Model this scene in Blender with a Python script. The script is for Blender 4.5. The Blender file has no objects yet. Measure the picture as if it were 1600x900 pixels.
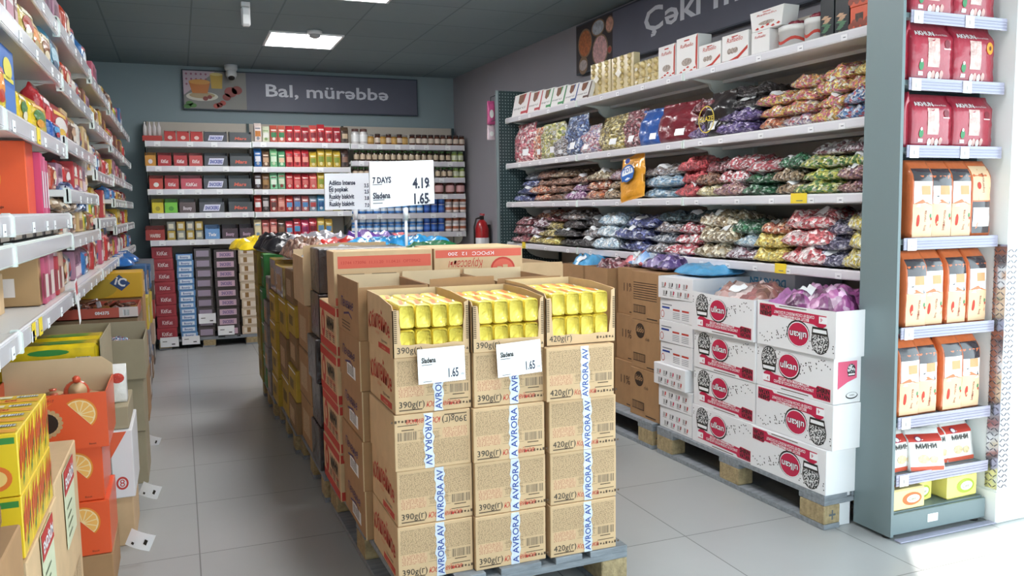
import bpy, math, random
from mathutils import Vector, Matrix, noise

# ------------------------------------------------------------------ camera, world, sun, exposure
FPX, PITCH, ROLL, YAW, CAMH = 1296.9, math.radians(5.580), math.radians(-0.758), math.radians(21.709), 1.315
_cy, _sy = math.cos(YAW), math.sin(YAW)
FWD = Vector((_sy*math.cos(PITCH), _cy*math.cos(PITCH), -math.sin(PITCH)))
_r = Vector((_cy, -_sy, 0)); _u = _r.cross(FWD)
RGT = _r*math.cos(ROLL)+_u*math.sin(ROLL); UPV = -_r*math.sin(ROLL)+_u*math.cos(ROLL)
CAM = Vector((0, 0, CAMH))
sc = bpy.context.scene
COL = sc.collection
cd = bpy.data.cameras.new('camera'); cam = bpy.data.objects.new('camera', cd); COL.objects.link(cam)
cam.matrix_world = Matrix(((RGT.x, UPV.x, -FWD.x, CAM.x), (RGT.y, UPV.y, -FWD.y, CAM.y), (RGT.z, UPV.z, -FWD.z, CAM.z), (0, 0, 0, 1)))
cd.sensor_width = 36; cd.lens = FPX/1600*36; cd.clip_start = .05; cd.clip_end = 100
sc.camera = cam
sc.view_settings.view_transform = 'Standard'; sc.view_settings.look = 'None'; sc.view_settings.gamma = 1
sc.view_settings.use_curve_mapping = False
sc.view_settings.exposure = 0.42
W = bpy.data.worlds.new('daylight'); sc.world = W; W.use_nodes = True
_bg = W.node_tree.nodes['Background']; _bg.inputs[0].default_value = (.76, .93, 1.0, 1); _bg.inputs[1].default_value = 2.9
PANEL_LIGHT = 22.0
sd = bpy.data.lights.new('sun', 'SUN'); sd.energy = 16.0; sd.angle = .01; sd.color = (1, .96, .9)
sun = bpy.data.objects.new('sun', sd); COL.objects.link(sun)
SUN_DIR = Vector((.84, 1, -.768)).normalized()      # the way the light travels: in through the shop front
sun.rotation_euler = SUN_DIR.to_track_quat('-Z', 'Y').to_euler()

def ray(px, py): return RGT*((px-800)/FPX)-UPV*((py-450)/FPX)+FWD
def proj(p):
    q = Vector(p)-CAM; z = q.dot(FWD); return 800+FPX*q.dot(RGT)/z, 450-FPX*q.dot(UPV)/z
def hit(px, py, p0, n):
    r = ray(px, py); return CAM+r*((Vector(p0)-CAM).dot(Vector(n))/r.dot(Vector(n)))
def solve(fn, px, a, b):                                # parameter at which fn(t) is seen at column px
    fa = proj(fn(a))[0]-px
    for _ in range(40):
        m = (a+b)/2; fm = proj(fn(m))[0]-px
        if (fm > 0) == (fa > 0): a = m
        else: b = m
    return (a+b)/2

# ------------------------------------------------------------------ materials
def lin(h):
    h = h.lstrip('#'); c = [int(h[i:i+2], 16)/255 for i in (0, 2, 4)]
    return tuple((x/12.92 if x <= .04045 else ((x+.055)/1.055)**2.4) for x in c)+(1,)
_M = {}
def nd(t, ty, **k):
    n = t.nodes.new(ty)
    for a, b in k.items(): setattr(n, a, b)
    return n
def mat(name, col='#888888', rough=.5, metal=0., coat=0., bump=0., bscale=60, var=0., vscale=8, emit=0., alpha=1., trans=0., spec=.5, stretch=None):
    if name in _M: return _M[name]
    m = bpy.data.materials.new(name); m.use_nodes = True; t = m.node_tree; b = t.nodes['Principled BSDF']
    c = lin(col); b.inputs['Base Color'].default_value = c; b.inputs['Roughness'].default_value = rough
    b.inputs['Metallic'].default_value = metal; b.inputs['Coat Weight'].default_value = coat; b.inputs['Coat Roughness'].default_value = .12
    b.inputs['Specular IOR Level'].default_value = spec
    if emit: b.inputs['Emission Color'].default_value = c; b.inputs['Emission Strength'].default_value = emit
    if alpha < 1: b.inputs['Alpha'].default_value = alpha
    if trans: b.inputs['Transmission Weight'].default_value = trans
    if var or bump:
        tc = nd(t, 'ShaderNodeTexCoord')
        mp = nd(t, 'ShaderNodeMapping')
        if stretch: mp.inputs['Scale'].default_value = stretch
        t.links.new(tc.outputs['Object'], mp.inputs[0])
        if var:
            n = nd(t, 'ShaderNodeTexNoise'); n.inputs['Scale'].default_value = vscale; n.inputs['Detail'].default_value = 4
            t.links.new(mp.outputs[0], n.inputs['Vector'])
            r = nd(t, 'ShaderNodeMapRange'); r.inputs['From Min'].default_value = .3; r.inputs['From Max'].default_value = .7
            r.inputs['To Min'].default_value = 1-var; r.inputs['To Max'].default_value = 1+var
            t.links.new(n.outputs[0], r.inputs[0])
            mx = nd(t, 'ShaderNodeVectorMath', operation='SCALE'); mx.inputs[0].default_value = c[:3]
            t.links.new(r.outputs[0], mx.inputs['Scale']); t.links.new(mx.outputs[0], b.inputs['Base Color'])
        if bump:
            n = nd(t, 'ShaderNodeTexNoise'); n.inputs['Scale'].default_value = bscale; n.inputs['Detail'].default_value = 3
            t.links.new(mp.outputs[0], n.inputs['Vector'])
            bp = nd(t, 'ShaderNodeBump'); bp.inputs['Strength'].default_value = bump; bp.inputs['Distance'].default_value = .01
            t.links.new(n.outputs[0], bp.inputs['Height']); t.links.new(bp.outputs[0], b.inputs['Normal'])
    _M[name] = m; return m
def foil(name, col, **k):
    return mat(name, col, rough=k.pop('rough', .28), coat=.6, bump=k.pop('bump', .7), bscale=k.pop('bscale', 26), var=k.pop('var', .18), vscale=k.pop('vscale', 18), **k)
def candy(cols, scale=48, rough=.3):
    scale = int(scale*1.55)
    name = 'sweets_'+'_'.join(c.strip('#') for c in cols)+'_%d' % scale
    if name in _M: return _M[name]
    m = bpy.data.materials.new(name); m.use_nodes = True; t = m.node_tree; b = t.nodes['Principled BSDF']
    tc = nd(t, 'ShaderNodeTexCoord'); oi = nd(t, 'ShaderNodeObjectInfo')
    ad = nd(t, 'ShaderNodeVectorMath', operation='ADD'); t.links.new(tc.outputs['Object'], ad.inputs[0]); t.links.new(oi.outputs['Random'], ad.inputs[1])
    wn = nd(t, 'ShaderNodeTexNoise'); wn.inputs['Scale'].default_value = 30; t.links.new(ad.outputs[0], wn.inputs['Vector'])
    ms = nd(t, 'ShaderNodeVectorMath', operation='SCALE'); ms.inputs['Scale'].default_value = .012; t.links.new(wn.outputs['Color'], ms.inputs[0])
    a2 = nd(t, 'ShaderNodeVectorMath', operation='ADD'); t.links.new(ad.outputs[0], a2.inputs[0]); t.links.new(ms.outputs[0], a2.inputs[1])
    vo = nd(t, 'ShaderNodeTexVoronoi'); vo.inputs['Scale'].default_value = scale; t.links.new(a2.outputs[0], vo.inputs['Vector'])
    sp = nd(t, 'ShaderNodeSeparateColor'); t.links.new(vo.outputs['Color'], sp.inputs[0])
    rp = nd(t, 'ShaderNodeValToRGB'); rp.color_ramp.interpolation = 'CONSTANT'
    n = len(cols)
    while len(rp.color_ramp.elements) < n: rp.color_ramp.elements.new(.5)
    for i, c in enumerate(cols):
        rp.color_ramp.elements[i].position = i/n; rp.color_ramp.elements[i].color = lin(c)
    t.links.new(sp.outputs[0], rp.inputs[0])
    hs = nd(t, 'ShaderNodeHueSaturation'); t.links.new(rp.outputs[0], hs.inputs['Color'])
    mr = nd(t, 'ShaderNodeMapRange'); mr.inputs['To Min'].default_value = .6; mr.inputs['To Max'].default_value = 1.3; hs.inputs['Saturation'].default_value = .88
    t.links.new(sp.outputs[1], mr.inputs[0]); t.links.new(mr.outputs[0], hs.inputs['Value'])
    t.links.new(hs.outputs[0], b.inputs['Base Color'])
    b.inputs['Roughness'].default_value = rough; b.inputs['Coat Weight'].default_value = .9; b.inputs['Coat Roughness'].default_value = .1
    n2 = nd(t, 'ShaderNodeTexNoise'); n2.inputs['Scale'].default_value = 52; n2.inputs['Detail'].default_value = 4; t.links.new(ad.outputs[0], n2.inputs['Vector'])
    b1 = nd(t, 'ShaderNodeBump'); b1.inputs['Strength'].default_value = .8; b1.inputs['Distance'].default_value = .012; b1.invert = True
    t.links.new(vo.outputs['Distance'], b1.inputs['Height'])
    b2 = nd(t, 'ShaderNodeBump'); b2.inputs['Strength'].default_value = .9; b2.inputs['Distance'].default_value = .012
    t.links.new(n2.outputs[0], b2.inputs['Height']); t.links.new(b1.outputs[0], b2.inputs['Normal'])
    t.links.new(b1.outputs[0], b.inputs['Normal']); t.links.new(b2.outputs[0], b.inputs['Coat Normal'])
    _M[name] = m; return m
def fineprint(name, paper, ink, rows=300, cols=240, amount=.5):
    """lines of small type; UV is in metres"""
    if name in _M: return _M[name]
    m = bpy.data.materials.new(name); m.use_nodes = True; t = m.node_tree; b = t.nodes['Principled BSDF']; b.inputs['Roughness'].default_value = .75
    tc = nd(t, 'ShaderNodeTexCoord'); sx = nd(t, 'ShaderNodeSeparateXYZ'); t.links.new(tc.outputs['UV'], sx.inputs[0])
    my = nd(t, 'ShaderNodeMath', operation='MULTIPLY'); my.inputs[1].default_value = rows; t.links.new(sx.outputs[1], my.inputs[0])
    fy = nd(t, 'ShaderNodeMath', operation='FRACT'); t.links.new(my.outputs[0], fy.inputs[0])
    ly = nd(t, 'ShaderNodeMath', operation='LESS_THAN'); ly.inputs[1].default_value = .55; t.links.new(fy.outputs[0], ly.inputs[0])
    fl = nd(t, 'ShaderNodeMath', operation='FLOOR'); t.links.new(my.outputs[0], fl.inputs[0])
    mx = nd(t, 'ShaderNodeMath', operation='MULTIPLY'); mx.inputs[1].default_value = cols; t.links.new(sx.outputs[0], mx.inputs[0])
    cb = nd(t, 'ShaderNodeCombineXYZ'); t.links.new(mx.outputs[0], cb.inputs[0]); t.links.new(fl.outputs[0], cb.inputs[1])
    no = nd(t, 'ShaderNodeTexNoise'); no.inputs['Scale'].default_value = 1.0; no.inputs['Detail'].default_value = 0; t.links.new(cb.outputs[0], no.inputs['Vector'])
    gt = nd(t, 'ShaderNodeMath', operation='LESS_THAN'); gt.inputs[1].default_value = amount+.03; t.links.new(no.outputs[0], gt.inputs[0])
    ml = nd(t, 'ShaderNodeMath', operation='MULTIPLY'); t.links.new(ly.outputs[0], ml.inputs[0]); t.links.new(gt.outputs[0], ml.inputs[1])
    mi = nd(t, 'ShaderNodeMix', data_type='RGBA'); mi.inputs['A'].default_value = lin(paper); mi.inputs['B'].default_value = lin(ink)
    t.links.new(ml.outputs[0], mi.inputs['Factor']); t.links.new(mi.outputs['Result'], b.inputs['Base Color'])
    _M[name] = m; return m
def gridmat(name, base, line, pitch, lw, ox=0, oy=0, rough=.4, var=.05, coords='Object'):
    """tiles with joints every `pitch` metres along x and y"""
    m = bpy.data.materials.new(name); m.use_nodes = True; t = m.node_tree; b = t.nodes['Principled BSDF']; b.inputs['Roughness'].default_value = rough
    tc = nd(t, 'ShaderNodeTexCoord'); sx = nd(t, 'ShaderNodeSeparateXYZ'); t.links.new(tc.outputs[coords], sx.inputs[0])
    outs = []; cells = []
    for k, o in ((0, ox), (1, oy)):
        a = nd(t, 'ShaderNodeMath', operation='SUBTRACT'); a.inputs[1].default_value = o; t.links.new(sx.outputs[k], a.inputs[0])
        d = nd(t, 'ShaderNodeMath', operation='DIVIDE'); d.inputs[1].default_value = pitch; t.links.new(a.outputs[0], d.inputs[0])
        p = nd(t, 'ShaderNodeMath', operation='PINGPONG'); p.inputs[1].default_value = .5; t.links.new(d.outputs[0], p.inputs[0])
        l = nd(t, 'ShaderNodeMath', operation='LESS_THAN'); l.inputs[1].default_value = lw/pitch/2; t.links.new(p.outputs[0], l.inputs[0])
        outs.append(l); f = nd(t, 'ShaderNodeMath', operation='FLOOR'); t.links.new(d.outputs[0], f.inputs[0]); cells.append(f)
    mxm = nd(t, 'ShaderNodeMath', operation='MAXIMUM'); t.links.new(outs[0].outputs[0], mxm.inputs[0]); t.links.new(outs[1].outputs[0], mxm.inputs[1])
    cb = nd(t, 'ShaderNodeCombineXYZ'); t.links.new(cells[0].outputs[0], cb.inputs[0]); t.links.new(cells[1].outputs[0], cb.inputs[1])
    wn = nd(t, 'ShaderNodeTexWhiteNoise'); t.links.new(cb.outputs[0], wn.inputs['Vector'])
    no = nd(t, 'ShaderNodeTexNoise'); no.inputs['Scale'].default_value = 9; no.inputs['Detail'].default_value = 6; t.links.new(tc.outputs[coords], no.inputs['Vector'])
    sm = nd(t, 'ShaderNodeMath', operation='ADD'); t.links.new(wn.outputs['Value'], sm.inputs[0]); t.links.new(no.outputs[0], sm.inputs[1])
    mr = nd(t, 'ShaderNodeMapRange'); mr.inputs['From Max'].default_value = 2; mr.inputs['To Min'].default_value = 1-var; mr.inputs['To Max'].default_value = 1+var
    t.links.new(sm.outputs[0], mr.inputs[0])
    vm = nd(t, 'ShaderNodeVectorMath', operation='SCALE'); vm.inputs[0].default_value = lin(base)[:3]; t.links.new(mr.outputs[0], vm.inputs['Scale'])
    mi = nd(t, 'ShaderNodeMix', data_type='RGBA'); t.links.new(vm.outputs[0], mi.inputs['A']); mi.inputs['B'].default_value = lin(line)
    t.links.new(mxm.outputs[0], mi.inputs['Factor']); t.links.new(mi.outputs['Result'], b.inputs['Base Color'])
    _M[name] = m; return m

# ------------------------------------------------------------------ mesh builder
_TXT = {}
def text_geo(s, bold=0., shear=0.):
    key = (s, bold, shear)
    if key in _TXT: return _TXT[key]
    if 'ə' in s:                                       # turned e, set from the same face
        plain = text_geo(s.replace('ə', 'e'), bold, shear); vs = list(plain[0]); fs = list(plain[1])
        par = list(range(len(vs)))
        def find(i):
            while par[i] != i: par[i] = par[par[i]]; i = par[i]
            return i
        for f in fs:
            for i in f[1:]: par[find(i)] = find(f[0])
        comp = {}
        for i in range(len(vs)): comp.setdefault(find(i), []).append(i)
        for k, ch in enumerate(s):
            if ch != 'ə': continue
            a = text_geo(s[:k].replace('ə', 'e')+'e', bold, shear)[3]; ew = text_geo('e', bold, shear); w = ew[3]-ew[2]
            for ids in comp.values():
                cx0 = min(vs[i][0] for i in ids); cx1 = max(vs[i][0] for i in ids)
                if abs(cx1-a) < .12*w+.03 and cx1-cx0 > w*.6:
                    cy0 = min(vs[i][1] for i in ids); cy1 = max(vs[i][1] for i in ids)
                    for i in ids: vs[i] = (cx0+cx1-vs[i][0], cy0+cy1-vs[i][1], 0)
        _TXT[key] = (vs, fs)+plain[2:]; return _TXT[key]
    c = bpy.data.curves.new('lettering', 'FONT'); c.body = s; c.size = 1; c.resolution_u = 2; c.offset = bold; c.shear = shear
    o = bpy.data.objects.new('lettering', c); COL.objects.link(o)
    dg = bpy.context.evaluated_depsgraph_get(); me = bpy.data.meshes.new_from_object(o.evaluated_get(dg))
    vs = [tuple(v.co) for v in me.vertices]; fs = [tuple(p.vertices) for p in me.polygons]
    bpy.data.objects.remove(o); bpy.data.curves.remove(c); bpy.data.meshes.remove(me)
    if vs:
        x0 = min(v[0] for v in vs); x1 = max(v[0] for v in vs); y1 = max(v[1] for v in vs); y0 = min(v[1] for v in vs)
    else: x0 = x1 = y0 = y1 = 0
    _TXT[key] = (vs, fs, x0, x1, y0, y1); return _TXT[key]

class MB:
    def __init__(s): s.v = []; s.f = []; s.m = []; s.uv = []; s.mats = []; s.sm = []
    def mi(s, m):
        if m not in s.mats: s.mats.append(m)
        return s.mats.index(m)
    def add(s, vs, fs, m, uvs=None, smooth=False):
        o = len(s.v); k = s.mi(m); s.v += [tuple(v) for v in vs]
        for i, f in enumerate(fs):
            s.f.append(tuple(o+j for j in f)); s.m.append(k); s.sm.append(smooth)
            s.uv.append(uvs[i] if uvs else [(0, 0)]*len(f))
        return s
    def quad(s, o, ex, ey, w, h, m, off=0):
        """rectangle at corner o, spanned by unit vectors ex, ey; UV in metres"""
        ex = Vector(ex); ey = Vector(ey); o = Vector(o)+ex.cross(ey)*off
        return s.add([o, o+ex*w, o+ex*w+ey*h, o+ey*h], [(0, 1, 2, 3)], m, [[(0, 0), (w, 0), (w, h), (0, h)]])
    def box(s, x0, x1, y0, y1, z0, z1, m, c=0., mats=None):
        X = (x0, x1); Y = (y0, y1); Z = (z0, z1); c = min(c, (x1-x0)/2.01, (y1-y0)/2.01, (z1-z0)/2.01)
        if c <= 0:
            vs = [(X[i], Y[j], Z[k]) for k in (0, 1) for j in (0, 1) for i in (0, 1)]
            fs = [(0, 2, 3, 1), (4, 5, 7, 6), (0, 1, 5, 4), (2, 6, 7, 3), (0, 4, 6, 2), (1, 3, 7, 5)]
            ax = [(0, 1), (0, 1), (0, 2), (0, 2), (1, 2), (1, 2)]
            uv = [[(vs[i][a]-(x0, y0, z0)[a], vs[i][b]-(x0, y0, z0)[b]) for i in f] for f, (a, b) in zip(fs, ax)]
            return s.add(vs, fs, m, uv)
        vs = []; ix = {}
        for i in (0, 1):
            for j in (0, 1):
                for k in (0, 1):
                    p = [X[i], Y[j], Z[k]]; d = [1 if q == 0 else -1 for q in (i, j, k)]
                    for a in range(3):
                        q = [p[t]+(d[t]*c if t != a else 0) for t in range(3)]; ix[(i, j, k, a)] = len(vs); vs.append(q)
        fs = []
        for a in range(3):
            b, d = (a+1) % 3, (a+2) % 3
            for e in (0, 1):
                def id_(p, q):
                    t = [0, 0, 0]; t[a] = e; t[b] = p; t[d] = q; return ix[(t[0], t[1], t[2], a)]
                f = [id_(0, 0), id_(1, 0), id_(1, 1), id_(0, 1)]; fs.append(f if e else f[::-1])
            for p in (0, 1):
                for q in (0, 1):
                    def e2(r, w):
                        t = [0, 0, 0]; t[a] = r; t[b] = p; t[d] = q; return ix[(t[0], t[1], t[2], w)]
                    f = [e2(0, b), e2(1, b), e2(1, d), e2(0, d)]; fs.append(f if (p == q) else f[::-1])
        for i in (0, 1):
            for j in (0, 1):
                for k in (0, 1):
                    f = [ix[(i, j, k, a)] for a in range(3)]; fs.append(f if (i+j+k) % 2 else f[::-1])
        uv = [[(vs[i][0]-x0+vs[i][1]-y0, vs[i][2]-z0) for i in f] for f in fs]
        return s.add(vs, fs, m, uv)
    def prism(s, pts, th, m):
        """polygon pts (3D, in order) extruded by vector th"""
        n = len(pts); th = Vector(th); vs = [Vector(p) for p in pts]+[Vector(p)+th for p in pts]
        nrm = Vector((0, 0, 0))
        for i in range(n): nrm += Vector(pts[i]).cross(Vector(pts[(i+1) % n]))
        fs = [tuple(range(n))[::-1], tuple(range(n, 2*n))]+[(i, (i+1) % n, n+(i+1) % n, n+i) for i in range(n)]
        if nrm.dot(th) < 0: fs = [f[::-1] for f in fs]
        return s.add(vs, fs, m)
    def lathe(s, prof, m, seg=14, c=(0, 0, 0), smooth=True, mats=None):
        vs = []; fs = []
        for r, z in prof:
            for k in range(seg):
                a = 2*math.pi*k/seg; vs.append((c[0]+r*math.cos(a), c[1]+r*math.sin(a), c[2]+z))
        for i in range(len(prof)-1):
            for k in range(seg):
                k2 = (k+1) % seg; fs.append((i*seg+k, i*seg+k2, (i+1)*seg+k2, (i+1)*seg+k))
        fs.append(tuple(range(seg))[::-1]); fs.append(tuple((len(prof)-1)*seg+k for k in range(seg)))
        if mats:
            for i in range(len(prof)-1): s.add(vs, fs[i*seg:(i+1)*seg], mats[i], smooth=smooth)
            s.add(vs, [fs[-2]], mats[0]); return s.add(vs, [fs[-1]], mats[-1])
        return s.add(vs, fs, m, smooth=smooth)
    def tube(s, pts, r, m, seg=8):
        pts = [Vector(p) for p in pts]; vs = []; fs = []
        for i, p in enumerate(pts):
            d = (pts[min(i+1, len(pts)-1)]-pts[max(i-1, 0)]).normalized(); a = d.orthogonal().normalized(); b = d.cross(a)
            if i and (a.dot(pa) < .5): 
                a = (pa-d*pa.dot(d)).normalized(); b = d.cross(a)
            pa = a
            for k in range(seg):
                t = 2*math.pi*k/seg; vs.append(p+(a*math.cos(t)+b*math.sin(t))*r)
        for i in range(len(pts)-1):
            for k in range(seg): fs.append((i*seg+k, i*seg+(k+1) % seg, (i+1)*seg+(k+1) % seg, (i+1)*seg+k))
        fs += [tuple(range(seg))[::-1], tuple((len(pts)-1)*seg+k for k in range(seg))]
        return s.add(vs, fs, m, smooth=True)
    def disc(s, o, ex, ey, rx, ry, m, off=0, seg=20, a0=0, a1=2*math.pi):
        ex = Vector(ex); ey = Vector(ey); o = Vector(o)+ex.cross(ey)*off
        full = a1-a0 > 6.28; n = seg if full else seg+1
        vs = [o+ex*rx*math.cos(a0+(a1-a0)*k/seg)+ey*ry*math.sin(a0+(a1-a0)*k/seg) for k in range(n)]
        return s.add(vs, [tuple(range(len(vs)))], m)
    def poly(s, pts2, o, ex, ey, m, off=0):
        ex = Vector(ex); ey = Vector(ey); o = Vector(o)+ex.cross(ey)*off
        ar = sum(pts2[i][0]*pts2[(i+1) % len(pts2)][1]-pts2[(i+1) % len(pts2)][0]*pts2[i][1] for i in range(len(pts2)))
        if ar < 0: pts2 = pts2[::-1]
        return s.add([o+ex*a+ey*b for a, b in pts2], [tuple(range(len(pts2)))], m)
    def text(s, st, o, ex, ey, h, m, off=.0008, align='l', width=None, bold=0., shear=0., sx=1., warp=None):
        vs, fs, x0, x1, y0, y1 = text_geo(st, bold, shear)
        if not vs: return s
        ex = Vector(ex); ey = Vector(ey); o = Vector(o)+ex.cross(ey)*off
        k = h/.72; kx = k*sx if width is None else width/(x1-x0)
        ax = {'l': x0, 'c': (x0+x1)/2, 'r': x1}[align]
        if warp: P = [warp((v[0]-ax)*kx, v[1]*k) for v in vs]
        else: P = [o+ex*((v[0]-ax)*kx)+ey*(v[1]*k) for v in vs]
        return s.add(P, fs, m)
    def build(s, name, parent=None, loc=None, rot=None):
        me = bpy.data.meshes.new(name); me.from_pydata(s.v, [], s.f)
        for m in s.mats: me.materials.append(m)
        me.polygons.foreach_set('material_index', s.m); me.polygons.foreach_set('use_smooth', s.sm)
        uv = me.uv_layers.new(name='UVMap'); uv.data.foreach_set('uv', [c for f in s.uv for p in f for c in p])
        me.update()
        o = bpy.data.objects.new(name, me); COL.objects.link(o)
        if parent: o.parent = parent
        if loc is not None: o.location = loc
        if rot is not None: o.rotation_euler = rot
        return o

# ------------------------------------------------------------------ naming
def tag(o, label, cat, group=None):
    o['label'] = label; o['category'] = cat
    if group: o['group'] = group
    return o
def thing(name, label, cat, loc=(0, 0, 0), rz=0., group=None, rot=None):
    o = bpy.data.objects.new(name, None); COL.objects.link(o); o.location = loc; o.rotation_euler = rot or (0, 0, rz); o.empty_display_size = .05
    return tag(o, label, cat, group)
def struct(o): o['kind'] = 'structure'; return o
def dup(root, label, loc, rz=0., group=None, rot=None, scale=None):
    r = root.copy(); COL.objects.link(r); r.location = loc; r.rotation_euler = rot or (0, 0, rz); r['label'] = label
    if scale: r.scale = scale
    if group: r['group'] = group
    for ch in list(root.children):
        c = ch.copy(); COL.objects.link(c); c.parent = r
        for g in ch.children:
            d = g.copy(); COL.objects.link(d); d.parent = c
    return r
class Proto:
    """first placement uses the object itself, later ones copy it"""
    def __init__(s, root): s.root = root; s.used = False
    def put(s, label, loc, rz=0., group=None, rot=None, scale=None):
        if s.used: return dup(s.root, label, loc, rz, group, rot, scale)
        s.used = True; r = s.root; r.location = loc; r.rotation_euler = rot or (0, 0, rz); r['label'] = label
        if group: r['group'] = group
        if scale: r.scale = scale
        return r
ORD = ['', 'first', 'second', 'third', 'fourth', 'fifth', 'sixth', 'seventh', 'eighth', 'ninth', 'tenth', 'eleventh', 'twelfth', 'thirteenth',
       'fourteenth', 'fifteenth', 'sixteenth', 'seventeenth', 'eighteenth', 'nineteenth', 'twentieth', 'twenty-first', 'twenty-second', 'twenty-third', 'twenty-fourth', 'twenty-fifth', 'twenty-sixth', 'twenty-seventh']
EX, EY, EZ = Vector((1, 0, 0)), Vector((0, 1, 0)), Vector((0, 0, 1))

# ------------------------------------------------------------------ common materials
CARD = mat('cardboard', '#D2B189', .8, var=.06, vscale=14)
CARDD = mat('cardboard_brown', '#A9825B', .8, var=.07, vscale=14)
CARDIN = mat('cardboard_inside', '#DBC29C', .85, var=.05)
CARDG = mat('cardboard_grey', '#A79A80', .85, var=.05)
INK = mat('ink_black', '#26231F', .6)
INKB = mat('ink_brown', '#5B4632', .7)
RED = mat('print_red', '#C23A2C', .6)
REDP = mat('print_pale_red', '#D8735A', .7)
PURPLE = mat('print_purple', '#564166', .7)
WHITE = mat('paper_white', '#F1F1F3', .55)
NAVY = mat('print_navy', '#2A4596', .5)
SHELF = mat('shelf_white', '#E6E4E2', .38, coat=.1)
SHELFG = mat('shelf_underside', '#D5DAD4', .5)
RAIL = mat('price_rail', '#E4E1E4', .3, coat=.4)
CAPM = mat('rail_end_cap', '#E9F1EC', .35)
BACKP = mat('back_panel', '#C9BFB2', .6)
STEEL = mat('grey_steel', '#758487', .42)
STEELD = mat('dark_green_steel', '#33474A', .5)
SIGNG = mat('sign_grey', '#5F6070', .5, var=.1, vscale=2)
SIGNT = mat('sign_letters', '#DADBE4', .4)
WOODG = mat('pallet_wood', '#868B91', .85, var=.22, vscale=10, bump=.3, bscale=40, stretch=(1, 6, 6))
CHIP = mat('pallet_chipboard', '#A5916D', .9, var=.25, vscale=50, bump=.5, bscale=120)
FILM = mat('clear_film', '#DDE6EA', .15, alpha=.45, coat=.8)

# ------------------------------------------------------------------ room
BACKY, CEIL = 8.97, 2.745
LEFTX = -.98
WN0, WN1 = Vector((2.90, 8.98, 0)), Vector((3.125, 2.36, 0))
FLOORM = gridmat('floor_tiles', '#A8A9A9', '#717170', .6, .005, .011, 3.318, rough=.32, var=.05)
CEILM = gridmat('ceiling_tiles', '#7E8E92', '#66757A', .6, .012, .75, 7.03, rough=.8, var=.06)
WALLB = mat('wall_blue_grey', '#93A3A8', .7, var=.02, vscale=1.5)
WALLR = mat('wall_warm_grey', '#97959C', .7, var=.02, vscale=1.5)
FRONTY = -.75
def plane_obj(name, pts, m, th):
    b = MB(); b.prism(pts, th, m); return struct(b.build(name))
plane_obj('floor', [(-1.4, FRONTY-2.5, 0), (6, FRONTY-2.5, 0), (6, 9.3, 0), (-1.4, 9.3, 0)], FLOORM, (0, 0, -.1))
plane_obj('ceiling', [(-1.4, FRONTY, CEIL), (5.2, FRONTY, CEIL), (5.2, 9.3, CEIL), (-1.4, 9.3, CEIL)], CEILM, (0, 0, .12))
plane_obj('wall_back', [(-1.4, BACKY, 0), (3.3, BACKY, 0), (3.3, BACKY, CEIL), (-1.4, BACKY, CEIL)], WALLB, (0, .12, 0))
plane_obj('wall_left', [(LEFTX, FRONTY, 0), (LEFTX, BACKY, 0), (LEFTX, BACKY, CEIL), (LEFTX, FRONTY, CEIL)], WALLB, (-.12, 0, 0))
plane_obj('wall_right', [(WN1.x, WN1.y+.3, 0), (WN0.x, WN0.y, 0), (WN0.x, WN0.y, CEIL), (WN1.x, WN1.y+.3, CEIL)], WALLR, (.12, 0, 0))
# unseen shop front behind the camera, its header and side placed to cut the sunlight
plane_obj('wall_front', [(-1.4, FRONTY, 2.42), (5.2, FRONTY, 2.42), (5.2, FRONTY, CEIL+.12), (-1.4, FRONTY, CEIL+.12)], WALLB, (0, -.12, 0))
plane_obj('wall_sun_block', [(-1.4, FRONTY, 0), (-.12, FRONTY, 0), (-.12, FRONTY, 2.42), (-1.4, FRONTY, 2.42)], WALLB, (0, -.12, 0))  # unseen wall piece, added to block the sun left of the opening
PLASTER = mat('white_plaster', '#EDF1EF', .6)
# white column beside the end unit, its plinth and tread plate corner guard
b = MB(); b.box(3.045, 3.75, 2.33, 2.66, 0, CEIL, PLASTER); struct(b.build('wall_column'))
b = MB(); b.box(3.035, 3.76, 2.32, 2.67, 0, .13, PLASTER, .003); struct(b.build('baseboard_column'))
plane_obj('baseboard_back', [(-1.0, BACKY, 0), (3.0, BACKY, 0), (3.0, BACKY, .08), (-1.0, BACKY, .08)], WALLB, (0, -.012, 0))
TREAD = mat('tread_plate', '#C9C9CE', .25, metal=.9)
TREADB = mat('tread_bars', '#77767E', .3, metal=.9)
g = thing('corner_guard', 'shiny diamond tread plate guarding the corner of the white column', 'corner guard', (3.045, 2.33, .14))
b = MB(); b.box(-.002, .055, -.004, -.0005, 0, 1.0, TREAD); b.box(-.004, -.0005, -.004, .05, 0, 1.0, TREAD); b.build('plate', g)
b = MB(); random.seed(3)
for k in range(46):
    for j in range(3):
        a = .7 if (k+j) % 2 else -.7; cx = .009+.018*j; cz = .012+k*.0214
        d = Vector((math.cos(a), 0, math.sin(a))); n = Vector((-d.z, 0, d.x)); c = Vector((cx, -.004, cz))
        b.prism([c-d*.008-n*.0016, c+d*.008-n*.0016, c+d*.008+n*.0016, c-d*.008+n*.0016], (0, -.0015, 0), TREADB)
        d = Vector((0, math.cos(a), math.sin(a))); n = Vector((0, -d.z, d.y)); c = Vector((-.004, cx, cz))
        b.prism([c-d*.008-n*.0016, c+d*.008-n*.0016, c+d*.008+n*.0016, c-d*.008+n*.0016], (-.0015, 0, 0), TREADB)
b.build('raised_bars', g)

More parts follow.
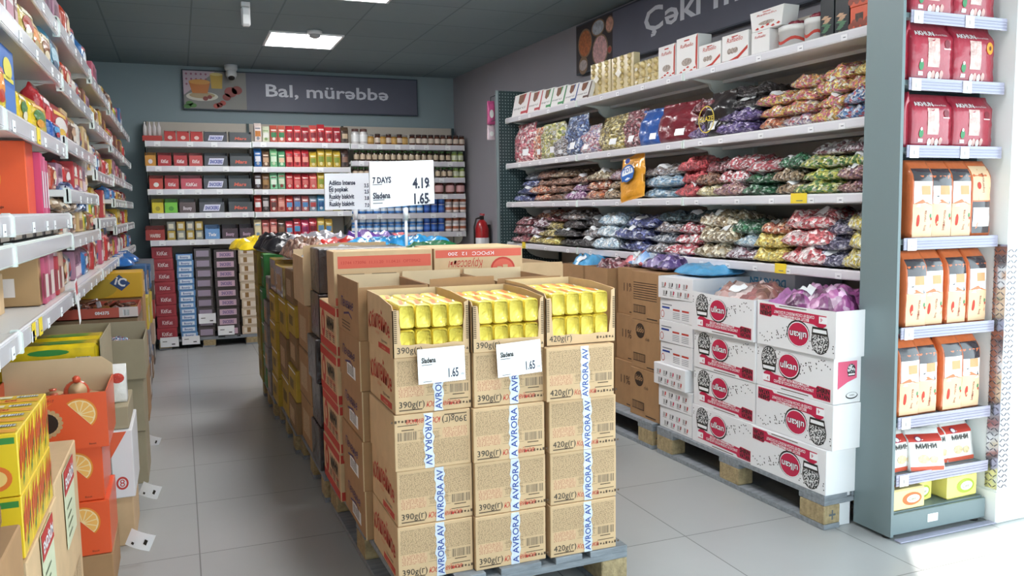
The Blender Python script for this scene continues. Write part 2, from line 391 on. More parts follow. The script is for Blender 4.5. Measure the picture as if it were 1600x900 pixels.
# ------------------------------------------------------------------ ceiling fittings
GLOW = mat('light_diffuser', '#FFFFFF', .5, emit=PANEL_LIGHT)
t = thing('ceiling_light', 'x', 'ceiling light')
b = MB()
for a in ((-.3, -.28, -.3, .3), (.28, .3, -.3, .3), (-.28, .28, -.3, -.28), (-.28, .28, .28, .3)): b.box(a[0], a[1], a[2], a[3], -.012, 0, WHITE)
b.build('frame', t)
b = MB(); b.box(-.28, .28, -.28, .28, -.008, -.002, GLOW); b.build('diffuser', t)
P = Proto(t)
for lab, x, y in (('square flush ceiling light panel nearest the back wall', 1.04, 7.33), ('square ceiling light panel cut by the top edge of the photo', 1.12, 5.53),
                  ('square ceiling light panel above the stacked cartons, third from the back wall', 1.12, 3.7), ('square ceiling light panel above the camera position', 1.12, 1.9)):
    P.put(lab, (x, y, CEIL-.001), 0, 'ceiling light panels')
CAMW = mat('plastic_white', '#DCDDDE', .4)
t = thing('smoke_detector', 'round white smoke detector on the ceiling by the light panel', 'smoke detector', (1.085, 6.95, CEIL))
b = MB(); b.lathe([(.06, 0), (.06, -.02), (.05, -.028)][::-1], CAMW); b.build('base', t)
b = MB(); b.lathe([(.028, -.055), (.045, -.045), (.047, -.028)], mat('detector_grey', '#A9ABAD', .5)); b.build('sensor_head', t)
t = thing('security_camera', 'white turret security camera hanging above the left end of the back sign', 'security camera', (.545, 8.8, CEIL))
b = MB(); b.lathe([(.05, -.055), (.062, -.04), (.062, 0)], CAMW); b.build('mount', t)
b = MB(); b.lathe([(.02, -.05), (.04, -.042), (.052, -.02), (.052, .015), (.04, .035)], CAMW, c=(0, 0, 0)); o = b.build('turret', t, (0, -.01, -.085), (-.5, 0, 0))
b = MB(); b.lathe([(.03, -.004), (.032, .004)], INK); b.build('lens', o, (0, -.0, -.052))
t = thing('motion_sensor', 'small white motion sensor hanging from the ceiling at upper left', 'sensor', (.495, 6.15, CEIL))
b = MB(); b.box(-.03, .03, -.02, .02, -.03, 0, CAMW, .003); b.box(.015, .03, -.012, .012, -.07, -.02, CAMW, .002); b.build('bracket', t)
b = MB(); b.box(-.032, .028, -.035, .02, -.165, -.035, CAMW, .012); b.build('housing', t)
b = MB(); b.box(-.024, .02, -.039, -.034, -.15, -.09, mat('sensor_lens', '#F0F0F0', .3), .002); b.build('sensor_lens', t)

# ------------------------------------------------------------------ wall signs
def sign_back():
    x0, x1, z0, z1 = .088, 2.475, 2.315, 2.705
    t = thing('department_sign', 'long grey sign with white lettering on the back wall above the shelves', 'sign', (0, BACKY-.05, 0))
    b = MB(); b.box(x0, x1, 0, .05, z0, z1, mat('sign_edge', '#3D4450', .5), .003); b.quad((x0+.012, 0, z0+.012), EX, EZ, x1-x0-.024, z1-z0-.024, SIGNG, .001); b.build('panel', t)
    b = MB(); b.text('Bal, mürəbbə', ((.88), 0, 2.47), EX, EZ, .125, SIGNT, .003, width=1.27, bold=.018); b.build('lettering', t)
    b = MB(); W0 = x0+.012; Hh = z1-z0-.024; zz = z0+.012
    b.quad((W0, 0, zz), EX, EZ, .59, Hh, mat('photo_table', '#8E8C88', .6), .002)
    b.poly([(0, .13), (0, Hh), (.3, Hh), (.12, .22)], (W0, 0, zz), EX, EZ, mat('photo_cloth', '#C9B4BE', .6), .0024)
    for i in range(5):
        for j in range(3): b.disc((W0+.03+i*.045, 0, zz+Hh-.03-j*.05), EX, EZ, .012, .012, mat('photo_check', '#A3637A', .6), .0027, 4)
    b.disc((W0+.17, 0, zz+.12), EX, EZ, .15, .045, mat('photo_plate', '#D9D4C6', .5), .0030)
    b.disc((W0+.17, 0, zz+.13), EX, EZ, .12, .03, mat('photo_plate2', '#B9A27E', .5), .0032)
    b.poly([(-.1, .11), (.1, .11), (.07, 0), (-.07, 0)], (W0+.15, 0, zz+.15), EX, EZ, mat('photo_honey', '#C9762B', .4), .0034)
    b.disc((W0+.15, 0, zz+.26), EX, EZ, .1, .025, mat('photo_honey2', '#E0A04A', .4), .0036)
    b.poly([(-.06, .14), (.06, .14), (.05, 0), (-.05, 0)], (W0+.31, 0, zz+.2), EX, EZ, mat('photo_jar', '#C8A33C', .4), .0033)
    b.disc((W0+.31, 0, zz+.34), EX, EZ, .06, .015, mat('photo_jar2', '#DCC980', .4), .0036)
    for cx, cz, r in ((.44, .17, .06), (.5, .19, .05), (.4, .12, .04), (.2, .1, .025), (.24, .115, .022)): b.disc((W0+cx, 0, zz+cz), EX, EZ, r, r*.85, mat('photo_pomegranate', '#8E3F3A', .5), .0038)
    for cx, cz in ((.33, .04), (.36, .06), (.3, .03)): b.disc((W0+cx, 0, zz+cz), EX, EZ, .03, .025, mat('photo_berry', '#A8443A', .5), .0039)
    for cx, cz in ((.05, .05), (.08, .03), (.03, .02)): b.disc((W0+cx, 0, zz+cz), EX, EZ, .035, .022, mat('photo_leaf', '#5B8A4A', .5), .0039)
    b.build('picture', t)
sign_back()
wd = (WN1-WN0).normalized(); WANG = math.atan2(wd.y, wd.x)   # the right wall runs towards the camera along wd
def sign_right():
    # frame: local x runs along the wall from far to near, local -y faces the room
    org = WN0+wd*((8.98-6.0)/abs(wd.y)); org = Vector((org.x, org.y, 0))
    t = thing('department_sign', 'long grey sign high on the right wall, cut off by the top edge', 'sign', org, WANG)
    L = 3.3; z0, z1 = 2.335, 2.715
    b = MB(); b.box(0, L, -.045, -.002, z0, z1, mat('sign_edge'), .003); b.quad((.012, -.045, z0+.012), EX, EZ, L-.024, z1-z0-.024, SIGNG, .001); b.build('panel', t)
    b = MB(); b.text('Çəki məhsulları', (.98, -.045, 2.475), EX, EZ, .155, SIGNT, .003, width=2.15, bold=.018); b.build('lettering', t)
    b = MB(); Hh = z1-z0-.024; Z = z0+.012
    b.quad((.012, -.045, Z), EX, EZ, .55, Hh, mat('photo_dark', '#3B3335', .6), .002)
    for cx, cz, r, cc in ((.13, .21, .11, '#B86A3C'), (.33, .29, .1, '#B9BEC6'), (.36, .12, .12, '#D9A9A8'), (.1, .05, .07, '#B9A9A6'), (.5, .28, .06, '#D8A08A'), (.5, .1, .03, '#B04A3A')):
        b.disc((cx+.02, -.045, Z+cz), EX, EZ, r, min(r, Hh-cz-.004, cz-.002 if cz > .06 else r), mat('photo_ring', '#8C6E52', .5), .0024)
        rr = min(r, Hh-cz-.004); b.disc((cx+.02, -.045, Z+cz), EX, EZ, r*.88, min(r*.88, rr-.01, cz-.012 if cz > .06 else .04), mat('photo_bowl_'+cc[1:], cc, .5, bump=.6, bscale=60, var=.3, vscale=50), .0028)
    b.build('picture', t)
sign_right()

# ------------------------------------------------------------------ shelving
RZ = math.radians(1.93); RORG = Vector((2.57, 3, 0)); RS_, RD_ = Vector((-math.sin(RZ), math.cos(RZ), 0)), Vector((math.cos(RZ), math.sin(RZ), 0))
def rpt(s, d, z=0): return RORG+RS_*(s-3)+RD_*d+EZ*z          # s along the right shelves, d into them
RROWS = [2.015, 1.656, 1.35, 1.03]; RSEC = [2.6, 3.86, 5.07, 6.27]
def dots(name, base, dot):
    m = mat(name, base, .5); t = m.node_tree; b = t.nodes['Principled BSDF']
    tc = nd(t, 'ShaderNodeTexCoord'); ms = nd(t, 'ShaderNodeVectorMath', operation='SCALE'); ms.inputs['Scale'].default_value = 40; t.links.new(tc.outputs['UV'], ms.inputs[0])
    fr = nd(t, 'ShaderNodeVectorMath', operation='FRACTION'); t.links.new(ms.outputs[0], fr.inputs[0])
    sb = nd(t, 'ShaderNodeVectorMath', operation='SUBTRACT'); sb.inputs[1].default_value = (.5, .5, 0); t.links.new(fr.outputs[0], sb.inputs[0])
    ln = nd(t, 'ShaderNodeVectorMath', operation='LENGTH'); t.links.new(sb.outputs[0], ln.inputs[0])
    lt = nd(t, 'ShaderNodeMath', operation='LESS_THAN'); lt.inputs[1].default_value = .16; t.links.new(ln.outputs['Value'], lt.inputs[0])
    mi = nd(t, 'ShaderNodeMix', data_type='RGBA'); mi.inputs['A'].default_value = lin(base); mi.inputs['B'].default_value = lin(dot)
    t.links.new(lt.outputs[0], mi.inputs['Factor']); t.links.new(mi.outputs['Result'], b.inputs['Base Color']); return m
PERF = dots('perforated_steel', '#2F4244', '#9FB0B0')
def shelf_part(root, a0, a1, z, depth, ax='y', rail=RAIL, sur=SHELF, railh=.038, tags=(), lip=True):
    """a shelf with its rail; local frame: a runs along the rail, the rail faces -b"""
    def P(a, b_, z_): return (b_, a, z_) if ax == 'y' else (a, b_, z_)
    def bx(mb, a0, a1, b0, b1, z0, z1, m, c=0):
        if ax == 'y': mb.box(b0, b1, a0, a1, z0, z1, m, c)
        else: mb.box(a0, a1, b0, b1, z0, z1, m, c)
    b = MB(); bx(b, a0+.003, a1-.003, .012, depth, z-.028, z-.001, sur, .002); bx(b, a0+.003, a1-.003, .25, .28, z-.045, z-.028, sur)
    s = b.build('shelf', root)
    b = MB(); bx(b, a0+.004, a1-.004, 0, .012, z-railh, z+.004, rail, .003)
    bx(b, a0+.01, a1-.01, -.002, .0, z-railh+.006, z-.004, mat('rail_strip', '#DCD9DF', .25, coat=.5))
    b.build('price_rail', s)
    for a in (a0+.004, a1-.004):
        b = MB()
        d_ = .006 if a > (a0+a1)/2 else -.006
        pts = [P(a, -.006, z-railh-.002), P(a, -.006, z-.004), P(a, .004, z+.006), P(a, .02, z+.006), P(a, .02, z-railh-.002)]
        b.prism(pts, P(-d_, 0, 0), CAPM)
        b.build('end_cap', s)
    for a in (a0+.006, a1-.009):
        b = MB()
        pts = [P(a, .06, z-.03), P(a, depth, z-.03), P(a, depth, z-.16)]+[P(a, depth-.02-.3*math.sin(k/6*1.57), z-.15+.1*(1-math.cos(k/6*1.57))) for k in range(1, 7)]
        b.prism(pts, P(.003, 0, 0), SHELFG)
        b.build('bracket', s)
    for (a, w, hh, m) in tags:
        b = MB(); bx(b, a, a+w, -.0045, -.003, z-railh+.002, z-railh+.002+hh, m)
        if w > .02:
            bx(b, a+w*.25, a+w*.65, -.0052, -.0045, z-railh+.012, z-railh+.0155, mat('tag_ink', '#6B6B74', .7))
        b.build('price_tag', s)
    return s
YTAG = mat('yellow_tag', '#F2D43A', .5)
random.seed(11)
t = thing('shelving_unit', 'long white wall shelving full of sweets along the right wall', 'shelving', RORG, RZ)
for ri, z in enumerate(RROWS):
    for k in range(3):
        a0, a1 = RSEC[k]-3, RSEC[k+1]-3; tg = []
        a = a0+.12
        while a < a1-.1: tg.append((a, .035, .024, mat('rail_tag', '#E9E7EA', .4))); a += random.uniform(.16, .36)
        if ri == 2 and k == 0: tg.append((a0+.33, .1, .045, YTAG))
        if ri == 3 and k == 0: tg.append((a0+.45, .075, .045, YTAG))
        if ri == 3 and k == 2: tg.append((a1-.36, .06, .05, YTAG))
        shelf_part(t, a0, a1, z, .485, tags=tg)
b = MB(); b.box(.487, .5, RSEC[0]-3, RSEC[3]-3, .05, 2.27, BACKP)
for z in (1.19, 1.5, 1.83): b.box(.485, .487, RSEC[0]-3, RSEC[3]-3, z, z+.003, SHELFG)
b.build('back_panel', t)
for k in range(4):
    b = MB(); b.box(.46, .487, RSEC[k]-3.015, RSEC[k]-2.985, 0, 2.27, SHELFG if k < 3 else STEELD); b.build('upright', t)
b = MB(); b.box(-.06, .5, 3.275, 3.3, 0, 2.235, PERF, 0); b.build('side_panel', t)
b = MB(); b.box(-.075, -.06, 3.262, 3.302, 0, 2.235, STEEL, .003); b.build('panel_edge', t)

# end unit facing the entrance
EX0, EX1, EYF, EYB = 2.505, 3.025, 2.365, 2.545
ES = [2.012, 1.768, 1.52, 1.172, .83, .48, .252, .105]
t = thing('end_unit', 'tall grey steel end unit with narrow shelves at the end of the right shelving', 'shelving', (0, 0, 0))
b = MB(); b.prism([(EX0, EYF-.012, .015), (EX0, EYB, .015), (EX0, EYB, 2.5), (EX0, EYF+.01, 2.5)], (.014, 0, 0), STEEL); b.build('side_panel', t)
b = MB(); b.prism([(EX1, EYF+.1, .015), (EX1, EYB, .015), (EX1, EYB, 2.5), (EX1, EYF+.1, 2.5)], (.008, 0, 0), STEEL); b.build('side_panel', t)
b = MB(); b.box(EX0+.014, EX1, EYB-.012, EYB, .015, 2.5, STEELD); b.quad((EX0+.014, EYB-.013, .1), EX, EZ, EX1-EX0-.014, 2.4, dots('perforated_dark', '#2B3C3E', '#16201F')); b.build('back_panel', t)
CLEAR = mat('rail_clear', '#B9B6CC', .15, coat=.8, alpha=.75)
for i, z in enumerate(ES):
    b = MB(); b.box(EX0+.015, EX1-.002, EYF+.012, EYB-.012, z-.02, z-.001, STEEL, .002); s = b.build('shelf', t)
    if z > .2:
        b = MB(); b.box(EX0+.03, EX1+.006, EYF-.004, EYF+.001, z-.04, z+.006, CLEAR, .001)
        for q in (.008, .02, .03): b.box(EX0+.03, EX1+.004, EYF-.006, EYF-.004, z-.04+q, z-.04+q+.002, mat('rail_ridge', '#8F8DA3', .3))
        b.build('price_rail', s)
        for x in ((.04, .3) if i in (0, 1, 2) else (.045,)):
            b = MB(); b.quad((EX0+x, EYF-.0065, z-.042), EX, EZ, .046, .045, WHITE); b.text('1', (EX0+x+.02, EYF-.0065, z-.03), EX, EZ, .016, INK, .0006); b.build('price_tag', s)
b = MB(); b.box(EX0+.014, EX1, EYF-.004, EYF+.008, .018, .1, STEEL, .002); k = b.build('kick_plate', t)
b = MB(); b.box(EX0+.2, EX0+.255, EYF-.006, EYF-.004, .045, .078, WHITE, .001); b.build('price_tag', k)
for x in (EX0+.03, EX1-.03):
    b = MB(); b.lathe([(.02, 0), (.02, .01), (.008, .018)], INK, c=(x, EYF+.03, 0)); b.build('foot', t)
b = MB(); b.box(EX0+.02, EX1+.02, EYF-.045, EYF-.012, .001, .006, CLEAR, .001)
tag(b.build('loose_rail'), 'clear plastic price rail lying on the floor in front of the end unit', 'price rail')

# back shelving
BYF = 8.47
bx_ = [solve(lambda X: (X, BYF, 1.6), px, -1, 4) for px in (229, 396, 549, 727)]
BROWS = [[hit(300, y, (0, BYF, 0), EY).z for y in (221.5, 260, 296, 333, 375)],
         [hit(470, y, (0, BYF, 0), EY).z for y in (223, 261.5, 296, 331, 370)],
         [hit(640, y, (0, BYF, 0), EY).z for y in (226.5, 252.5, 278, 304, 334, 364)]]
t = thing('shelving_unit', 'white wall shelving across the back wall under the long grey sign', 'shelving', (0, BYF, 0))
for k in range(3):
    for z in BROWS[k]:
        tg = []; a = bx_[k]+.08
        while a < bx_[k+1]-.08: tg.append((a, .055, .045, WHITE)); a += random.uniform(.14, .3)
        shelf_part(t, bx_[k], bx_[k+1], z, .42, 'x', rail=(SHELF if k == 1 else RAIL), railh=.05, tags=tg if k != 1 else tg[::3])
b = MB(); b.box(bx_[0], bx_[3], .42, .44, .1, 2.185, BACKP); b.build('back_panel', t)
for k in range(4):
    b = MB(); b.box(bx_[k]-.012, bx_[k]+.012, .4, .42, .1, 2.185, STEELD); b.build('upright', t)
b = MB(); b.box(bx_[0]+1.0, bx_[3], .02, .42, .06, .12, SHELF); b.build('base_shelf', t)

# left shelving (rail faces the aisle, +x): built in a frame turned half round
LXF = -.39
LSEC = [1.18, 2.40, 3.62, 4.85, 6.07, 7.30, 8.38]
LZ = {0: [2.03, 1.84, 1.575, 1.31, 1.235, 1.015], 1: [2.03, 1.84, 1.575, 1.31, 1.235, 1.015], 2: [2.05, 1.83, 1.605, 1.405, 1.225, 1.015],
      3: [2.03, 1.80, 1.535, 1.28, 1.015], 4: [2.0, 1.76, 1.56, 1.40, 1.22, 1.01], 5: [2.0, 1.76, 1.56, 1.40, 1.22, 1.01]}
t = thing('shelving_unit', 'long white wall shelving along the left wall, packed with biscuits', 'shelving', (LXF, 0, 0), math.pi)
for k in LZ:
    for i, z in enumerate(LZ[k]):
        tg = []; a = -LSEC[k+1]+.1
        while a < -LSEC[k]-.08 and abs(z-1.235) > .005: tg.append((a, .04, .03, WHITE)); a += random.uniform(.16, .35)
        if k == 1 and abs(z-1.575) < .01: tg.append((-2.95, .06, .05, YTAG))
        if k == 1 and abs(z-1.015) < .01: tg += [(-2.62, .055, .05, YTAG), (-2.74, .055, .05, YTAG)]
        green = abs(z-1.235) < .005
        shelf_part(t, -LSEC[k+1], -LSEC[k], z, .45, rail=(SHELFG if green else RAIL), railh=.052, tags=tg)
b = MB(); b.box(.452, .47, -LSEC[-1], -LSEC[0], .05, 2.35, mat('back_panel_pale', '#C4CBC3', .6)); b.build('back_panel', t)
for y in LSEC:
    b = MB(); b.box(.43, .452, -y-.015, -y+.015, 0, 2.35, SHELFG); b.build('upright', t)

# ------------------------------------------------------------------ pallets
def pallet_proto():
    """1.2 along local y, .8 along local x, origin at the near left floor corner"""
    t = thing('pallet', 'x', 'pallet')
    for i, x in enumerate((0, .345, .7)):
        b = MB(); b.box(x, x+.1, 0, 1.2, 0, .022, WOODG, .002); b.build('bottom_board', t)
    for x in (0, .35, .7):
        for y in (0, .53, 1.06):
            b = MB(); b.box(x, x+.1, y, y+.14, .022, .1, CHIP, .004)
            if x == 0 and y == 0: b.text('+', (x+.05, y, .03), EX, EZ, .06, mat('pallet_stamp', '#5E6468', .8), .001, 'c', bold=.01)
            b.build('block', t)
    for y in (0, .53, 1.055):
        b = MB(); b.box(0, .8, y, y+.145, .1, .122, WOODG, .002); b.build('stringer_board', t)
    for x, w in ((0, .145), (.175, .1), (.3275, .145), (.525, .1), (.655, .145)):
        b = MB(); b.box(x, x+w, 0, 1.2, .122, .1435, WOODG, .002); b.build('deck_board', t)
    return Proto(t)
PP = pallet_proto(); gp = 'wooden pallets'
CX = lambda y: .585-.03*(y-2.45)
PP.put('blue-grey wooden pallet under the yellow-filled cartons in front', (.588, 2.42, 0), math.radians(1.2))
for lab, y in (('wooden pallet right behind the foremost centre pallet', 3.68), ('wooden pallet in the middle of the back centre stack', 4.5), ('wooden pallet farthest back in the centre island', 5.32)):
    PP.put(lab, (CX(y)-.0, y+.8, 0), -math.pi/2)
p = rpt(2.55, -.235); PP.put('wooden pallet with chipboard blocks under the white biscuit cartons', (p.x, p.y, 0), RZ, scale=(.84, 1, 1))
p = rpt(3.795, -.235); PP.put('wooden pallet under the brown cartons at the right shelving', (p.x, p.y, 0), RZ, scale=(.84, 1, 1))
PP.put('wooden pallet under the low chocolate cartons at the back wall', (-.235, 8.5, 0), 0, scale=(1.13, .3, .7))

# ------------------------------------------------------------------ cartons
FPRINT = fineprint('fine_print', '#D2B189', '#8A6F52', 300, 330, .5)
FPRINTR = fineprint('fine_print_red', '#D6B08A', '#B4745A', 200, 260, .46)
BARS = None
def barmat(name, paper, ink, freq=420):
    m = mat(name, paper, .6); t = m.node_tree; b = t.nodes['Principled BSDF']
    tc = nd(t, 'ShaderNodeTexCoord'); sx = nd(t, 'ShaderNodeSeparateXYZ'); t.links.new(tc.outputs['UV'], sx.inputs[0])
    no = nd(t, 'ShaderNodeTexNoise', noise_dimensions='1D'); no.inputs['Scale'].default_value = freq; no.inputs['Detail'].default_value = 0
    t.links.new(sx.outputs[0], no.inputs['W'])
    lt = nd(t, 'ShaderNodeMath', operation='LESS_THAN'); lt.inputs[1].default_value = .5; t.links.new(no.outputs[0], lt.inputs[0])
    mi = nd(t, 'ShaderNodeMix', data_type='RGBA'); mi.inputs['A'].default_value = lin(paper); mi.inputs['B'].default_value = lin(ink)
    t.links.new(lt.outputs[0], mi.inputs['Factor']); t.links.new(mi.outputs['Result'], b.inputs['Base Color']); return m
BARC = barmat('barcode_on_card', '#D2B189', '#5A4A3A'); BARW = barmat('barcode_on_white', '#EDEDED', '#333333')
def icons(b, o, ex, ey, n, h, m):
    o = Vector(o); ex = Vector(ex); ey = Vector(ey)
    for i in range(n):
        c = o+ex*(i*h*1.25)
        if i % 3 == 0: b.prism([c, c+ex*h*.8, c+ex*h*.8+ey*h, c+ey*h], ex.cross(ey)*.0006, m)
        elif i % 3 == 1: b.disc(c+ex*h*.45+ey*h*.5, ex, ey, h*.42, h*.42, m, .0007, 8)
        else: b.poly([(0, 0), (h*.9, 0), (h*.45, h)], c, ex, ey, m, .0007)
def biscuit_front(b, w, h, grams, word, y=0.):
    """printing on the short end of a biscuit carton, seen from -y"""
    b.quad((.008, y, h*.50), EX, EZ, w-.016, h*.44, FPRINT, .0005)
    b.quad((.012, y, h*.30), EX, EZ, w*.33, h*.18, FPRINTR, .0005)
    b.quad((w*.42, y, h*.34), EX, EZ, w*.25, h*.14, FPRINT, .0005)
    for x0 in (w*.42,):
        for zz in (h*.3, h*.44): b.quad((w*.40, y, zz), EX, EZ, w*.3, .0008, INKB, .0008)
    b.quad((w*.70, y, h*.31), EX, EZ, w*.26, h*.15, BARC, .0006)
    b.quad((w*.75, y, h*.265), EX, EZ, w*.16, .003, INKB, .0006)
    b.text(grams, (.012, y, h*.11), EX, EZ, h*.115, INK, .0009)
    b.quad((.012, y, h*.055), EX, EZ, w*.3, .0035, INKB, .0006)
    b.text(word, (w*.40, y, h*.09), EX, EZ, h*.10, RED, .0009, shear=.25, sx=.8)
    b.quad((w*.71, y, h*.185), EX, EZ, w*.25, .0025, INKB, .0006)
    icons(b, (w*.70, y, h*.09), EX, EZ, 8, h*.05, INKB)
TAPE = mat('carton_tape', '#D6DDE6', .12, coat=.9, bump=.4, bscale=60)
def tape_mesh(b, x, z0, z1, y, seed, wd=.03):
    """clear tape with blue serif lettering running up the carton"""
    rnd = random.Random(seed); n = 14
    L = [(-wd/2+rnd.uniform(-.004, .003), z0+(z1-z0)*i/n) for i in range(n+1)]; Rr = [(wd/2+rnd.uniform(-.003, .004), z0+(z1-z0)*i/n) for i in range(n+1)]
    for i in range(n): b.poly([L[i], Rr[i], Rr[i+1], L[i+1]], (x, y, 0), EX, EZ, TAPE, .0012)
def tape_text(b, x, z0, z1, y, st, wd=.03):
    b.text(st, (x+wd*.36, y, z0), EZ, -EX, wd*.72, NAVY, .0018, width=(z1-z0)*.98, bold=.012)
def side_print(b, y0, y1, h, x=0.):
    """large red lettering on the long side, seen from -x (text runs towards -y)"""
    L = y1-y0; ex = Vector((0, -1, 0)); o = (x, y1, 0)
    def arch(u, v):
        k = (u/(L*.42)); return Vector((x-.001, y1-L*.48-u, h*.42+v*(1+.45*(1-k*k))-.012*k*k))
    b.text('Юбилейное', (0, 0, 0), ex, EZ, h*.27, RED, 0, 'c', width=L*.84, bold=.012, warp=arch)
    b.text('ПЕЧЕНЬЕ', (x, y1-L*.42, h*.30), ex, EZ, h*.05, REDP, .001, 'c')
    b.text('традиционное', (x, y1-L*.68, h*.2), ex, EZ, h*.055, INK, .001, 'c')
    b.box(x-.001, x-.0002, y0+L*.12, y0+L*.55, h*.04, h*.15, RED, .0)
    b.text('молочное', (x-.001, y0+L*.335, h*.07), ex, EZ, h*.05, CARD, .001, 'c')
BW, BD, BH = .247, .36, .179
def biscuit_carton(name, grams, word, label, seed, flip=False, tape='A AVRORA', with_tape=True):
    t = thing(name, label, 'carton')
    b = MB(); b.box(0, BW, 0, BD, 0, BH-.0015, CARD, .002); b.box(-.0004, 0, .0, BD, BH*.0, .001, CARDD); bo = b.build('box_body', t)
    b = MB(); biscuit_front(b, BW, BH-.002, grams, word); side_print(b, 0, BD, BH); lt = b.build('lettering', t)
    if flip: lt.rotation_euler = (0, 0, 0); lt.scale = (1, 1, 1)
    if with_tape:
        b = MB(); tape_mesh(b, BW*.56, .001, BH-.003, 0, seed); tp = b.build('packing_tape', t)
        b = MB(); tape_text(b, BW*.56, .006, BH-.008, 0, tape); b.build('tape_lettering', tp)
    return Proto(t)
def flip_root(r, x, y, z):
    r.rotation_euler = (0, math.pi, 0); r.location = (x+BW, y, z+BH-.0015)
PA = biscuit_carton('biscuit_carton', '390g(г)', 'Юбилейное', 'x', 5, tape='AVRORA AV')
PA2 = biscuit_carton('biscuit_carton', '390g(г)', 'Юбилейное', 'x', 9, tape='A AVRORA')
PC = biscuit_carton('biscuit_carton', '420g(г)', 'Коровка', 'x', 6, tape='AVRORA AV')
Z0 = .144; YF = 2.452
names = ['lowest', 'second from the pallet', 'third from the pallet', 'fourth from the pallet']
for col, (x, proto, yy) in enumerate(((.585, PA, 2.462), (.836, PA2, 2.446), (1.098, PC, 2.44))):
    cn = ['left', 'middle', 'right'][col]
    for k in range(4):
        lab = 'taped brown biscuit carton in the %s front stack, %s' % (cn, names[k])
        dx = (0, .003, -.002, .004)[k]; dy = (0, .004, -.003, .002)[k]
        if col == 2 and k == 3: dx = -.018; dy = -.02
        if col == 0 and k == 2: 
            r = proto.put('upside-down taped biscuit carton in the left front stack', (0, 0, 0)); flip_root(r, x+dx, yy+dy, Z0+k*BH)
        else: proto.put(lab, (x+dx, yy+dy, Z0+k*BH))

# foil biscuit packs
FOILY = mat('yellow_foil', '#FFE862', .32, metal=.0, coat=.5, bump=.45, bscale=110, var=.03, vscale=60)
def foil_pack(w, h, d):
    n = 10; b = MB(); t = thing('biscuit_pack', 'x', 'biscuit pack')
    # rounded square section swept back, crinkled ends
    sec = []
    for k in range(20):
        a = 2*math.pi*k/20; ca, sa = math.cos(a), math.sin(a)
        sec.append((w/2*math.copysign(abs(ca)**.32, ca), h/2+h/2*math.copysign(abs(sa)**.32, sa)))
    rings = [(0, .90), (.004, .97), (.012, 1)]+[(d*i/6, 1) for i in range(1, 6)]+[(d-.012, 1), (d, .92)]
    vs = []; fs = []
    for y, k in rings:
        for (x, z) in sec: vs.append((x*k*.985, y, h/2+(z-h/2)*k*.985))
    m = len(sec)
    for i in range(len(rings)-1):
        for k in range(m): fs.append((i*m+k, i*m+(k+1) % m, (i+1)*m+(k+1) % m, (i+1)*m+k))
    fs += [tuple(range(m))[::-1], tuple((len(rings)-1)*m+k for k in range(m))]
    b.add(vs, [f[::-1] for f in fs[:-2]]+[fs[-2][::-1][::-1], fs[-1]], FOILY, smooth=True); b.build('wrapper', t)
    b = MB(); b.poly([(-w*.34, .02), (-w*.1, .02), (w*.3, d*.8), (w*.05, d*.8)], (0, 0, h*.992), EX, EY, mat('pack_orange', '#E8833A', .4), .0006)
    b.poly([(w*.0, .03), (w*.14, .03), (w*.36, d*.5), (w*.3, d*.5)], (0, 0, h*.992), EX, EY, WHITE, .0007); b.build('printed_stripe', t)
    return Proto(t)
FPK = foil_pack(.0515, .0765, .165)
def open_carton(label, x, y, z, w, d, h, seed, lefth=None, inner=True, body=CARD, grams='390g(г)', back=.0, frontlip=.036, cutl=.018, cutr=.016):
    """carton with its front torn open"""
    lefth = lefth or h; t = thing('display_carton', label, 'carton', (x, y, z)); rnd = random.Random(seed); T = .003
    b = MB()
    b.prism([(0, 0, 0), (0, d, 0), (0, d, h+back), (0, d*.5, h*.99), (0, d*.2, h*.93), (0, .012, h*.9), (0, 0, h*.82)], (T, 0, 0), body)
    b.prism([(w-T, 0, 0), (w-T, d, 0), (w-T, d, h+back*.9), (w-T, d*.5, h*1.0), (w-T, d*.2, h*.96), (w-T, 0, h*.93)], (T, 0, 0), body)
    b.prism([(0, d-T, 0), (w, d-T, 0), (w, d-T, h+back), (0, d-T, h+back)], (0, T, 0), CARDIN)
    b.prism([(T, T, 0), (w-T, T, 0), (w-T, d, 0), (T, d, 0)], (0, 0, T), body)
    # torn front frame
    fr = [(0, 0), (w, 0), (w, h*.93), (w-.006, h*.93)]
    for i in range(7): fr.append((w-cutr+rnd.uniform(-.002, .002)-i*.0012, h*.9-(h*.9-frontlip)*i/6))
    for i in range(1, 7): fr.append((w-cutr-.008-(w-cutl-cutr-.016)*i/6, frontlip+rnd.uniform(-.002, .004)))
    for i in range(1, 7): fr.append((cutl+.008-i*.0012+rnd.uniform(-.002, .002), frontlip+(h*.82-frontlip)*i/6))
    fr.append((0, h*.82))
    b.prism([(a, 0, c) for a, c in fr], (0, T, 0), body); b.build('box_body', t)
    b = MB(); b.text(grams, (.012, 0, .012), EX, EZ, .02, INK, .0009); icons(b, (w*.72, 0, .012), EX, EZ, 6, .009, INKB)
    for i in range(18): b.quad((.004, 0, .045+i*.006), EX, EZ, .009, .003, INKB, .0006); b.quad((w-.012, 0, .045+i*.006), EX, EZ, .008, .003, INKB, .0006)
    side_print(b, 0, d, h*.9); b.build('lettering', t)
    return t
def fill_packs(x, y, z, side, n=4, w=.247, zoff=.006):
    for depth in (0, 1):
        for row in (0, 1):
            for i in range(n):
                if depth == 1 and row == 0: continue
                h0 = row*.0775
                lab = 'yellow foil pack, %s from left in %s row, %s open carton' % (ORD[i+1], ['front lower', 'front upper', '', 'rear upper'][row+depth*2], side)
                FPK.put(lab, (x+.0205+.0265+i*.0525, y+.006+depth*.17, z+zoff+h0+random.uniform(0, .002)), random.uniform(-.02, .02), 'yellow foil biscuit packs in the open cartons')
random.seed(4)
zt = Z0+4*BH
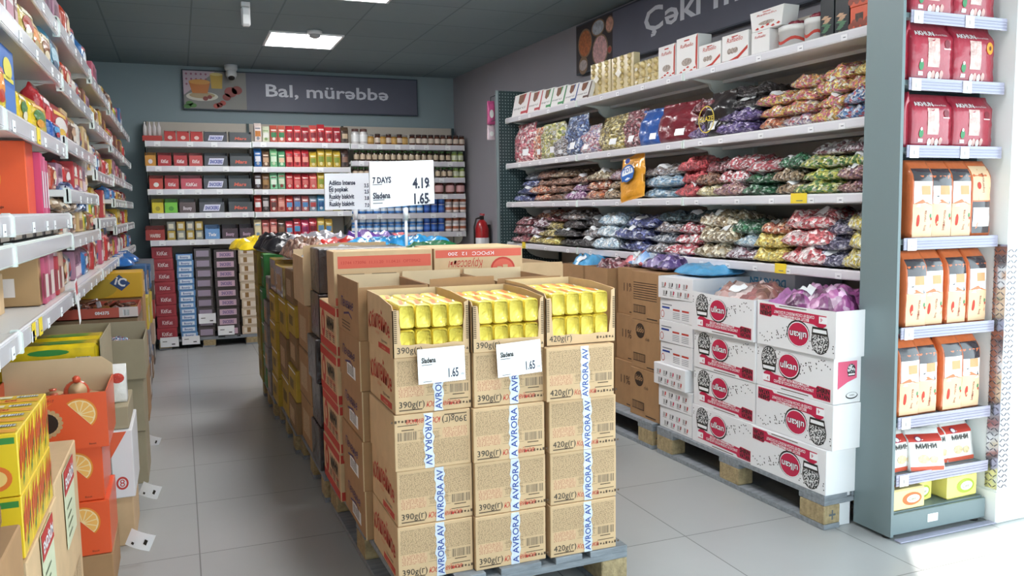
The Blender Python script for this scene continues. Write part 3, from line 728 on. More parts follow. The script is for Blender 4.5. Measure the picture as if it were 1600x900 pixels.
open_carton('open front-torn carton of yellow packs on the left front stack', .585, 2.455, zt, BW, BD, .178, 1); fill_packs(.585, 2.455, zt, 'left')
open_carton('open front-torn carton of yellow packs on the middle front stack', .836, 2.44, zt, BW, BD, .178, 2); fill_packs(.836, 2.44, zt, 'middle')
open_carton('open front-torn carton of yellow packs on the right front stack', 1.09, 2.445, zt+.002, BW+.01, BD, .19, 3, grams='420g(г)', frontlip=.03); fill_packs(1.092, 2.445, zt+.012, 'right')

# price cards
def price_card(label, x, z, w, h, y, lines, price, tilt, rz=0.):
    t = thing('price_card', label, 'price card', (x, y, z), rot=(0, tilt, rz)); b = MB(); b.box(0, w, -.0015, 0, 0, h, mat('card_white', '#F7F8FB', .35)); b.build('card', t)
    b = MB(); b.text(lines, (w*.08, -.0015, h*.60), EX, EZ, h*.15, INK, .0006, bold=.035, sx=.66); b.quad((w*.08, -.0015, h*.53), EX, EZ, w*.22, .0018, INK, .0006)
    b.text(price, (w*.64, -.0015, h*.13), EX, EZ, h*.26, mat('ink_navy', '#2A2F45', .6), .0006, bold=.02, sx=.55); b.text('m', (w*.91, -.0015, h*.15), EX, EZ, h*.09, mat('tag_ink', '#6B6B74', .7), .0006)
    b.quad((w*.1, -.0015, h*.05), EX, EZ, w*.18, .0016, INK, .0006); b.build('lettering', t)
price_card('white price card on the left stack of yellow-filled cartons', .658, .775, .152, .109, 2.44, 'Sladena', '1.65', -.02)
price_card('white price card on the middle stack, tilted up to the right', .914, .776, .152, .107, 2.426, 'Sladena', '1.65', -.05)

# second row: cartons with purple script on their sides
def script_carton():
    t = thing('biscuit_carton', 'x', 'carton'); d = .4
    b = MB(); b.box(0, BW, 0, d, 0, BH-.001, CARDD, .002); b.build('box_body', t)
    b = MB(); ex = Vector((0, -1, 0)); b.text('Печенье', (0, d*.83, BH*.5), ex, EZ, BH*.2, PURPLE, .0009, width=d*.6, shear=.3, bold=.01)
    b.poly([(0, .0), (.1, .012), (.16, -.004), (.155, .004), (.1, .02), (.0, .008)], (0, d*.7, BH*.34), ex, EZ, PURPLE, .0009); b.build('lettering', t)
    b = MB(); b.quad((0, d*.62, BH*.12), ex, EZ, d*.4, BH*.26, WHITE, .0008); b.quad((0, d*.6, BH*.15), ex, EZ, d*.3, BH*.2, BARW, .001); b.build('shipping_label', t)
    b = MB(); b.box(-.001, .003, 0, .004, 0, BH-.002, mat('card_edge', '#D8C29A', .7)); b.build('torn_edge', t)
    return Proto(t)
PS = script_carton()
for k in range(4):
    for c, xx in enumerate((.562, .815, 1.07)):
        if c > 0 and k < 3: continue
        PS.put(('purple-script brown carton, %s, behind the left front stack' % names[k]) if c == 0 else 'brown carton behind the %s front stack, under the open one' % ['', 'middle', 'right'][c],
               (xx-.004*(k % 2), 2.835, Z0+k*BH))
def tall_block(name, label, x, y, z, w, d, h, m, c=.003):
    b = MB(); b.box(0, w, 0, d, 0, h, m, c); o = b.build(name, None, (x, y, z)); return tag(o, label, 'carton')
for c, xx in enumerate((.815, 1.07)): tall_block('brown_carton', 'tall plain brown carton hidden behind the %s front stack' % ['middle', 'right'][c], xx, 2.835, Z0, BW, .4, 3*BH-.002, CARDD)
def flap_carton(label, x, y, z, w, d, h, flaps, m=CARD, script=False, inside=CARDIN, fill=None, rz=0.):
    """open-topped carton; flaps = heights standing above the rim for -x,+x,-y,+y"""
    t = thing('open_carton', label, 'carton', (x, y, z), rz); T = .004; b = MB()
    f = flaps
    b.prism([(0, 0, 0), (0, d, 0), (0, d, h+f[0]), (0, d*.6, h+f[0]*.96), (0, 0, h+f[0]*.9)], (T, 0, 0), m)
    b.prism([(w-T, 0, 0), (w-T, d, 0), (w-T, d, h+f[1]), (w-T, 0, h+f[1])], (T, 0, 0), m)
    b.prism([(T, 0, 0), (w-T, 0, 0), (w-T, 0, h+f[2]), (w*.5, 0, h+f[2]+.002), (T, 0, h+f[2]*.9)], (0, T, 0), m)
    b.prism([(T, d-T, 0), (w-T, d-T, 0), (w-T, d-T, h+f[3]*.95), (T, d-T, h+f[3])], (0, T, 0), inside)
    b.box(T, w-T, T, d-T, 0, T, m); b.build('box_body', t)
    if script:
        b = MB(); ex = Vector((0, -1, 0)); b.text('Печенье', (0, d*.83, h*.5), ex, EZ, h*.2, PURPLE, .0009, width=d*.6, shear=.3, bold=.01)
        b.poly([(0, .0), (.1, .012), (.16, -.004), (.155, .004), (.1, .02), (.0, .008)], (0, d*.7, h*.34), ex, EZ, PURPLE, .0009)
        for q in range(3): b.quad((0, d*.8, h*.2-q*.012), ex, EZ, d*.4, .004, INKB, .0008)
        b.build('lettering', t)
    if fill: b = MB(); b.box(T, w-T, T, d-T, h*.3, h*.72, fill, .01); b.build('contents', t)
    return t
z4 = Z0+4*BH
flap_carton('open brown carton with purple script behind the left front stack', .558, 2.835, z4, .25, .4, .185, (.02, .0, .0, .015), CARDD, True, fill=mat('silver_wrap', '#9B9AA4', .3, metal=.5, bump=.8, bscale=40))
flap_carton('open brown carton behind the middle front stack', .812, 2.835, z4, .25, .4, .185, (.0, .0, .02, .02), CARDD, fill=mat('silver_wrap'))
flap_carton('open brown carton behind the right front stack', 1.07, 2.835, z4, .26, .4, .185, (.0, .0, .01, .02), CARDD, fill=mat('silver_wrap'))

# red banded cartons
def banded(w, d, h, front=True):
    t = thing('banded_carton', 'x', 'carton'); b = MB(); b.box(0, w, 0, d, 0, h-.0015, CARD, .002); b.build('box_body', t)
    b = MB(); ex = Vector((0, -1, 0))
    for z0, z1 in ((h*.02, h*.2), (h*.8, h*.97)):
        b.quad((0, d-.004, z0), ex, EZ, d-.008, z1-z0, RED, .0006); b.quad((.004, 0, z0), EX, EZ, w-.008, z1-z0, RED, .0006)
    b.build('red_band', t)
    b = MB(); b.disc((0, d*.78, h*.5), ex, EZ, .045, .06, RED, .0008); b.disc((0, d*.78, h*.52), ex, EZ, .022, .03, CARD, .0012)
    b.text('МИНИ', (0, d*.55, h*.46), ex, EZ, .05, INK, .0012, width=.17, bold=.03)
    b.text('Круассаны', (0, d*.5, h*.34), ex, EZ, .022, RED, .001, shear=.3)
    for q in range(3):
        for r in range(4): b.quad((0, d*.62-q*.08, h*.24+r*.008), ex, EZ, .05, .0035, INK, .0007)
    for q in range(3):
        x0 = .02+q*(w-.04)/3; b.quad((x0, 0, h*.38), EX, EZ, .1, .05, INK, .0006); b.quad((x0+.004, 0, h*.38+.004), EX, EZ, .092, .042, BARC, .0009); b.quad((x0, 0, h*.68), EX, EZ, .1, .008, INKB, .0006)
    b.build('lettering', t); return Proto(t)
PBd = banded(.42, .40, .197)
for k in range(4): PBd.put('brown carton with red bands, %s in its column' % names[k], (.548+.003*(k % 2), 3.26, Z0+k*.197))
t = thing('banded_carton', 'carton with red top band and three barcodes, on the banded column', 'carton', (.55, 3.262, Z0+4*.197))
b = MB(); b.box(0, .4, 0, .16, 0, .218, CARD, .002); b.build('box_body', t)
b = MB(); b.quad((.016, 0, .15), EX, EZ, .378, .048, mat('band_coral', '#D9604A', .6), .0006); b.quad((.004, 0, .005), EX, EZ, .39, .03, mat('band_coral'), .0006); b.build('red_band', t)
b = MB(); b.text('13744 173096  11.11.20  11.04.21  OPTIMA2', (.03, 0, .167), EX, EZ, .012, RED, .001, width=.32)
for q in range(3):
    x0 = .02+q*.13; b.quad((x0, 0, .055), EX, EZ, .11, .055, INK, .0006); b.quad((x0+.004, 0, .059), EX, EZ, .102, .047, BARC, .0009); b.quad((x0, 0, .12), EX, EZ, .1, .008, INKB, .0006)
b.build('lettering', t)
t = thing('banded_carton', 'upside-down carton with red band and round red logo', 'carton', (.958, 3.262, Z0+4*.197))
b = MB(); b.box(0, .39, 0, .3, 0, .218, CARD, .002); b.build('box_body', t)
b = MB(); b.quad((.006, 0, .178), EX, EZ, .378, .032, mat('band_coral'), .0006); b.build('red_band', t)
b = MB(); b.text('КРОСС  12  200', (.26, 0, .2), -EX, -EZ, .014, WHITE, .001, width=.2)
b.text('Круассаны', (.21, 0, .165), -EX, -EZ, .035, RED, .001, width=.15, shear=.3)
b.disc((.3, 0, .125), EX, EZ, .055, .05, RED, .0008); b.disc((.3, 0, .125), EX, EZ, .047, .042, mat('band_coral'), .0012); b.quad((.275, 0, .11), EX, EZ, .02, .025, CARD, .0016); b.quad((.3, 0, .12), EX, EZ, .022, .022, CARD, .0016)
b.build('lettering', t)
t = tall_block('brown_carton', 'plain brown carton block under the upside-down red-logo carton', .972, 3.262, Z0, .39, .39, 4*.197-.002, CARDD)

# columns further back on the left edge of the centre island
OLIVE = mat('olive_carton', '#8B7A2E', .6, var=.15, vscale=12); YEL = mat('yellow_carton', '#B5942A', .6, var=.15, vscale=12); BRC = mat('brown_carton_dark', '#8A6A48', .75, var=.1)
GRC = mat('green_carton', '#2E7A38', .5); DKW = mat('dark_wrap', '#2C2224', .35, coat=.35, bump=.8, bscale=30, var=.3, vscale=12); GREYW = mat('grey_wrap', '#7A7070', .4, bump=.5, var=.25, vscale=20)
backcols = [(3.69, 3.93, [('dark film-wrapped carton', DKW, .2)]*4+[('dark film-wrapped top carton', DKW, .2)], 1),
            (3.95, 4.33, [('plain brown carton', CARDD, .24)]*3, 0),
            (4.35, 4.66, [('yellow-brown carton', BRC, .17), ('yellow carton', YEL, .17), ('yellow-brown carton', BRC, .17), ('yellow carton', YEL, .17), ('brown carton', BRC, .18)], 0),
            (4.68, 5.02, [('golden carton', YEL, .23), ('brown carton', BRC, .23), ('golden carton', YEL, .22), ('golden shiny carton', foil('gold_wrap', '#9A7B34'), .18)], 0),
            (5.04, 5.36, [('golden yellow carton', YEL, .17)]*4+[('golden shiny carton', foil('gold_wrap', '#9A7B34'), .2)], 0),
            (5.38, 5.60, [('grey torn-edged carton', GREYW, .15)]*5, 1),
            (5.62, 5.80, [('green carton', GRC, .222)]*4, 0),
            (5.82, 6.10, [('olive yellow carton', OLIVE, .225)]*4, 0)]
for ci, (y0, y1, lst, jit) in enumerate(backcols):
    z = Z0; wd_ = .40
    for k, (ds, m, h) in enumerate(lst):
        x = CX((y0+y1)/2)+random.uniform(-.008, .008)*(1+jit)
        t = thing('wrapped_carton' if m in (DKW, GREYW) else 'brown_carton', '%s, %s in the %s column behind the banded ones' % (ds, ['lowest', 'second', 'third', 'fourth', 'fifth'][k], ORD[ci+1]), 'carton', (x, y0, z))
        b = MB(); b.box(0, wd_, 0, y1-y0, 0, h-.002, m, .004); b.build('box_body', t)
        b = MB(); ex = Vector((0, -1, 0)); d = y1-y0
        if m in (DKW,):
            for q in range(5): b.poly([(0, 0), (.01, .0), (.03, .06), (.02, .065)], (0, d*.9-q*.04, .03+.02*(q % 3)), ex, EZ, mat('silver_crease', '#B9B4BA', .2, metal=.7), .001)
        elif m is GRC or m is OLIVE or m is YEL: b.quad((0, d*.8, h*.3), ex, EZ, d*.5, h*.3, mat('faded_print', '#6E5A22', .6), .001); b.quad((0, d-.01, h*.86), ex, EZ, d-.02, .008, WHITE if m is not OLIVE else YEL, .001)
        else:
            b.quad((0, d*.85, h*.2), ex, EZ, d*.6, h*.5, FPRINT, .001); b.quad((0, d-.01, .004), ex, EZ, d-.02, .005, INKB, .001)
        b.build('print', t); z += h
flap_carton('tall-flapped brown carton standing behind the red banded cartons', .525, 3.955, Z0+.722, .40, .37, .2, (.03, .02, .09, .05), CARD)
PSTK = []
for (x0, x1, y0, y1) in ((.94, 1.34, 3.69, 4.47), (1.35, 1.74, 3.69, 4.47), (.93, 1.33, 4.5, 5.28), (1.34, 1.73, 4.5, 5.28), (.92, 1.32, 5.32, 6.1), (1.33, 1.72, 5.32, 6.1)):
    i = len(PSTK)+1; PSTK.append(1)
    h = .87
    t = flap_carton('large open brown bin carton %s row, %s side, under the heaped bags' % (['', 'front', 'front', 'middle', 'middle', 'back', 'back'][i], ['right', 'left'][i % 2]), x0, y0, Z0, x1-x0, y1-y0, h, (.02, .02, .03, .02), CARD)
    b = MB(); b.box(.005, x1-x0-.005, .005, y1-y0-.005, .4, .82, DKW, .02); b.build('contents', t)

# ------------------------------------------------------------------ low cartons on the right pallets
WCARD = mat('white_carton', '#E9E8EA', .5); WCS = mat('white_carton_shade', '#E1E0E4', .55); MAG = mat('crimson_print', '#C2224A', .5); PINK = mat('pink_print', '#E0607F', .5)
def dome(b, o, ex, ey, s, m1, m2):
    """round-topped striped biscuit drawn in print"""
    o = Vector(o); b.disc(o+ey*s*.1, ex, ey, s*.55, s*.62, INK, .0009, 22)
    b.disc(o+ey*s*.12, ex, ey, s*.5, s*.56, m1, .0013, 22)
    b.poly([(-s*.5, -.16*s), (s*.52, -.16*s), (s*.48, -.52*s), (-s*.42, -.52*s)], o, ex, ey, INK, .0017)
    b.poly([(-s*.42, -.26*s), (s*.44, -.26*s), (s*.42, -.42*s), (-s*.38, -.42*s)], o, ex, ey, WHITE, .0021)
SPECK = mat('speckled_print', '#8F8F92', .6)
def _speck():
    t = SPECK.node_tree; b = t.nodes['Principled BSDF']; tc = nd(t, 'ShaderNodeTexCoord'); n = nd(t, 'ShaderNodeTexNoise'); n.inputs['Scale'].default_value = 150; n.inputs['Detail'].default_value = 1
    t.links.new(tc.outputs['Object'], n.inputs['Vector']); lt = nd(t, 'ShaderNodeMath', operation='LESS_THAN'); lt.inputs[1].default_value = .5; t.links.new(n.outputs[0], lt.inputs[0])
    mi = nd(t, 'ShaderNodeMix', data_type='RGBA'); mi.inputs['A'].default_value = lin('#D8D8D8'); mi.inputs['B'].default_value = lin('#222226'); t.links.new(lt.outputs[0], mi.inputs['Factor']); t.links.new(mi.outputs['Result'], b.inputs['Base Color'])
_speck()
UL, UH, UD = .455, .187, .36
def ulk_print(b, inv):
    """front of the marshmallow-biscuit carton; seen from -x, text runs towards -y"""
    ex0, ey0 = Vector((0, -1, 0)), Vector((0, 0, 1)); L, H = UL, UH
    if inv: ex, ey, o = -ex0, -ey0, Vector((0, 0, H))
    else: ex, ey, o = ex0, ey0, Vector((0, L, 0))
    A = lambda u, v: o+ex*u+ey*v
    dome(b, A(.082, .118), ex, ey, .088, SPECK, WHITE)
    b.disc(A(.205, .112), ex, ey, .066, .056, INK, .0009); b.disc(A(.203, .115), ex, ey, .062, .052, WHITE, .0012); b.disc(A(.203, .115), ex, ey, .058, .048, MAG, .0015)
    b.text('ulkan', A(.203, .104), ex, ey, .03, INK, .002, 'c', width=.1, bold=.045); b.text('ulkan', A(.203, .104), ex, ey, .03, WHITE, .0026, 'c', width=.096, bold=.012)
    b.poly([(.05, .062), (.075, .078), (.12, .064), (.36, .052), (.37, .062), (.44, .058), (.44, .008), (.35, .008), (.34, .018), (.05, .024)], o, ex, ey, MAG, .0008)
    b.poly([(.045, .028), (.09, .028), (.09, .056), (.045, .056)], o, ex, ey, WHITE, .0011); b.text('4', A(.07, .033), ex, ey, .018, MAG, .0015)
    b.text('BISCUIT WITH MARSHMALLOW', A(.145, .045), ex, ey, .0125, WHITE, .0013, bold=.02, width=.18); b.text('COATED BY COCOA PRODUCT & COCONUT', A(.115, .03), ex, ey, .0125, WHITE, .0013, bold=.02, width=.235)
    b.text('SHIRIN', A(.365, .037), ex, ey, .02, INK, .0014, width=.07, bold=.04); b.text('VATAN', A(.365, .014), ex, ey, .02, INK, .0014, width=.07, bold=.04)
    rnd = random.Random(5)
    for i in range(46):
        u = .01+rnd.random()*.14 if i < 16 else .27+rnd.random()*.17; v = .13+rnd.random()*.04 if i < 16 else .09+(u-.27)*.3+rnd.random()*.045
        if v < .178: b.poly([(0, .0035), (.0035, 0), (0, -.0035), (-.0035, 0)], A(u, v), ex, ey, INK, .0008)
    for q in range(1): b.quad(A(.16, .008), ex, ey, .16, .0035, INKB, .0007)
    # narrow end, seen from -y
    if inv: o2, a, c = Vector((UD, 0, H)), -EX, -EZ
    else: o2, a, c = Vector((0, 0, 0)), EX, EZ
    B_ = lambda u, v: o2+a*u+c*v
    b.poly([(.02, .17), (.12, .17), (.12, .1), (.07, .085), (.02, .06)], o2, a, c, PINK, .0008); dome(b, B_(.09, .13), a, c, .04, SPECK, WHITE)
    b.disc(B_(.095, .03), a, c, .032, .014, INK, .0009); b.disc(B_(.095, .032), a, c, .028, .011, WCARD, .0012); b.text('SHIRIN', B_(.095, .029), a, c, .006, INK, .0016, 'c')
def ulk(inv):
    t = thing('biscuit_carton', 'x', 'carton'); b = MB(); b.box(0, UD, 0, UL, 0, UH-.0015, WCARD, .002); b.build('box_body', t)
    b = MB(); ulk_print(b, inv); b.build('lettering', t); return Proto(t)
UN, UI = ulk(False), ulk(True)
def rput(proto, label, s, d, z, dr=0., group=None, **k):
    p = rpt(s, d, z); return proto.put(label, p, RZ+dr, group, **k)
nn4 = ['lowest', 'second from the pallet', 'third from the pallet', 'topmost']
rput(UI, 'white biscuit carton printed upside down, lowest beside the grey end unit', 2.545, -.235, Z0)
rput(UI, 'white biscuit carton printed upside down, second beside the grey end unit', 2.525, -.225, Z0+UH)
rput(UN, 'upright white carton with red ribbon, third beside the grey end unit', 2.53, -.222, Z0+2*UH)
for k in range(3): rput(UN, 'white carton with striped round biscuit, %s in the second stack from the end unit' % ['lowest', 'second', 'third'][k], 2.995-.004*k, -.225+.004*(k % 2), Z0+k*UH)
def rim_carton(label, s, d, z, inv, fl=0):
    """same carton, open at the top with bags inside"""
    p = rpt(s, d, z); t = thing('open_carton', label, 'carton', p, RZ); T = .004; b = MB(); H = UH
    b.prism([(0, 0, 0), (0, UL, 0), (0, UL, H+.004), (0, UL*.6, H-.004), (0, UL*.2, H-.002), (0, 0, H)], (T, 0, 0), WCARD)
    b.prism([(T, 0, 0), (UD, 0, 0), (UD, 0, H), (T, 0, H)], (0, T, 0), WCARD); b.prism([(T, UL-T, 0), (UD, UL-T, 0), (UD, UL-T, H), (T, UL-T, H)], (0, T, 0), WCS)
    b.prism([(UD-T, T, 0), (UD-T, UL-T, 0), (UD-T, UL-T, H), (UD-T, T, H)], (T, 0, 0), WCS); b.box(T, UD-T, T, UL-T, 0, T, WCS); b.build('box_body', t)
    b = MB(); ulk_print(b, inv); b.build('lettering', t)
rim_carton('open white carton printed upside down, purple bags inside, beside end unit', 2.515, -.232, Z0+3*UH, True)
rim_carton('open white carton heaped with a pinkish-brown clear bag', 2.985, -.24, Z0+3*UH, False)
# flat white cartons with small pack pictures
FH = .115
def flat(kind):
    t = thing('flat_carton', 'x', 'carton'); b = MB(); L = .29; b.box(0, .38, 0, L, 0, FH-.002, WCARD, .002); b.build('box_body', t); b = MB(); ex = Vector((0, -1, 0))
    if kind == 0:
        for i in range(4):
            for j in range(2):
                u = .03+i*.06+j*.012; v = .06-j*.042; b.quad((0, L-u, v), ex, EZ, .022, .022, BARW, .0008); b.poly([(0, 0), (.01, .004), (.014, .02), (.004, .024)], (0, L-u-.026, v), ex, EZ, [RED, INK, MAG, mat('print_brownred', '#8C3A2E', .6)][(i+j) % 4], .001); b.quad((0, L-u, v-.005), ex, EZ, .035, .002, INKB, .0008)
    else:
        b.quad((0, L-.02, .06), ex, EZ, .07, .01, NAVY, .0008); b.quad((0, L-.02, .078), ex, EZ, .09, .006, mat('print_grey', '#8A8A92', .6), .0008)
        b.disc((0, L-.025, .03), ex, EZ, .016, .02, RED, .0008); b.disc((0, L-.025, .03), ex, EZ, .012, .016, WCARD, .001)
        for i in range(2):
            b.quad((0, L-.12-i*.08, .055), ex, EZ, .06, .009, RED, .0008)
            for j in range(4): b.quad((0, L-.12-i*.08, .015+j*.009), ex, EZ, .06, .003, mat('print_grey'), .0008)
    b.build('lettering', t); return Proto(t)
F0_, F1_ = flat(0), flat(1)
pat = [0, 0, 0, 1, 1, 1, 0]
z = Z0
for k in range(7):
    off = -.02 if k == 2 else 0.; ds = .03 if k == 2 else 0
    rput([F0_, F1_][pat[k]], 'flat carton %s, %s up in the stack by the red-logo cartons' % (['with tiny pack pictures', 'with red and blue print'][pat[k]], ORD[k+1]), 3.462+ds, -.22+off, z, random.uniform(-.03, .03)); z += FH
p = rpt(3.46, -.15, z+.001)
t = thing('blue_print_carton', 'white carton with blue upside-down lettering lying behind the small white cartons', 'carton', rpt(3.15, .14, Z0+.631), RZ)
b = MB(); b.box(0, .3, 0, .5, 0, .2, mat('white_blue_carton', '#DDE4EA', .5), .002); b.build('box_body', t)
b = MB(); b.text('DONG FENGER', (0, .06, .17), EY, -EZ, .04, mat('print_cyan', '#4E9BC4', .5), .001, width=.36, bold=.03); b.poly([(0, 0), (.05, 0), (0, .04)], (0, .46, .06), -EY, EZ, mat('print_cyan'), .001); b.build('lettering', t)
tall_block('brown_carton', 'plain brown carton propping the blue-lettered carton', 0, 0, 0, .3, .5, .63, CARDD); o = COL.objects[-1]
o = [q for q in COL.objects if q.get('label') == 'plain brown carton propping the blue-lettered carton'][0]; o.location = rpt(3.0, .14, Z0); o.rotation_euler = (0, 0, RZ); o.scale = (1, 1.6, 1)
# brown cartons with dark oval logo / with percent sign
def brownie(kind, w, d, h):
    t = thing('brown_carton', 'x', 'carton'); b = MB(); b.box(0, w, 0, d, 0, h-.002, CARDD, .002); b.build('box_body', t); b = MB(); ex = Vector((0, -1, 0))
    if kind == 0:
        b.disc((0, d*.68, h*.78), ex, EZ, .045, .042, mat('print_dark_brown', '#3C2E24', .6), .0008); b.text('kido', (0, d*.68, h*.75), ex, EZ, .03, CARDD, .0014, 'c', bold=.03, shear=.2); b.text('club', (0, d*.5, h*.6), ex, EZ, .018, mat('print_dark_brown'), .001)
    elif kind == 1:
        for i in range(8): b.quad((0, d*.92, h*.42+i*.013), ex, EZ, d*.8, .004, mat('print_dark_brown', '#3C2E24', .6), .0008)
    else: b.text('11%', (0, d*.5, h*.5), ex, EZ, .05, mat('print_dark_brown', '#3C2E24', .6), .001, 'c')
    if kind < 2: b.quad((0, d*.92, h*.14), ex, EZ, d*.42, .045, mat('print_dark_brown'), .0008); b.quad((0, d*.91, h*.14+.004), ex, EZ, d*.39, .037, mat('barcode_on_brown', '#A9825B') if 'barcode_on_brown' in _M else barmat('barcode_on_brown', '#A9825B', '#4A382A'), .0011)
    b.quad((0, d*.45, .012), ex, EZ, d*.35, .006, mat('print_dark_brown'), .0008)
    b.build('lettering', t); return Proto(t)
B0, B1, B2 = brownie(0, .3, .29, .27), brownie(1, .3, .29, .27), brownie(2, .3, .24, .27)
rput(B0, 'brown carton with dark oval logo, lowest by the flat white cartons', 3.775, -.205, Z0); rput(B0, 'brown carton with dark oval logo, middle of its stack', 3.772, -.20, Z0+.27)
rput(B1, 'brown carton with lines of print, on top of two oval-logo cartons', 3.772, -.20, Z0+.54)
for k in range(3): rput(B2, 'brown carton with percent print, %s behind the oval-logo cartons' % ['lowest', 'middle', 'topmost'][k], 4.085, -.15+.01*k, Z0+.27*k)
for k, s in enumerate((4.36, 4.66)): 
    p = rpt(s, -.18, Z0); t = thing('open_carton', 'tall open brown carton of mixed bags, %s beyond the percent cartons' % ['just', 'further'][k], 'carton', p, RZ); b = MB()
    b.box(0, .3, 0, .004, 0, .8, CARDD); b.box(0, .3, .276, .28, 0, .8, CARDD); b.box(0, .004, .004, .276, 0, .8, CARDD); b.box(.296, .3, .004, .276, 0, .8, CARDIN); b.box(.004, .296, .004, .276, 0, .72, CARDD, .01); b.build('box_body', t)
b = MB(); b.box(0, .06, 0, .025, 0, .2, WCARD, .001)
for q in range(3): b.quad((0, .02, .04+q*.05), (0, -1, 0), EZ, .012, .03, INK, .001)
o = b.build('carton_scrap', None, (2.44, 2.56, .001)); tag(o, 'narrow white carton edge on the floor between pallet and grey end unit', 'carton')

# ------------------------------------------------------------------ bags of sweets
LABW = mat('bag_label', '#F2F2F4', .35)
def lying_bag(seed, w=.26, d=.3, h=.075):
    """pillow bag lying flat: w along y (across the shelf front), d into the shelf (+x)"""
    rnd = random.Random(seed); nx, ny = 16, 14; b = MB(); top = {}; ob = Vector((rnd.random()*50, rnd.random()*50, 0)); tw = rnd.uniform(-.15, .15)
    vs = []; 
    for side in (1, -1):
        for i in range(nx+1):
            for j in range(ny+1):
                u = -1+2*i/nx; v = -1+2*j/ny
                t = max(0, (1-abs(u)**3.0)*(1-abs(v)**3.0))**.5
                n1 = noise.noise(Vector((u*2.2, v*2.2, 0))+ob); n2 = noise.noise(Vector((u*7, v*7, 5))+ob)
                x = d/2*u*(1-.07*abs(v)**3+.05*n1)+tw*.05*v; y = w/2*v*(1-.08*abs(u)**3+.05*noise.noise(Vector((u*2, v*2, 9))+ob))
                if side > 0: z = h*(.30+t*(.66+.42*n1+.26*n2))
                else: z = h*(.30-t*.30*(1+.3*n2))
                z += h*.12*(abs(u)**6+abs(v)**6)*n1
                vs.append((x+d/2, y, max(z, 0)))
    fs = []; N = (nx+1)*(ny+1); row = ny+1
    for i in range(nx):
        for j in range(ny):
            a = i*row+j; fs.append((a, a+row, a+row+1, a+1)); fs.append((N+a, N+a+1, N+a+row+1, N+a+row))
    per = [(i, 0) for i in range(nx)]+[(nx, j) for j in range(ny)]+[(i, ny) for i in range(nx, 0, -1)]+[(0, j) for j in range(ny, 0, -1)]
    ids = [i*row+j for i, j in per]
    for k in range(len(ids)): a, c = ids[k], ids[(k+1) % len(ids)]; fs.append((a, N+a, N+c, c))
    b.add(vs, fs, WHITE, smooth=True)
    # a paper label following the sloping front
    lb = MB(); i0 = rnd.randint(1, 2); j0 = rnd.randint(3, 8); q = []
    lv = []; 
    for i in range(i0, i0+4):
        for j in range(j0, j0+4): x, y, z = vs[i*row+j]; lv.append((x-.002, y, z+.004))
    lf = [(a*4+c, a*4+4+c, a*4+5+c, a*4+c+1) for a in range(3) for c in range(3)]
    lb.add(lv, lf, LABW, smooth=True)
    return b, lb
def bag_proto(name, mb, lb, cat='bag'):
    t = thing(name, 'x', cat); o = mb.build('bag_body', t); me = o.data
    l = lb.build('paper_label', t) if lb else None
    return t, o, l
class BagKit:
    def __init__(s, makers): s.p = []; s.makers = makers; s.used = [False]*len(makers)
    def put(s, i, m, label, loc, rot, scale, group=None, lab=True, name='candy_bag'):
        i %= len(s.makers)
        if i not in [k for k, _ in s.p]:
            mb, lb = s.makers[i](); me = {}
            t = bpy.data.objects.new(name, None); o = mb.build('bag_body'); l = lb.build('paper_label') if lb else None
            s.p.append((i, (o.data, l.data if l else None))); bpy.data.objects.remove(o)
            if l: bpy.data.objects.remove(l)
            bpy.data.objects.remove(t)
        bm_, lm_ = dict(s.p)[i]
        t = bpy.data.objects.new(name, None); COL.objects.link(t); t.location = loc; t.rotation_euler = rot; t.scale = scale; t.empty_display_size = .05
        tag(t, label, 'bag', group)
        o = bpy.data.objects.new('bag_body', bm_); COL.objects.link(o); o.parent = t; o.material_slots[0].link = 'OBJECT'; o.material_slots[0].material = m
        if lab and lm_: l = bpy.data.objects.new('paper_label', lm_); COL.objects.link(l); l.parent = t
        return t
LB = BagKit([(lambda sd=sd: lying_bag(sd)) for sd in range(1, 8)])
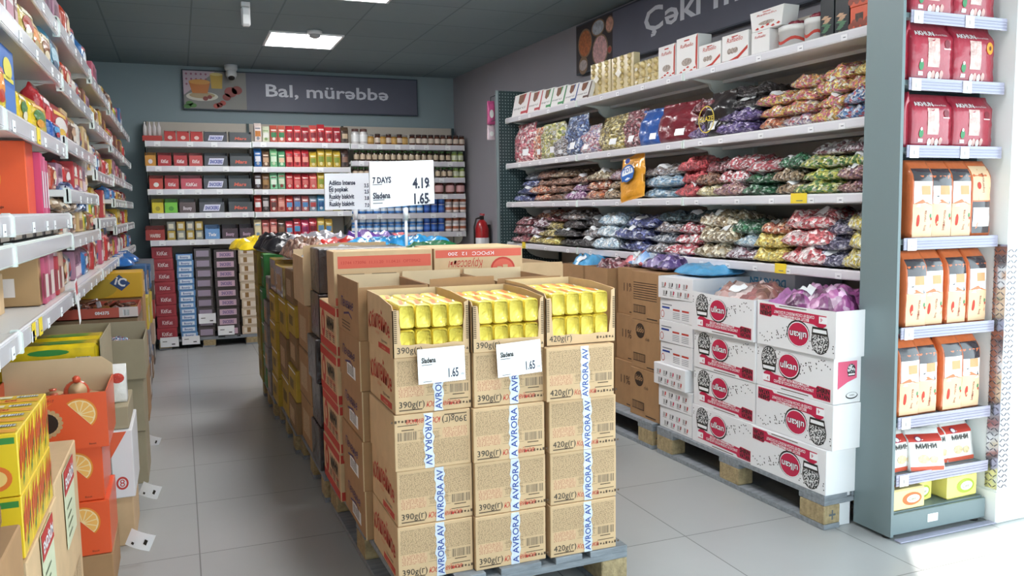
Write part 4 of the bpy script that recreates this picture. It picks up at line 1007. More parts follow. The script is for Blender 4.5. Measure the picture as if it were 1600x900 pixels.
def standing_bag(seed, w=.2, h=.26, th=.09, ruff=True):
    """upright pillow bag, front towards -x, width along y; gathered or crimped top"""
    rnd = random.Random(seed); nu, nv = 14, 18; b = MB(); ob = Vector((rnd.random()*50, 3, 7)); vs = []
    for side in (-1, 1):
        for i in range(nv+1):
            for j in range(nu+1):
                v = i/nv; u = -1+2*j/nu
                prof = min(1, (v/.12)**.5)*(1 if v < .62 else max(0, 1-((v-.62)/.3)**1.6)) if v < .92 else 0
                t = prof*max(0, 1-abs(u)**3.2)**.5
                n1 = noise.noise(Vector((u*2, v*4, side*3))+ob); n2 = noise.noise(Vector((u*6, v*11, side*5))+ob)
                wd = w/2*(1-.12*(v > .6)*(v-.6)/.4+.05*n1)
                if ruff and v > .72: wd *= 1-.13*math.sin(min(1, (v-.72)/.12)*1.57)+.13*max(0, v-.88)/.12
                x = side*t*th/2*(1+.3*n1+.15*n2)+.012*n1*(v > .85)+th*.5*(v-.3)*.25
                vs.append((x+th/2, wd*u, h*v*(1+.03*n1*(v > .5))))
    fs = []; row = nu+1; N = (nv+1)*row
    for i in range(nv):
        for j in range(nu): a = i*row+j; fs.append((a, a+row, a+row+1, a+1)); fs.append((N+a, N+a+1, N+a+row+1, N+a+row))
    ids = [j for j in range(nu)]+[i*row+nu for i in range(nv)]+[nv*row+j for j in range(nu, 0, -1)]+[i*row for i in range(nv, 0, -1)]
    for k in range(len(ids)): a, c = ids[k], ids[(k+1) % len(ids)]; fs.append((a, a if False else c, N+c, N+a))
    b.add(vs, fs, WHITE, smooth=True)
    lb = MB(); lv = []; j0 = rnd.randint(3, 7)
    for i in range(3, 7):
        for j in range(j0, j0+4): x, y, z = vs[i*row+j]; lv.append((x-.004, y, z))
    lb.add(lv, [(a*4+c, a*4+4+c, a*4+5+c, a*4+c+1) for a in range(3) for c in range(3)], LABW, smooth=True)
    return b, lb
SB = BagKit([(lambda sd=sd: standing_bag(sd, ruff=sd in (2, 6))) for sd in range(1, 7)])

PAL = {
 'redpink': ['#C4364A', '#E7A3A8', '#8E2438', '#D9556A', '#F0E2E0'], 'orange': ['#D9722F', '#B9502E', '#EFB98A', '#8E3F2A', '#E8DAD0'], 'yelgreen': ['#B9B44A', '#E8E2A0', '#7A8A3A', '#D8D8D0', '#9A8A5A'],
 'silver': ['#9B9AA2', '#D8D8DE', '#6E5A56', '#B9A9A0', '#4A4448'], 'blue': ['#2E4C86', '#6E8EC0', '#1E2E58', '#C8D2E4', '#3E5E9E'], 'pinkwhite': ['#E8D2D6', '#C9A0AC', '#9A8AB0', '#F2ECEE', '#B85A6A'],
 'gold': ['#A8902E', '#D8C468', '#6E5A1E', '#E8DCA8', '#8A7A3A'], 'maroon': ['#6A1E2A', '#8E3040', '#4A141E', '#A8505A', '#D0B0B4'], 'black': ['#1E1A1C', '#3A3436', '#141214', '#5A5256', '#2A2426'],
 'purple': ['#5A3E86', '#8468AC', '#3A2660', '#C0B0D0', '#6E5A96'], 'rainbow': ['#E0B23A', '#E06A8E', '#F0D868', '#C8506A', '#F0E8D8', '#E8923A'], 'bluewhite': ['#3A6AB0', '#E8ECF4', '#6A9AD0', '#D04A5A', '#C0D2EA'],
 'navy': ['#262E6E', '#3A4690', '#1A2050', '#5A68B0', '#C8CCE0'], 'brown': ['#7A4A34', '#A87050', '#5A3222', '#C8A088', '#8E6A5A'], 'lilac': ['#A86AA0', '#D8B0D0', '#7A3E78', '#E8D8E6', '#8E5A8E'],
 'skyblue': ['#8AB8D8', '#C8E0EE', '#5A94BE', '#E8F0F6', '#A8CCE2'], 'red': ['#C41E2E', '#E03A46', '#9A1420', '#D82838', '#8E101C'], 'cream': ['#E0D4A0', '#F0EAD0', '#C8B878', '#D8C48E', '#E8E0C0'],
 'redwhite': ['#C83A4A', '#F0E4E6', '#D8606E', '#F4EEEE', '#B02A3C'], 'green': ['#1E6A42', '#3E8A5E', '#12442A', '#B8C8BE', '#2A5A40'], 'bronze': ['#8A6A48', '#C8A880', '#4E3826', '#E0D0BC', '#A88A68'],
 'limegold': ['#C8C840', '#6A9A3A', '#E8E088', '#3E7A3A', '#E0E0C8'], 'brownpink': ['#A87A6E', '#C89A90', '#7A4E46', '#E0C8C0', '#8E5E7A'], 'whitepurple': ['#D8D0D8', '#F0ECF0', '#6A3E50', '#B8A8B4', '#8A4E5A'],
 'yellow': ['#E8C830', '#F4E068', '#B8921E', '#F8F0A8', '#D0B040'], 'icewhite': ['#C8DCE8', '#F0F4F6', '#8AA8C0', '#E0E8EE', '#A8C0D0'], 'teal': ['#2E4A52', '#4A6A72', '#1E343A', '#6A8A90', '#3A5058'],
 'greyblue': ['#8A94A4', '#C0C8D2', '#5E6878', '#D8DCE2', '#727C8C'], 'beige': ['#B09A72', '#E0D4B8', '#7E6844', '#F0E8D4', '#988058'], 'yelwhite': ['#E8D23A', '#F6F2D8', '#D0B020', '#F0E484', '#E8E4D0'],
 'hearts': ['#D0404A', '#F2DADA', '#E0686E', '#F0C8C8', '#B82E3A', '#F4ECEA'], 'lavgrey': ['#6E6A8A', '#A8A4BC', '#4A4664', '#D0CCDC', '#5A5678'], 'magenta': ['#8E2A7A', '#C060A8', '#5E1A52', '#E0B0D4', '#A03E8E'], 'roseclear': ['#A8605E', '#D0A098', '#7A3E3E', '#E8D0CC', '#946054']}
def CM(k, sc_=48): return candy(PAL[k], sc_)
def desc(k): return {'redpink': 'red and pink sweets', 'orange': 'orange-wrapped sweets', 'yelgreen': 'yellow-green sweets', 'silver': 'silver-brown sweets', 'blue': 'dark blue sweets', 'pinkwhite': 'pinkish white sweets', 'gold': 'golden sweets', 'maroon': 'maroon sweets', 'black': 'black-wrapped sweets', 'purple': 'purple sweets', 'rainbow': 'yellow and pink sweets', 'bluewhite': 'blue and white sweets', 'navy': 'navy sweets', 'brown': 'brown sweets', 'lilac': 'lilac sweets', 'skyblue': 'light blue sweets', 'red': 'bright red sweets', 'cream': 'cream sweets', 'redwhite': 'red and white sweets', 'green': 'dark green sweets', 'bronze': 'bronze sweets', 'limegold': 'lime and yellow sweets', 'brownpink': 'brownish pink sweets', 'whitepurple': 'white and plum sweets', 'yellow': 'yellow sweets', 'icewhite': 'ice-white sweets', 'teal': 'dark teal sweets', 'greyblue': 'grey-blue sweets', 'beige': 'beige-gold sweets', 'yelwhite': 'yellow and white sweets', 'hearts': 'red hearts sweets', 'lavgrey': 'greyish lavender sweets', 'magenta': 'magenta sweets', 'roseclear': 'rosy sweets'}[k]
RN = ['top', 'second', 'third', 'lowest']
def s_at(px, z, d=.0): return solve(lambda s: rpt(s, d, z), px, 2.4, 9)   # nearer = larger column
def pile(row, px0, px1, keys, n, hh=None, d0=.01, dep=.30, back=False):
    """pile of n lying bags between two columns of the photograph on a shelf row"""
    z0 = RROWS[row]; s1 = s_at(px0, z0+.05, d0); s0 = s_at(px1, z0+.05, d0); s0 = max(s0, 2.63); s1 = min(s1, 6.25)
    w = (s1-s0)*1.04; global pcount; pcount[row] = pcount.get(row, 0)+1; hh = (hh or .07)*1.16; z = z0+.001
    for k in range(n):
        key = keys[k % len(keys)]; s = (s0+s1)/2+random.uniform(-.012, .012); sc_ = (dep/.3, w/.26*random.uniform(.95, 1.05), hh/.075)
        LB.put(random.randint(0, 6), CM(key), 'bag of %s, %s in %s pile from far end, %s shelf' % (desc(key), ['bottom', 'second', 'third', 'fourth'][k], ORD[pcount[row]], RN[row]),
               rpt(s, d0+random.uniform(-.01, .03)+(.018*k), z), (0, random.uniform(-.03, .0), RZ+random.uniform(-.2, .2)), sc_, lab=random.random() < .55)
        z += hh*.86
pcount = {}
def stand(row, px0, px1, ytop, key, lean=0., m=None, dd=.03, th=1., lab=True, ds=None):
    z0 = RROWS[row]; s1 = s_at(px0, z0+.1, dd); s0 = s_at(px1, z0+.1, dd); s0 = max(s0, 2.64); s = (s0+s1)/2; w = s1-s0
    P = rpt(s, dd); q = hit((px0+px1)/2, ytop, P, RD_); h = max(.1, q.z-z0); pcount[row] = pcount.get(row, 0)+1
    return SB.put(random.choice((0, 2, 4)) if m else random.randint(0, 5), m or CM(key), 'upright %s, %s from far end, %s shelf' % (ds or ('bag of '+desc(key)), ORD[pcount[row]], RN[row]), rpt(s, dd, z0+.001), (0, lean, RZ+random.uniform(-.1, .1)), (th, w/.2*1.05, h/.26), lab=lab)
random.seed(21)
# second row from the top (z 1.656)
stand(1, 799, 832, 193, 'redpink'); stand(1, 830, 848, 198, 'orange'); stand(1, 842, 874, 192, 'yelgreen'); stand(1, 862, 882, 212, 'silver', dd=.01)
stand(1, 876, 912, 180, 'blue'); stand(1, 898, 932, 196, 'pinkwhite'); stand(1, 926, 976, 180, 'gold', th=1.3); stand(1, 968, 1003, 172, 'maroon')
stand(1, 996, 1031, 170, 'blue', m=foil('blue_bag', '#2A5AA8'), lab=True, ds='glossy blue bag'); stand(1, 1026, 1078, 160, 'maroon', m=foil('burgundy_bag', '#7A1E2C'), ds='burgundy bag', th=1.2)
pile(1, 1066, 1100, ['purple', 'silver', 'maroon'], 3, .07)
g = stand(1, 1092, 1136, 142, 'black', m=foil('black_bag', '#1E181A'), ds='black glossy bag', th=1.3)
BLK = foil('black_bag', '#1E181A')
pile(1, 1118, 1178, ['purple', 'purple', 'black', 'black'], 4, .06)
pile(1, 1172, 1222, ['orange', 'rainbow', 'rainbow'], 3, .058); pile(1, 1215, 1262, ['pinkwhite', 'rainbow', 'rainbow', 'rainbow'], 4, .058); pile(1, 1258, 1308, ['rainbow']*4, 4, .062); pile(1, 1302, 1352, ['bluewhite', 'bluewhite', 'rainbow', 'yellow'], 4, .062)
# third row (z 1.35)
pile(2, 800, 829, ['navy', 'navy', 'navy', 'greyblue'], 4, .055); pile(2, 825, 850, ['orange', 'orange', 'brown', 'brown'], 4, .055); pile(2, 848, 882, ['brown', 'brown', 'brown', 'bronze'], 4, .055)
pile(2, 880, 906, ['lilac', 'lilac', 'brown'], 3, .058); pile(2, 903, 938, ['orange', 'orange', 'beige'], 3, .062); pile(2, 935, 962, ['bronze', 'bronze', 'pinkwhite'], 3, .06)
NUTM = foil('orange_pouch', '#E8A02E'); stand(2, 966, 1001, 240, 'gold', m=NUTM, lean=.12, ds='tall orange printed bag', th=.5, dd=-.02, lab=False).rotation_euler[0] = -.16
pile(2, 992, 1052, ['skyblue', 'skyblue', 'silver'], 3, .062); pile(2, 1048, 1084, ['red', 'red', 'red'], 3, .07); pile(2, 1080, 1118, ['cream', 'brown', 'maroon'], 3, .06)
pile(2, 1114, 1156, ['brownpink', 'redwhite', 'redwhite'], 3, .065); pile(2, 1150, 1206, ['green', 'green', 'redwhite'], 3, .055); pile(2, 1200, 1240, ['bronze', 'bronze', 'green'], 3, .06)
pile(2, 1236, 1304, ['limegold', 'limegold', 'limegold', 'whitepurple'], 4, .056); pile(2, 1298, 1352, ['brownpink', 'brownpink', 'limegold', 'whitepurple'], 4, .056)
# lowest row (z 1.03)
pile(3, 796, 820, ['maroon', 'maroon', 'maroon'], 3, .065, -.03); pile(3, 816, 845, ['gold', 'whitepurple', 'whitepurple', 'orange'], 4, .06); pile(3, 838, 866, ['yellow', 'gold', 'gold', 'maroon'], 4, .055)
pile(3, 860, 900, ['black', 'black', 'black', 'silver'], 4, .06, .0); pile(3, 896, 930, ['black', 'silver', 'black'], 3, .068); pile(3, 924, 958, ['icewhite', 'icewhite', 'icewhite'], 3, .075, -.01)
pile(3, 952, 1010, ['navy', 'navy', 'navy'], 3, .07, -.01); pile(3, 1002, 1042, ['silver', 'greyblue', 'silver', 'teal'], 4, .06, -.01); pile(3, 1036, 1082, ['redwhite', 'redwhite', 'redwhite', 'teal'], 4, .06)
pile(3, 1076, 1134, ['beige', 'beige', 'beige'], 3, .078, -.01); pile(3, 1126, 1176, ['whitepurple', 'icewhite', 'green'], 3, .065); pile(3, 1166, 1214, ['yellow', 'yellow', 'orange'], 3, .065)
pile(3, 1200, 1278, ['hearts', 'hearts', 'hearts'], 3, .08, -.01, .33); pile(3, 1262, 1312, ['lavgrey', 'lavgrey', 'lavgrey'], 3, .07); pile(3, 1304, 1352, ['yelwhite', 'yelwhite', 'yelwhite'], 3, .078)
# printed details on a few bags
def front_print(parent, items):
    b = MB(); items(b); return b.build('printed_logo', parent)
def glz(b):
    ex = Vector((0, -1, 0)); YG = mat('print_gold', '#D8C040', .35)
    for k in range(24):
        a0, a1 = 2*math.pi*k/24, 2*math.pi*(k+1)/24
        b.poly([(.062*math.cos(a0), .075*math.sin(a0)), (.062*math.cos(a1), .075*math.sin(a1)), (.056*math.cos(a1), .069*math.sin(a1)), (.056*math.cos(a0), .069*math.sin(a0))], (-.028, 0, .10), ex, EZ, YG, .001)
    b.text('GLAZE', (-.028, .0, .09), ex, EZ, .028, YG, .001, 'c', width=.105, bold=.02)
front_print(g, glz)
def nut(b):
    ex = Vector((0, -1, 0)); BL = mat('print_blue', '#1E62B4', .4)
    b.disc((-.03, 0, .15), ex, EZ, .055, .05, BL, .001); b.disc((-.03, 0, .15), ex, EZ, .046, .04, WHITE, .0014); b.text('TOT', (-.03, 0, .155), ex, EZ, .026, BL, .002, 'c', bold=.03)
    b.poly([(-.05, 0), (.05, .005), (.045, -.03), (0, -.015), (-.045, -.035)], (-.03, 0, .14), ex, EZ, BL, .0018); b.disc((-.03, 0, .222), ex, EZ, .02, .015, mat('print_navy'), .001)
for q in COL.objects:
    if q.get('label', '').startswith('upright tall orange'): front_print(q, nut)
# loose bags on the low cartons
def loose(label, s, d, z, w, dd, h, m, seed, rz=0.): LB.put(seed, m, label, rpt(s, d, z), (0, 0, RZ+rz), (dd/.3, w/.26, h/.075), lab=seed % 2 == 0)
loose('magenta glossy bag heaped in the open carton beside the end unit', 2.70, -.19, Z0+4*UH-.045, .32, .3, .12, CM('magenta', 22), 2, .2)
loose('lilac glossy bag at the far side of the upside-down open carton', 2.87, -.2, Z0+4*UH-.05, .22, .28, .09, foil('lilac_foil', '#B878B4'), 5)
loose('pinkish-brown clear bag spilling from the second open white carton', 3.17, -.21, Z0+4*UH-.045, .34, .3, .095, CM('roseclear', 18), 4, .1)
loose('light blue crinkled bag on top of the flat white cartons', 3.6, -.16, Z0+7*FH+.001, .3, .28, .06, foil('skyblue_foil', '#5AA8D8'), 3)
loose('small blue crinkled bag between the open white cartons', 3.36, -.12, Z0+4*UH-.075, .14, .2, .1, foil('skyblue_foil', '#5AA8D8'), 6)
loose('clear bag with purple lines on the brown lined carton', 3.93, -.15, Z0+.811, .27, .26, .085, CM('purple', 20), 1)
loose('blue and white striped clear bag on the percent cartons', 4.2, -.1, Z0+.811, .27, .25, .09, CM('bluewhite', 16), 2)
loose('red-brown clear bag in the nearer tall brown carton', 4.5, -.15, Z0+.735, .25, .26, .11, CM('maroon', 22), 3); loose('light blue bag in the farther tall brown carton', 4.8, -.15, Z0+.735, .25, .26, .12, foil('skyblue_foil', '#5AA8D8'), 4)
tall_block('brown_carton', 'low brown carton by the far right shelf end', 0, 0, 0, .4, .9, .62, CARDD)
o = [q for q in COL.objects if q.get('label') == 'low brown carton by the far right shelf end'][0]; o.location = rpt(5.05, -.1, 0); o.rotation_euler = (0, 0, RZ)
for i, (k, s) in enumerate((('teal', 5.15), ('green', 5.4), ('silver', 5.68), ('black', 5.9))): loose('%s clear bag heap, %s on the low brown carton by the far shelf end' % (['dark teal', 'green', 'silver', 'black'][i], ORD[i+1]), s, -.1, .621+(.0 if i % 2 else 0), .25, .3, .15, CM(k, 26), i)

# ------------------------------------------------------------------ boxes on the top right shelf
def topbox(px0, px1, yt, label, fn, d=.05, dep=.16, z=None, name='gift_box'):
    z0 = z if z else RROWS[0]+.001; s1 = s_at(px0, z0+.05, d); s0 = s_at(px1, z0+.05, d); w = s1-s0-.004; P = rpt((s0+s1)/2, d); h = hit((px0+px1)/2, yt, P, RD_).z-z0
    t = thing(name, label, 'gift box', rpt(s0, d, z0), RZ); fn(t, dep, w, h); return t, z0+h, s0, w
XM = Vector((0, -1, 0))
LGREY = mat('box_white', '#E9E6E4', .4)
def thanks_box(cc):
    def f(t, dep, w, h):
        m = mat('stripe_'+cc, cc, .4); b = MB(); b.prism([(0, 0, 0), (0, w, 0), (.035, w, h), (.035, 0, h)], (.03, 0, 0), LGREY); b.build('box_body', t)
        b = MB(); n = Vector((-h, 0, .035)).normalized(); ey = Vector((.035, 0, h)).normalized()
        b.poly([(w*.3, h*.98), (w*.62, h*.98), (w*.62, h*.62), (w*.46, h*.5), (w*.3, h*.62)], (0, w, 0), XM, ey, mat('choc_brown', '#7A4A30', .4), .001)
        b.poly([(w*.62, h*.98), (w*.74, h*.98), (w*.62, h*.55)], (0, w, 0), XM, ey, m, .0014); b.poly([(w*.9, 0), (w, 0), (w, h*.98), (w*.93, h*.98)], (0, w, 0), XM, ey, m, .001)
        b.quad(Vector((0, w, 0))+XM*w*.55+ey*.01, XM, ey, w*.4, h*.12, m, .001)
        b.text('merci', Vector((0, w, 0))+XM*w*.08+ey*h*.3, XM, ey, h*.13, INK, .0012, width=w*.7, bold=-.005); b.build('print', t)
    return f
for i, (a, c_, cc) in enumerate(((799, 824, '#B8303A'), (823, 843, '#B8303A'), (842, 860, '#2E8A4A'), (859, 880, '#2E8A4A'), (880, 899, '#2E4E8E'), (898, 919, '#5A3A30'))):
    topbox(a, c_, 146-i*3.8, 'slim white chocolate box, %s from the far end of the top shelf' % ORD[i+1], thanks_box(cc), .01)
GOLD = mat('gold_spheres', '#DCC68E', .3, metal=.25, coat=.6, bump=.5, bscale=120); 
def gold_box(n, mrow):
    def f(t, dep, w, h):
        b = MB(); b.box(.012, .06, 0, w, 0, h, mat('clear_box', '#D8C8A0', .2), .003); b.build('box_body', t)
        b = MB()
        for i in range(n):
            for j in range(mrow):
                cy = w*(i+.5)/n; cz = h*(j+.5)/mrow; r = min(w/n, h/mrow)*.5
                b.lathe([(r*math.cos(a), r*math.sin(a)) for a in (-1.3, -.7, 0, .7, 1.3)], GOLD, 8, (.012, cy, cz))
        k = b.build('gold_chocolates', t); k['kind'] = 'stuff'
        b = MB(); b.poly([(w*.35, h*.5), (w*.5, h*.62), (w*.65, h*.5), (w*.5, h*.38)], (-.006, w, 0), XM, EZ, mat('gold_label', '#E8E0D0', .3), .012); b.build('paper_label', t)
    return f
topbox(920, 951, 97, 'first tall clear box of gold-wrapped chocolates beside the slim white boxes', gold_box(3, 6)); topbox(953, 987, 86, 'second tall clear box of gold-wrapped chocolates, next to the red-white boxes', gold_box(3, 6))
_, z1, _, _ = topbox(988, 1008, 122, 'small clear gold chocolate box, lower left of the four', gold_box(2, 2)); topbox(988, 1008, 96, 'small clear gold chocolate box, upper left of the four', gold_box(2, 2), z=z1+.001)
_, z1, _, _ = topbox(1008, 1027, 113, 'small clear gold chocolate box, lower right of the four', gold_box(2, 2)); topbox(1008, 1027, 90, 'small clear gold chocolate box, upper right of the four', gold_box(2, 2), z=z1+.001)
def coco_box(kind):
    def f(t, dep, w, h):
        b = MB()
        if kind == 'taper': b.prism([(0, .012, 0), (0, w-.012, 0), (0, w+.004, h), (0, -.004, h)], (.09, 0, 0), LGREY)
        else: b.box(0, .09, 0, w, 0, h, LGREY, .002)
        b.build('box_body', t); b = MB()
        if kind in ('tall', 'taper'): 
            if kind == 'tall': b.poly([(w*.98, 0), (w*.9, h*.25), (w*.92, h*.9), (w, h)], (0, w, 0), XM, EZ, RED, .001)
            for q in range(5): b.poly([(0, 0), (.018, .008), (.03, 0), (.016, -.004)], (0, w*(.85-.16*q), h*(.08+.05*(q % 3))), XM, EZ, RED, .0012)
            b.disc((0, w*.5, h*.33), XM, EZ, w*.24, h*.1, mat('print_nuts', '#A8988E', .5, var=.5, vscale=90), .001)
        elif kind == 'wide':
            b.poly([(w*.02, h*.12), (w*.25, h*.1), (w*.6, h*.2), (w*.98, h*.5), (w*.98, h*.38), (w*.6, h*.08), (w*.2, 0), (w*.02, 0)], (0, w, 0), XM, EZ, RED, .001)
            for q in range(3): b.disc((0, w*(.7-.12*q), h*.42), XM, EZ, h*.12, h*.1, mat('print_nuts'), .0012)
        b.text('Raffaello', (0, w*.5, h*.72), XM, EZ, h*.1 if kind != 'wide' else h*.17, RED, .0012, 'c', width=w*.6, shear=.15)
        b.quad((0, w*.62, h*.88), XM, EZ, w*.24, h*.035, RED, .0012); b.build('print', t)
    return f
topbox(1028, 1055, 71, 'first tall white and red box, right after the gold boxes', coco_box('tall')); topbox(1056, 1090, 57, 'second tall white and red box on the top shelf', coco_box('tall'))
topbox(1091, 1126, 68, 'first wide white box with a red ribbon print', coco_box('wide')); topbox(1127, 1169, 52, 'second wide white box with a red ribbon print', coco_box('wide'))
_, z1, _, _ = topbox(1173, 1202, 48, 'small white box carrying the tapered one', coco_box('plain')); topbox(1172, 1224, 14, 'white tapered box stacked above the small white box', coco_box('taper'), z=z1+.001)
def drum(t, dep, w, h):
    b = MB(); r = w/2; b.lathe([(r*.97, 0), (r*.97, h*.72), (r*1.02, h*.72), (r*1.02, h*.93), (r*.98, h*.95)], LGREY, 24, (r, r, 0)); b.build('drum', t)
    b = MB()
    for k in range(12):
        a0, a1 = math.pi*(.55+.9*k/12), math.pi*(.55+.9*(k+1)/12); z0_, z1_ = h*(.3+.08*math.sin(k*.9)), h*(.3+.08*math.sin((k+1)*.9)); R = r*.985
        b.add([(r+R*math.cos(a0), r+R*math.sin(a0), z0_), (r+R*math.cos(a0), r+R*math.sin(a0), z0_+.014), (r+R*math.cos(a1), r+R*math.sin(a1), z1_+.014), (r+R*math.cos(a1), r+R*math.sin(a1), z1_)], [(0, 1, 2, 3)], RED)
    b.build('ribbon_print', t)
    b = MB(); BOW = foil('bow_satin', '#8E1E34')
    for k in range(8):
        a = k*.785; c = Vector((r+math.cos(a)*r*.32, r+math.sin(a)*r*.32, h*.98)); b.lathe([(.004, -.01), (.02, 0), (.022, .012), (.008, .02)], BOW, 8, c)
    b.lathe([(.012, 0), (.018, .012), (.006, .028)], BOW, 8, (r, r, h*.97)); b.build('bow', t)
topbox(1203, 1244, 38, 'nearer white drum box with dark red satin bow', drum, name='gift_drum'); topbox(1246, 1279, 26, 'white drum box with dark red bow next to the black boxes', drum, name='gift_drum')
def dark_box(t, dep, w, h):
    b = MB(); b.box(0, .08, 0, w, 0, h, mat('box_black', '#23262A', .3, coat=.5), .002); b.build('box_body', t)
    b = MB(); L = mat('print_leaf_green', '#4E7A5A', .4)
    for k in range(7): b.poly([(0, 0), (.02, .012), (.045, .008), (.022, -.004)], (0, w*.9-.008*(k % 3), h*(.16+.05*k)), XM, EZ, L if k < 4 else mat('print_tan', '#C8A080', .4), .001)
    b.text('noir', (0, w*.7, h*.08), XM, EZ, h*.03, GOLD, .001); b.build('print', t)
topbox(1280, 1302, -8, 'black tall gift box, left of the pair', dark_box); topbox(1303, 1326, -12, 'black tall gift box, right of the pair', dark_box)
def orange_box(t, dep, w, h):
    b = MB(); b.box(0, .1, 0, w, 0, h, mat('box_orange', '#D9542A', .35, coat=.4), .002); b.build('box_body', t); b = MB()
    b.quad((0, w*.72, h*.3), XM, EZ, w*.42, h*.42, mat('print_dark_window', '#4A3326', .5, var=.5, vscale=60), .001)
    for q in range(6): b.disc((0, w*(.95-.17*q), h*(.25+.12*(q % 2))), XM, EZ, .014, .014, mat('choc_ball', '#8E3A22', .4), .0014, 10)
    b.build('print', t)
_, z1, _, _ = topbox(1327, 1358, 9, 'orange chocolate box at the near end of the top shelf', orange_box); topbox(1327, 1358, -26, 'second orange chocolate box stacked on the other', orange_box, z=z1+.001)

# ------------------------------------------------------------------ packs on the end unit
def gusset_pack(w, h, th, m, seed, crimp=.02):
    """bag with square sides, front towards -y, origin at its front left bottom corner"""
    rnd = random.Random(seed); ob = Vector((seed*3.1, 1, 2)); nx, nz = 10, 12; b = MB(); vs = []
    def ring(k):
        v = k/nz; z = (h-crimp)*v; tk = 1 if v < .8 else 1-.75*((v-.8)/.2)**1.5; out = []
        P = [(-1+2*i/nx, -1) for i in range(nx)]+[(1, -1+2*i/3) for i in range(3)]+[(1-2*i/nx, 1) for i in range(nx)]+[(-1, 1-2*i/3) for i in range(3)]
        for u, q in P:
            n1 = noise.noise(Vector((u*1.7, v*3, q))+ob); n2 = noise.noise(Vector((u*5, v*9, q*2))+ob)
            bul = (1-u*u)*math.sin(min(v, .95)*3.14)*.22
            x = w/2+u*w/2*(1-.03*math.sin(v*3.14)+.015*n1)*(.97 if v == 0 else 1); y = th/2+q*th/2*tk*(1+bul*(abs(q) == 1)+.10*n2)
            out.append((x, y, z))
        return out
    rings = [ring(k) for k in range(nz+1)]; top = [(x, th/2+(y-th/2)*.3, h) for x, y, z in rings[-1]]; rings.append(top)
    m_ = len(rings[0]); vs = [p for r in rings for p in r]; fs = []
    for i in range(len(rings)-1):
        for k in range(m_): fs.append((i*m_+k, i*m_+(k+1) % m_, (i+1)*m_+(k+1) % m_, (i+1)*m_+k))
    fs += [tuple(range(m_))[::-1], tuple((len(rings)-1)*m_+k for k in range(m_))]
    b.add(vs, fs, m, smooth=True)
    def surf(u, v, off=.0015):      # u, v in 0..1 on the front
        k = v*nz; k0 = min(int(k), nz-1); f = k-k0; i = u*nx; i0 = min(int(i), nx-1); g = i-i0
        def V(a, c): return Vector(rings[a][c]) if c < nx else Vector(rings[a][nx])
        p = (V(k0, i0)*(1-g)+V(k0, i0+1)*g)*(1-f)+(V(k0+1, i0)*(1-g)+V(k0+1, i0+1)*g)*f; p.y -= off; return p
    return b, surf
def patch(b, surf, pts, m, off=.0015):
    """polygon in pack coordinates draped over the front as a fan of cells"""
    us = [p[0] for p in pts]; vs_ = [p[1] for p in pts]; u0, u1, v0, v1 = min(us), max(us), min(vs_), max(vs_)
    if len(pts) == 4 and all(p[0] in (u0, u1) and p[1] in (v0, v1) for p in pts):
        n = 6; V = [surf(u0+(u1-u0)*i/n, v0+(v1-v0)*j/n, off) for j in range(n+1) for i in range(n+1)]
        b.add(V, [(j*(n+1)+i, j*(n+1)+i+1, (j+1)*(n+1)+i+1, (j+1)*(n+1)+i) for j in range(n) for i in range(n)], m, smooth=True)
    else:
        c = (sum(us)/len(us), sum(vs_)/len(vs_)); V = [surf(*c, off)]+[surf(u, v, off) for u, v in pts]+[surf((u+c[0])/2, (v+c[1])/2, off) for u, v in pts]; n = len(pts); fs = []
        ar = sum(pts[i][0]*pts[(i+1) % n][1]-pts[(i+1) % n][0]*pts[i][1] for i in range(n))
        for k in range(n):
            a, c2 = 1+k, 1+(k+1) % n; f1 = (0, 1+n+k, 1+n+(k+1) % n); f2 = (1+n+k, a, c2, 1+n+(k+1) % n)
            fs += [f1, f2] if ar > 0 else [f1[::-1], f2[::-1]]
        b.add(V, fs, m)
def rect(b, surf, u0, v0, u1, v1, m, off=.0015): patch(b, surf, [(u0, v0), (u1, v0), (u1, v1), (u0, v1)], m, off)
def oval(b, surf, u, v, ru, rv, m, off=.002, n=14): patch(b, surf, [(u+ru*math.cos(6.283*k/n), v+rv*math.sin(6.283*k/n)) for k in range(n)], m, off)
def ptext(b, surf, st, u, v, h, w_, H_, m, off=.0028, rot=0, **k):
    def wp(a, c):
        if rot: a, c = -c, a
        return surf(min(max(u+a/w_, 0), 1), min(max(v+c/H_, 0), 1), off)
    b.text(st, (0, 0, 0), EX, EZ, h, m, 0, 'c', warp=wp, **k)
CRIM = foil('crimson_film', '#A8243A', bump=.35, var=.08); ORF = foil('orange_film', '#D9703E', bump=.4, var=.1); PEACH = mat('peach_print', '#EFC9A0', .4); DKWIN = mat('dark_window', '#3E3438', .15, coat=.8)
CORN = mat('corn_snack', '#E8CFA0', .4, bump=.8, bscale=60, var=.25, vscale=60); PWHT = mat('pack_white', '#F4F1EE', .35, coat=.4)
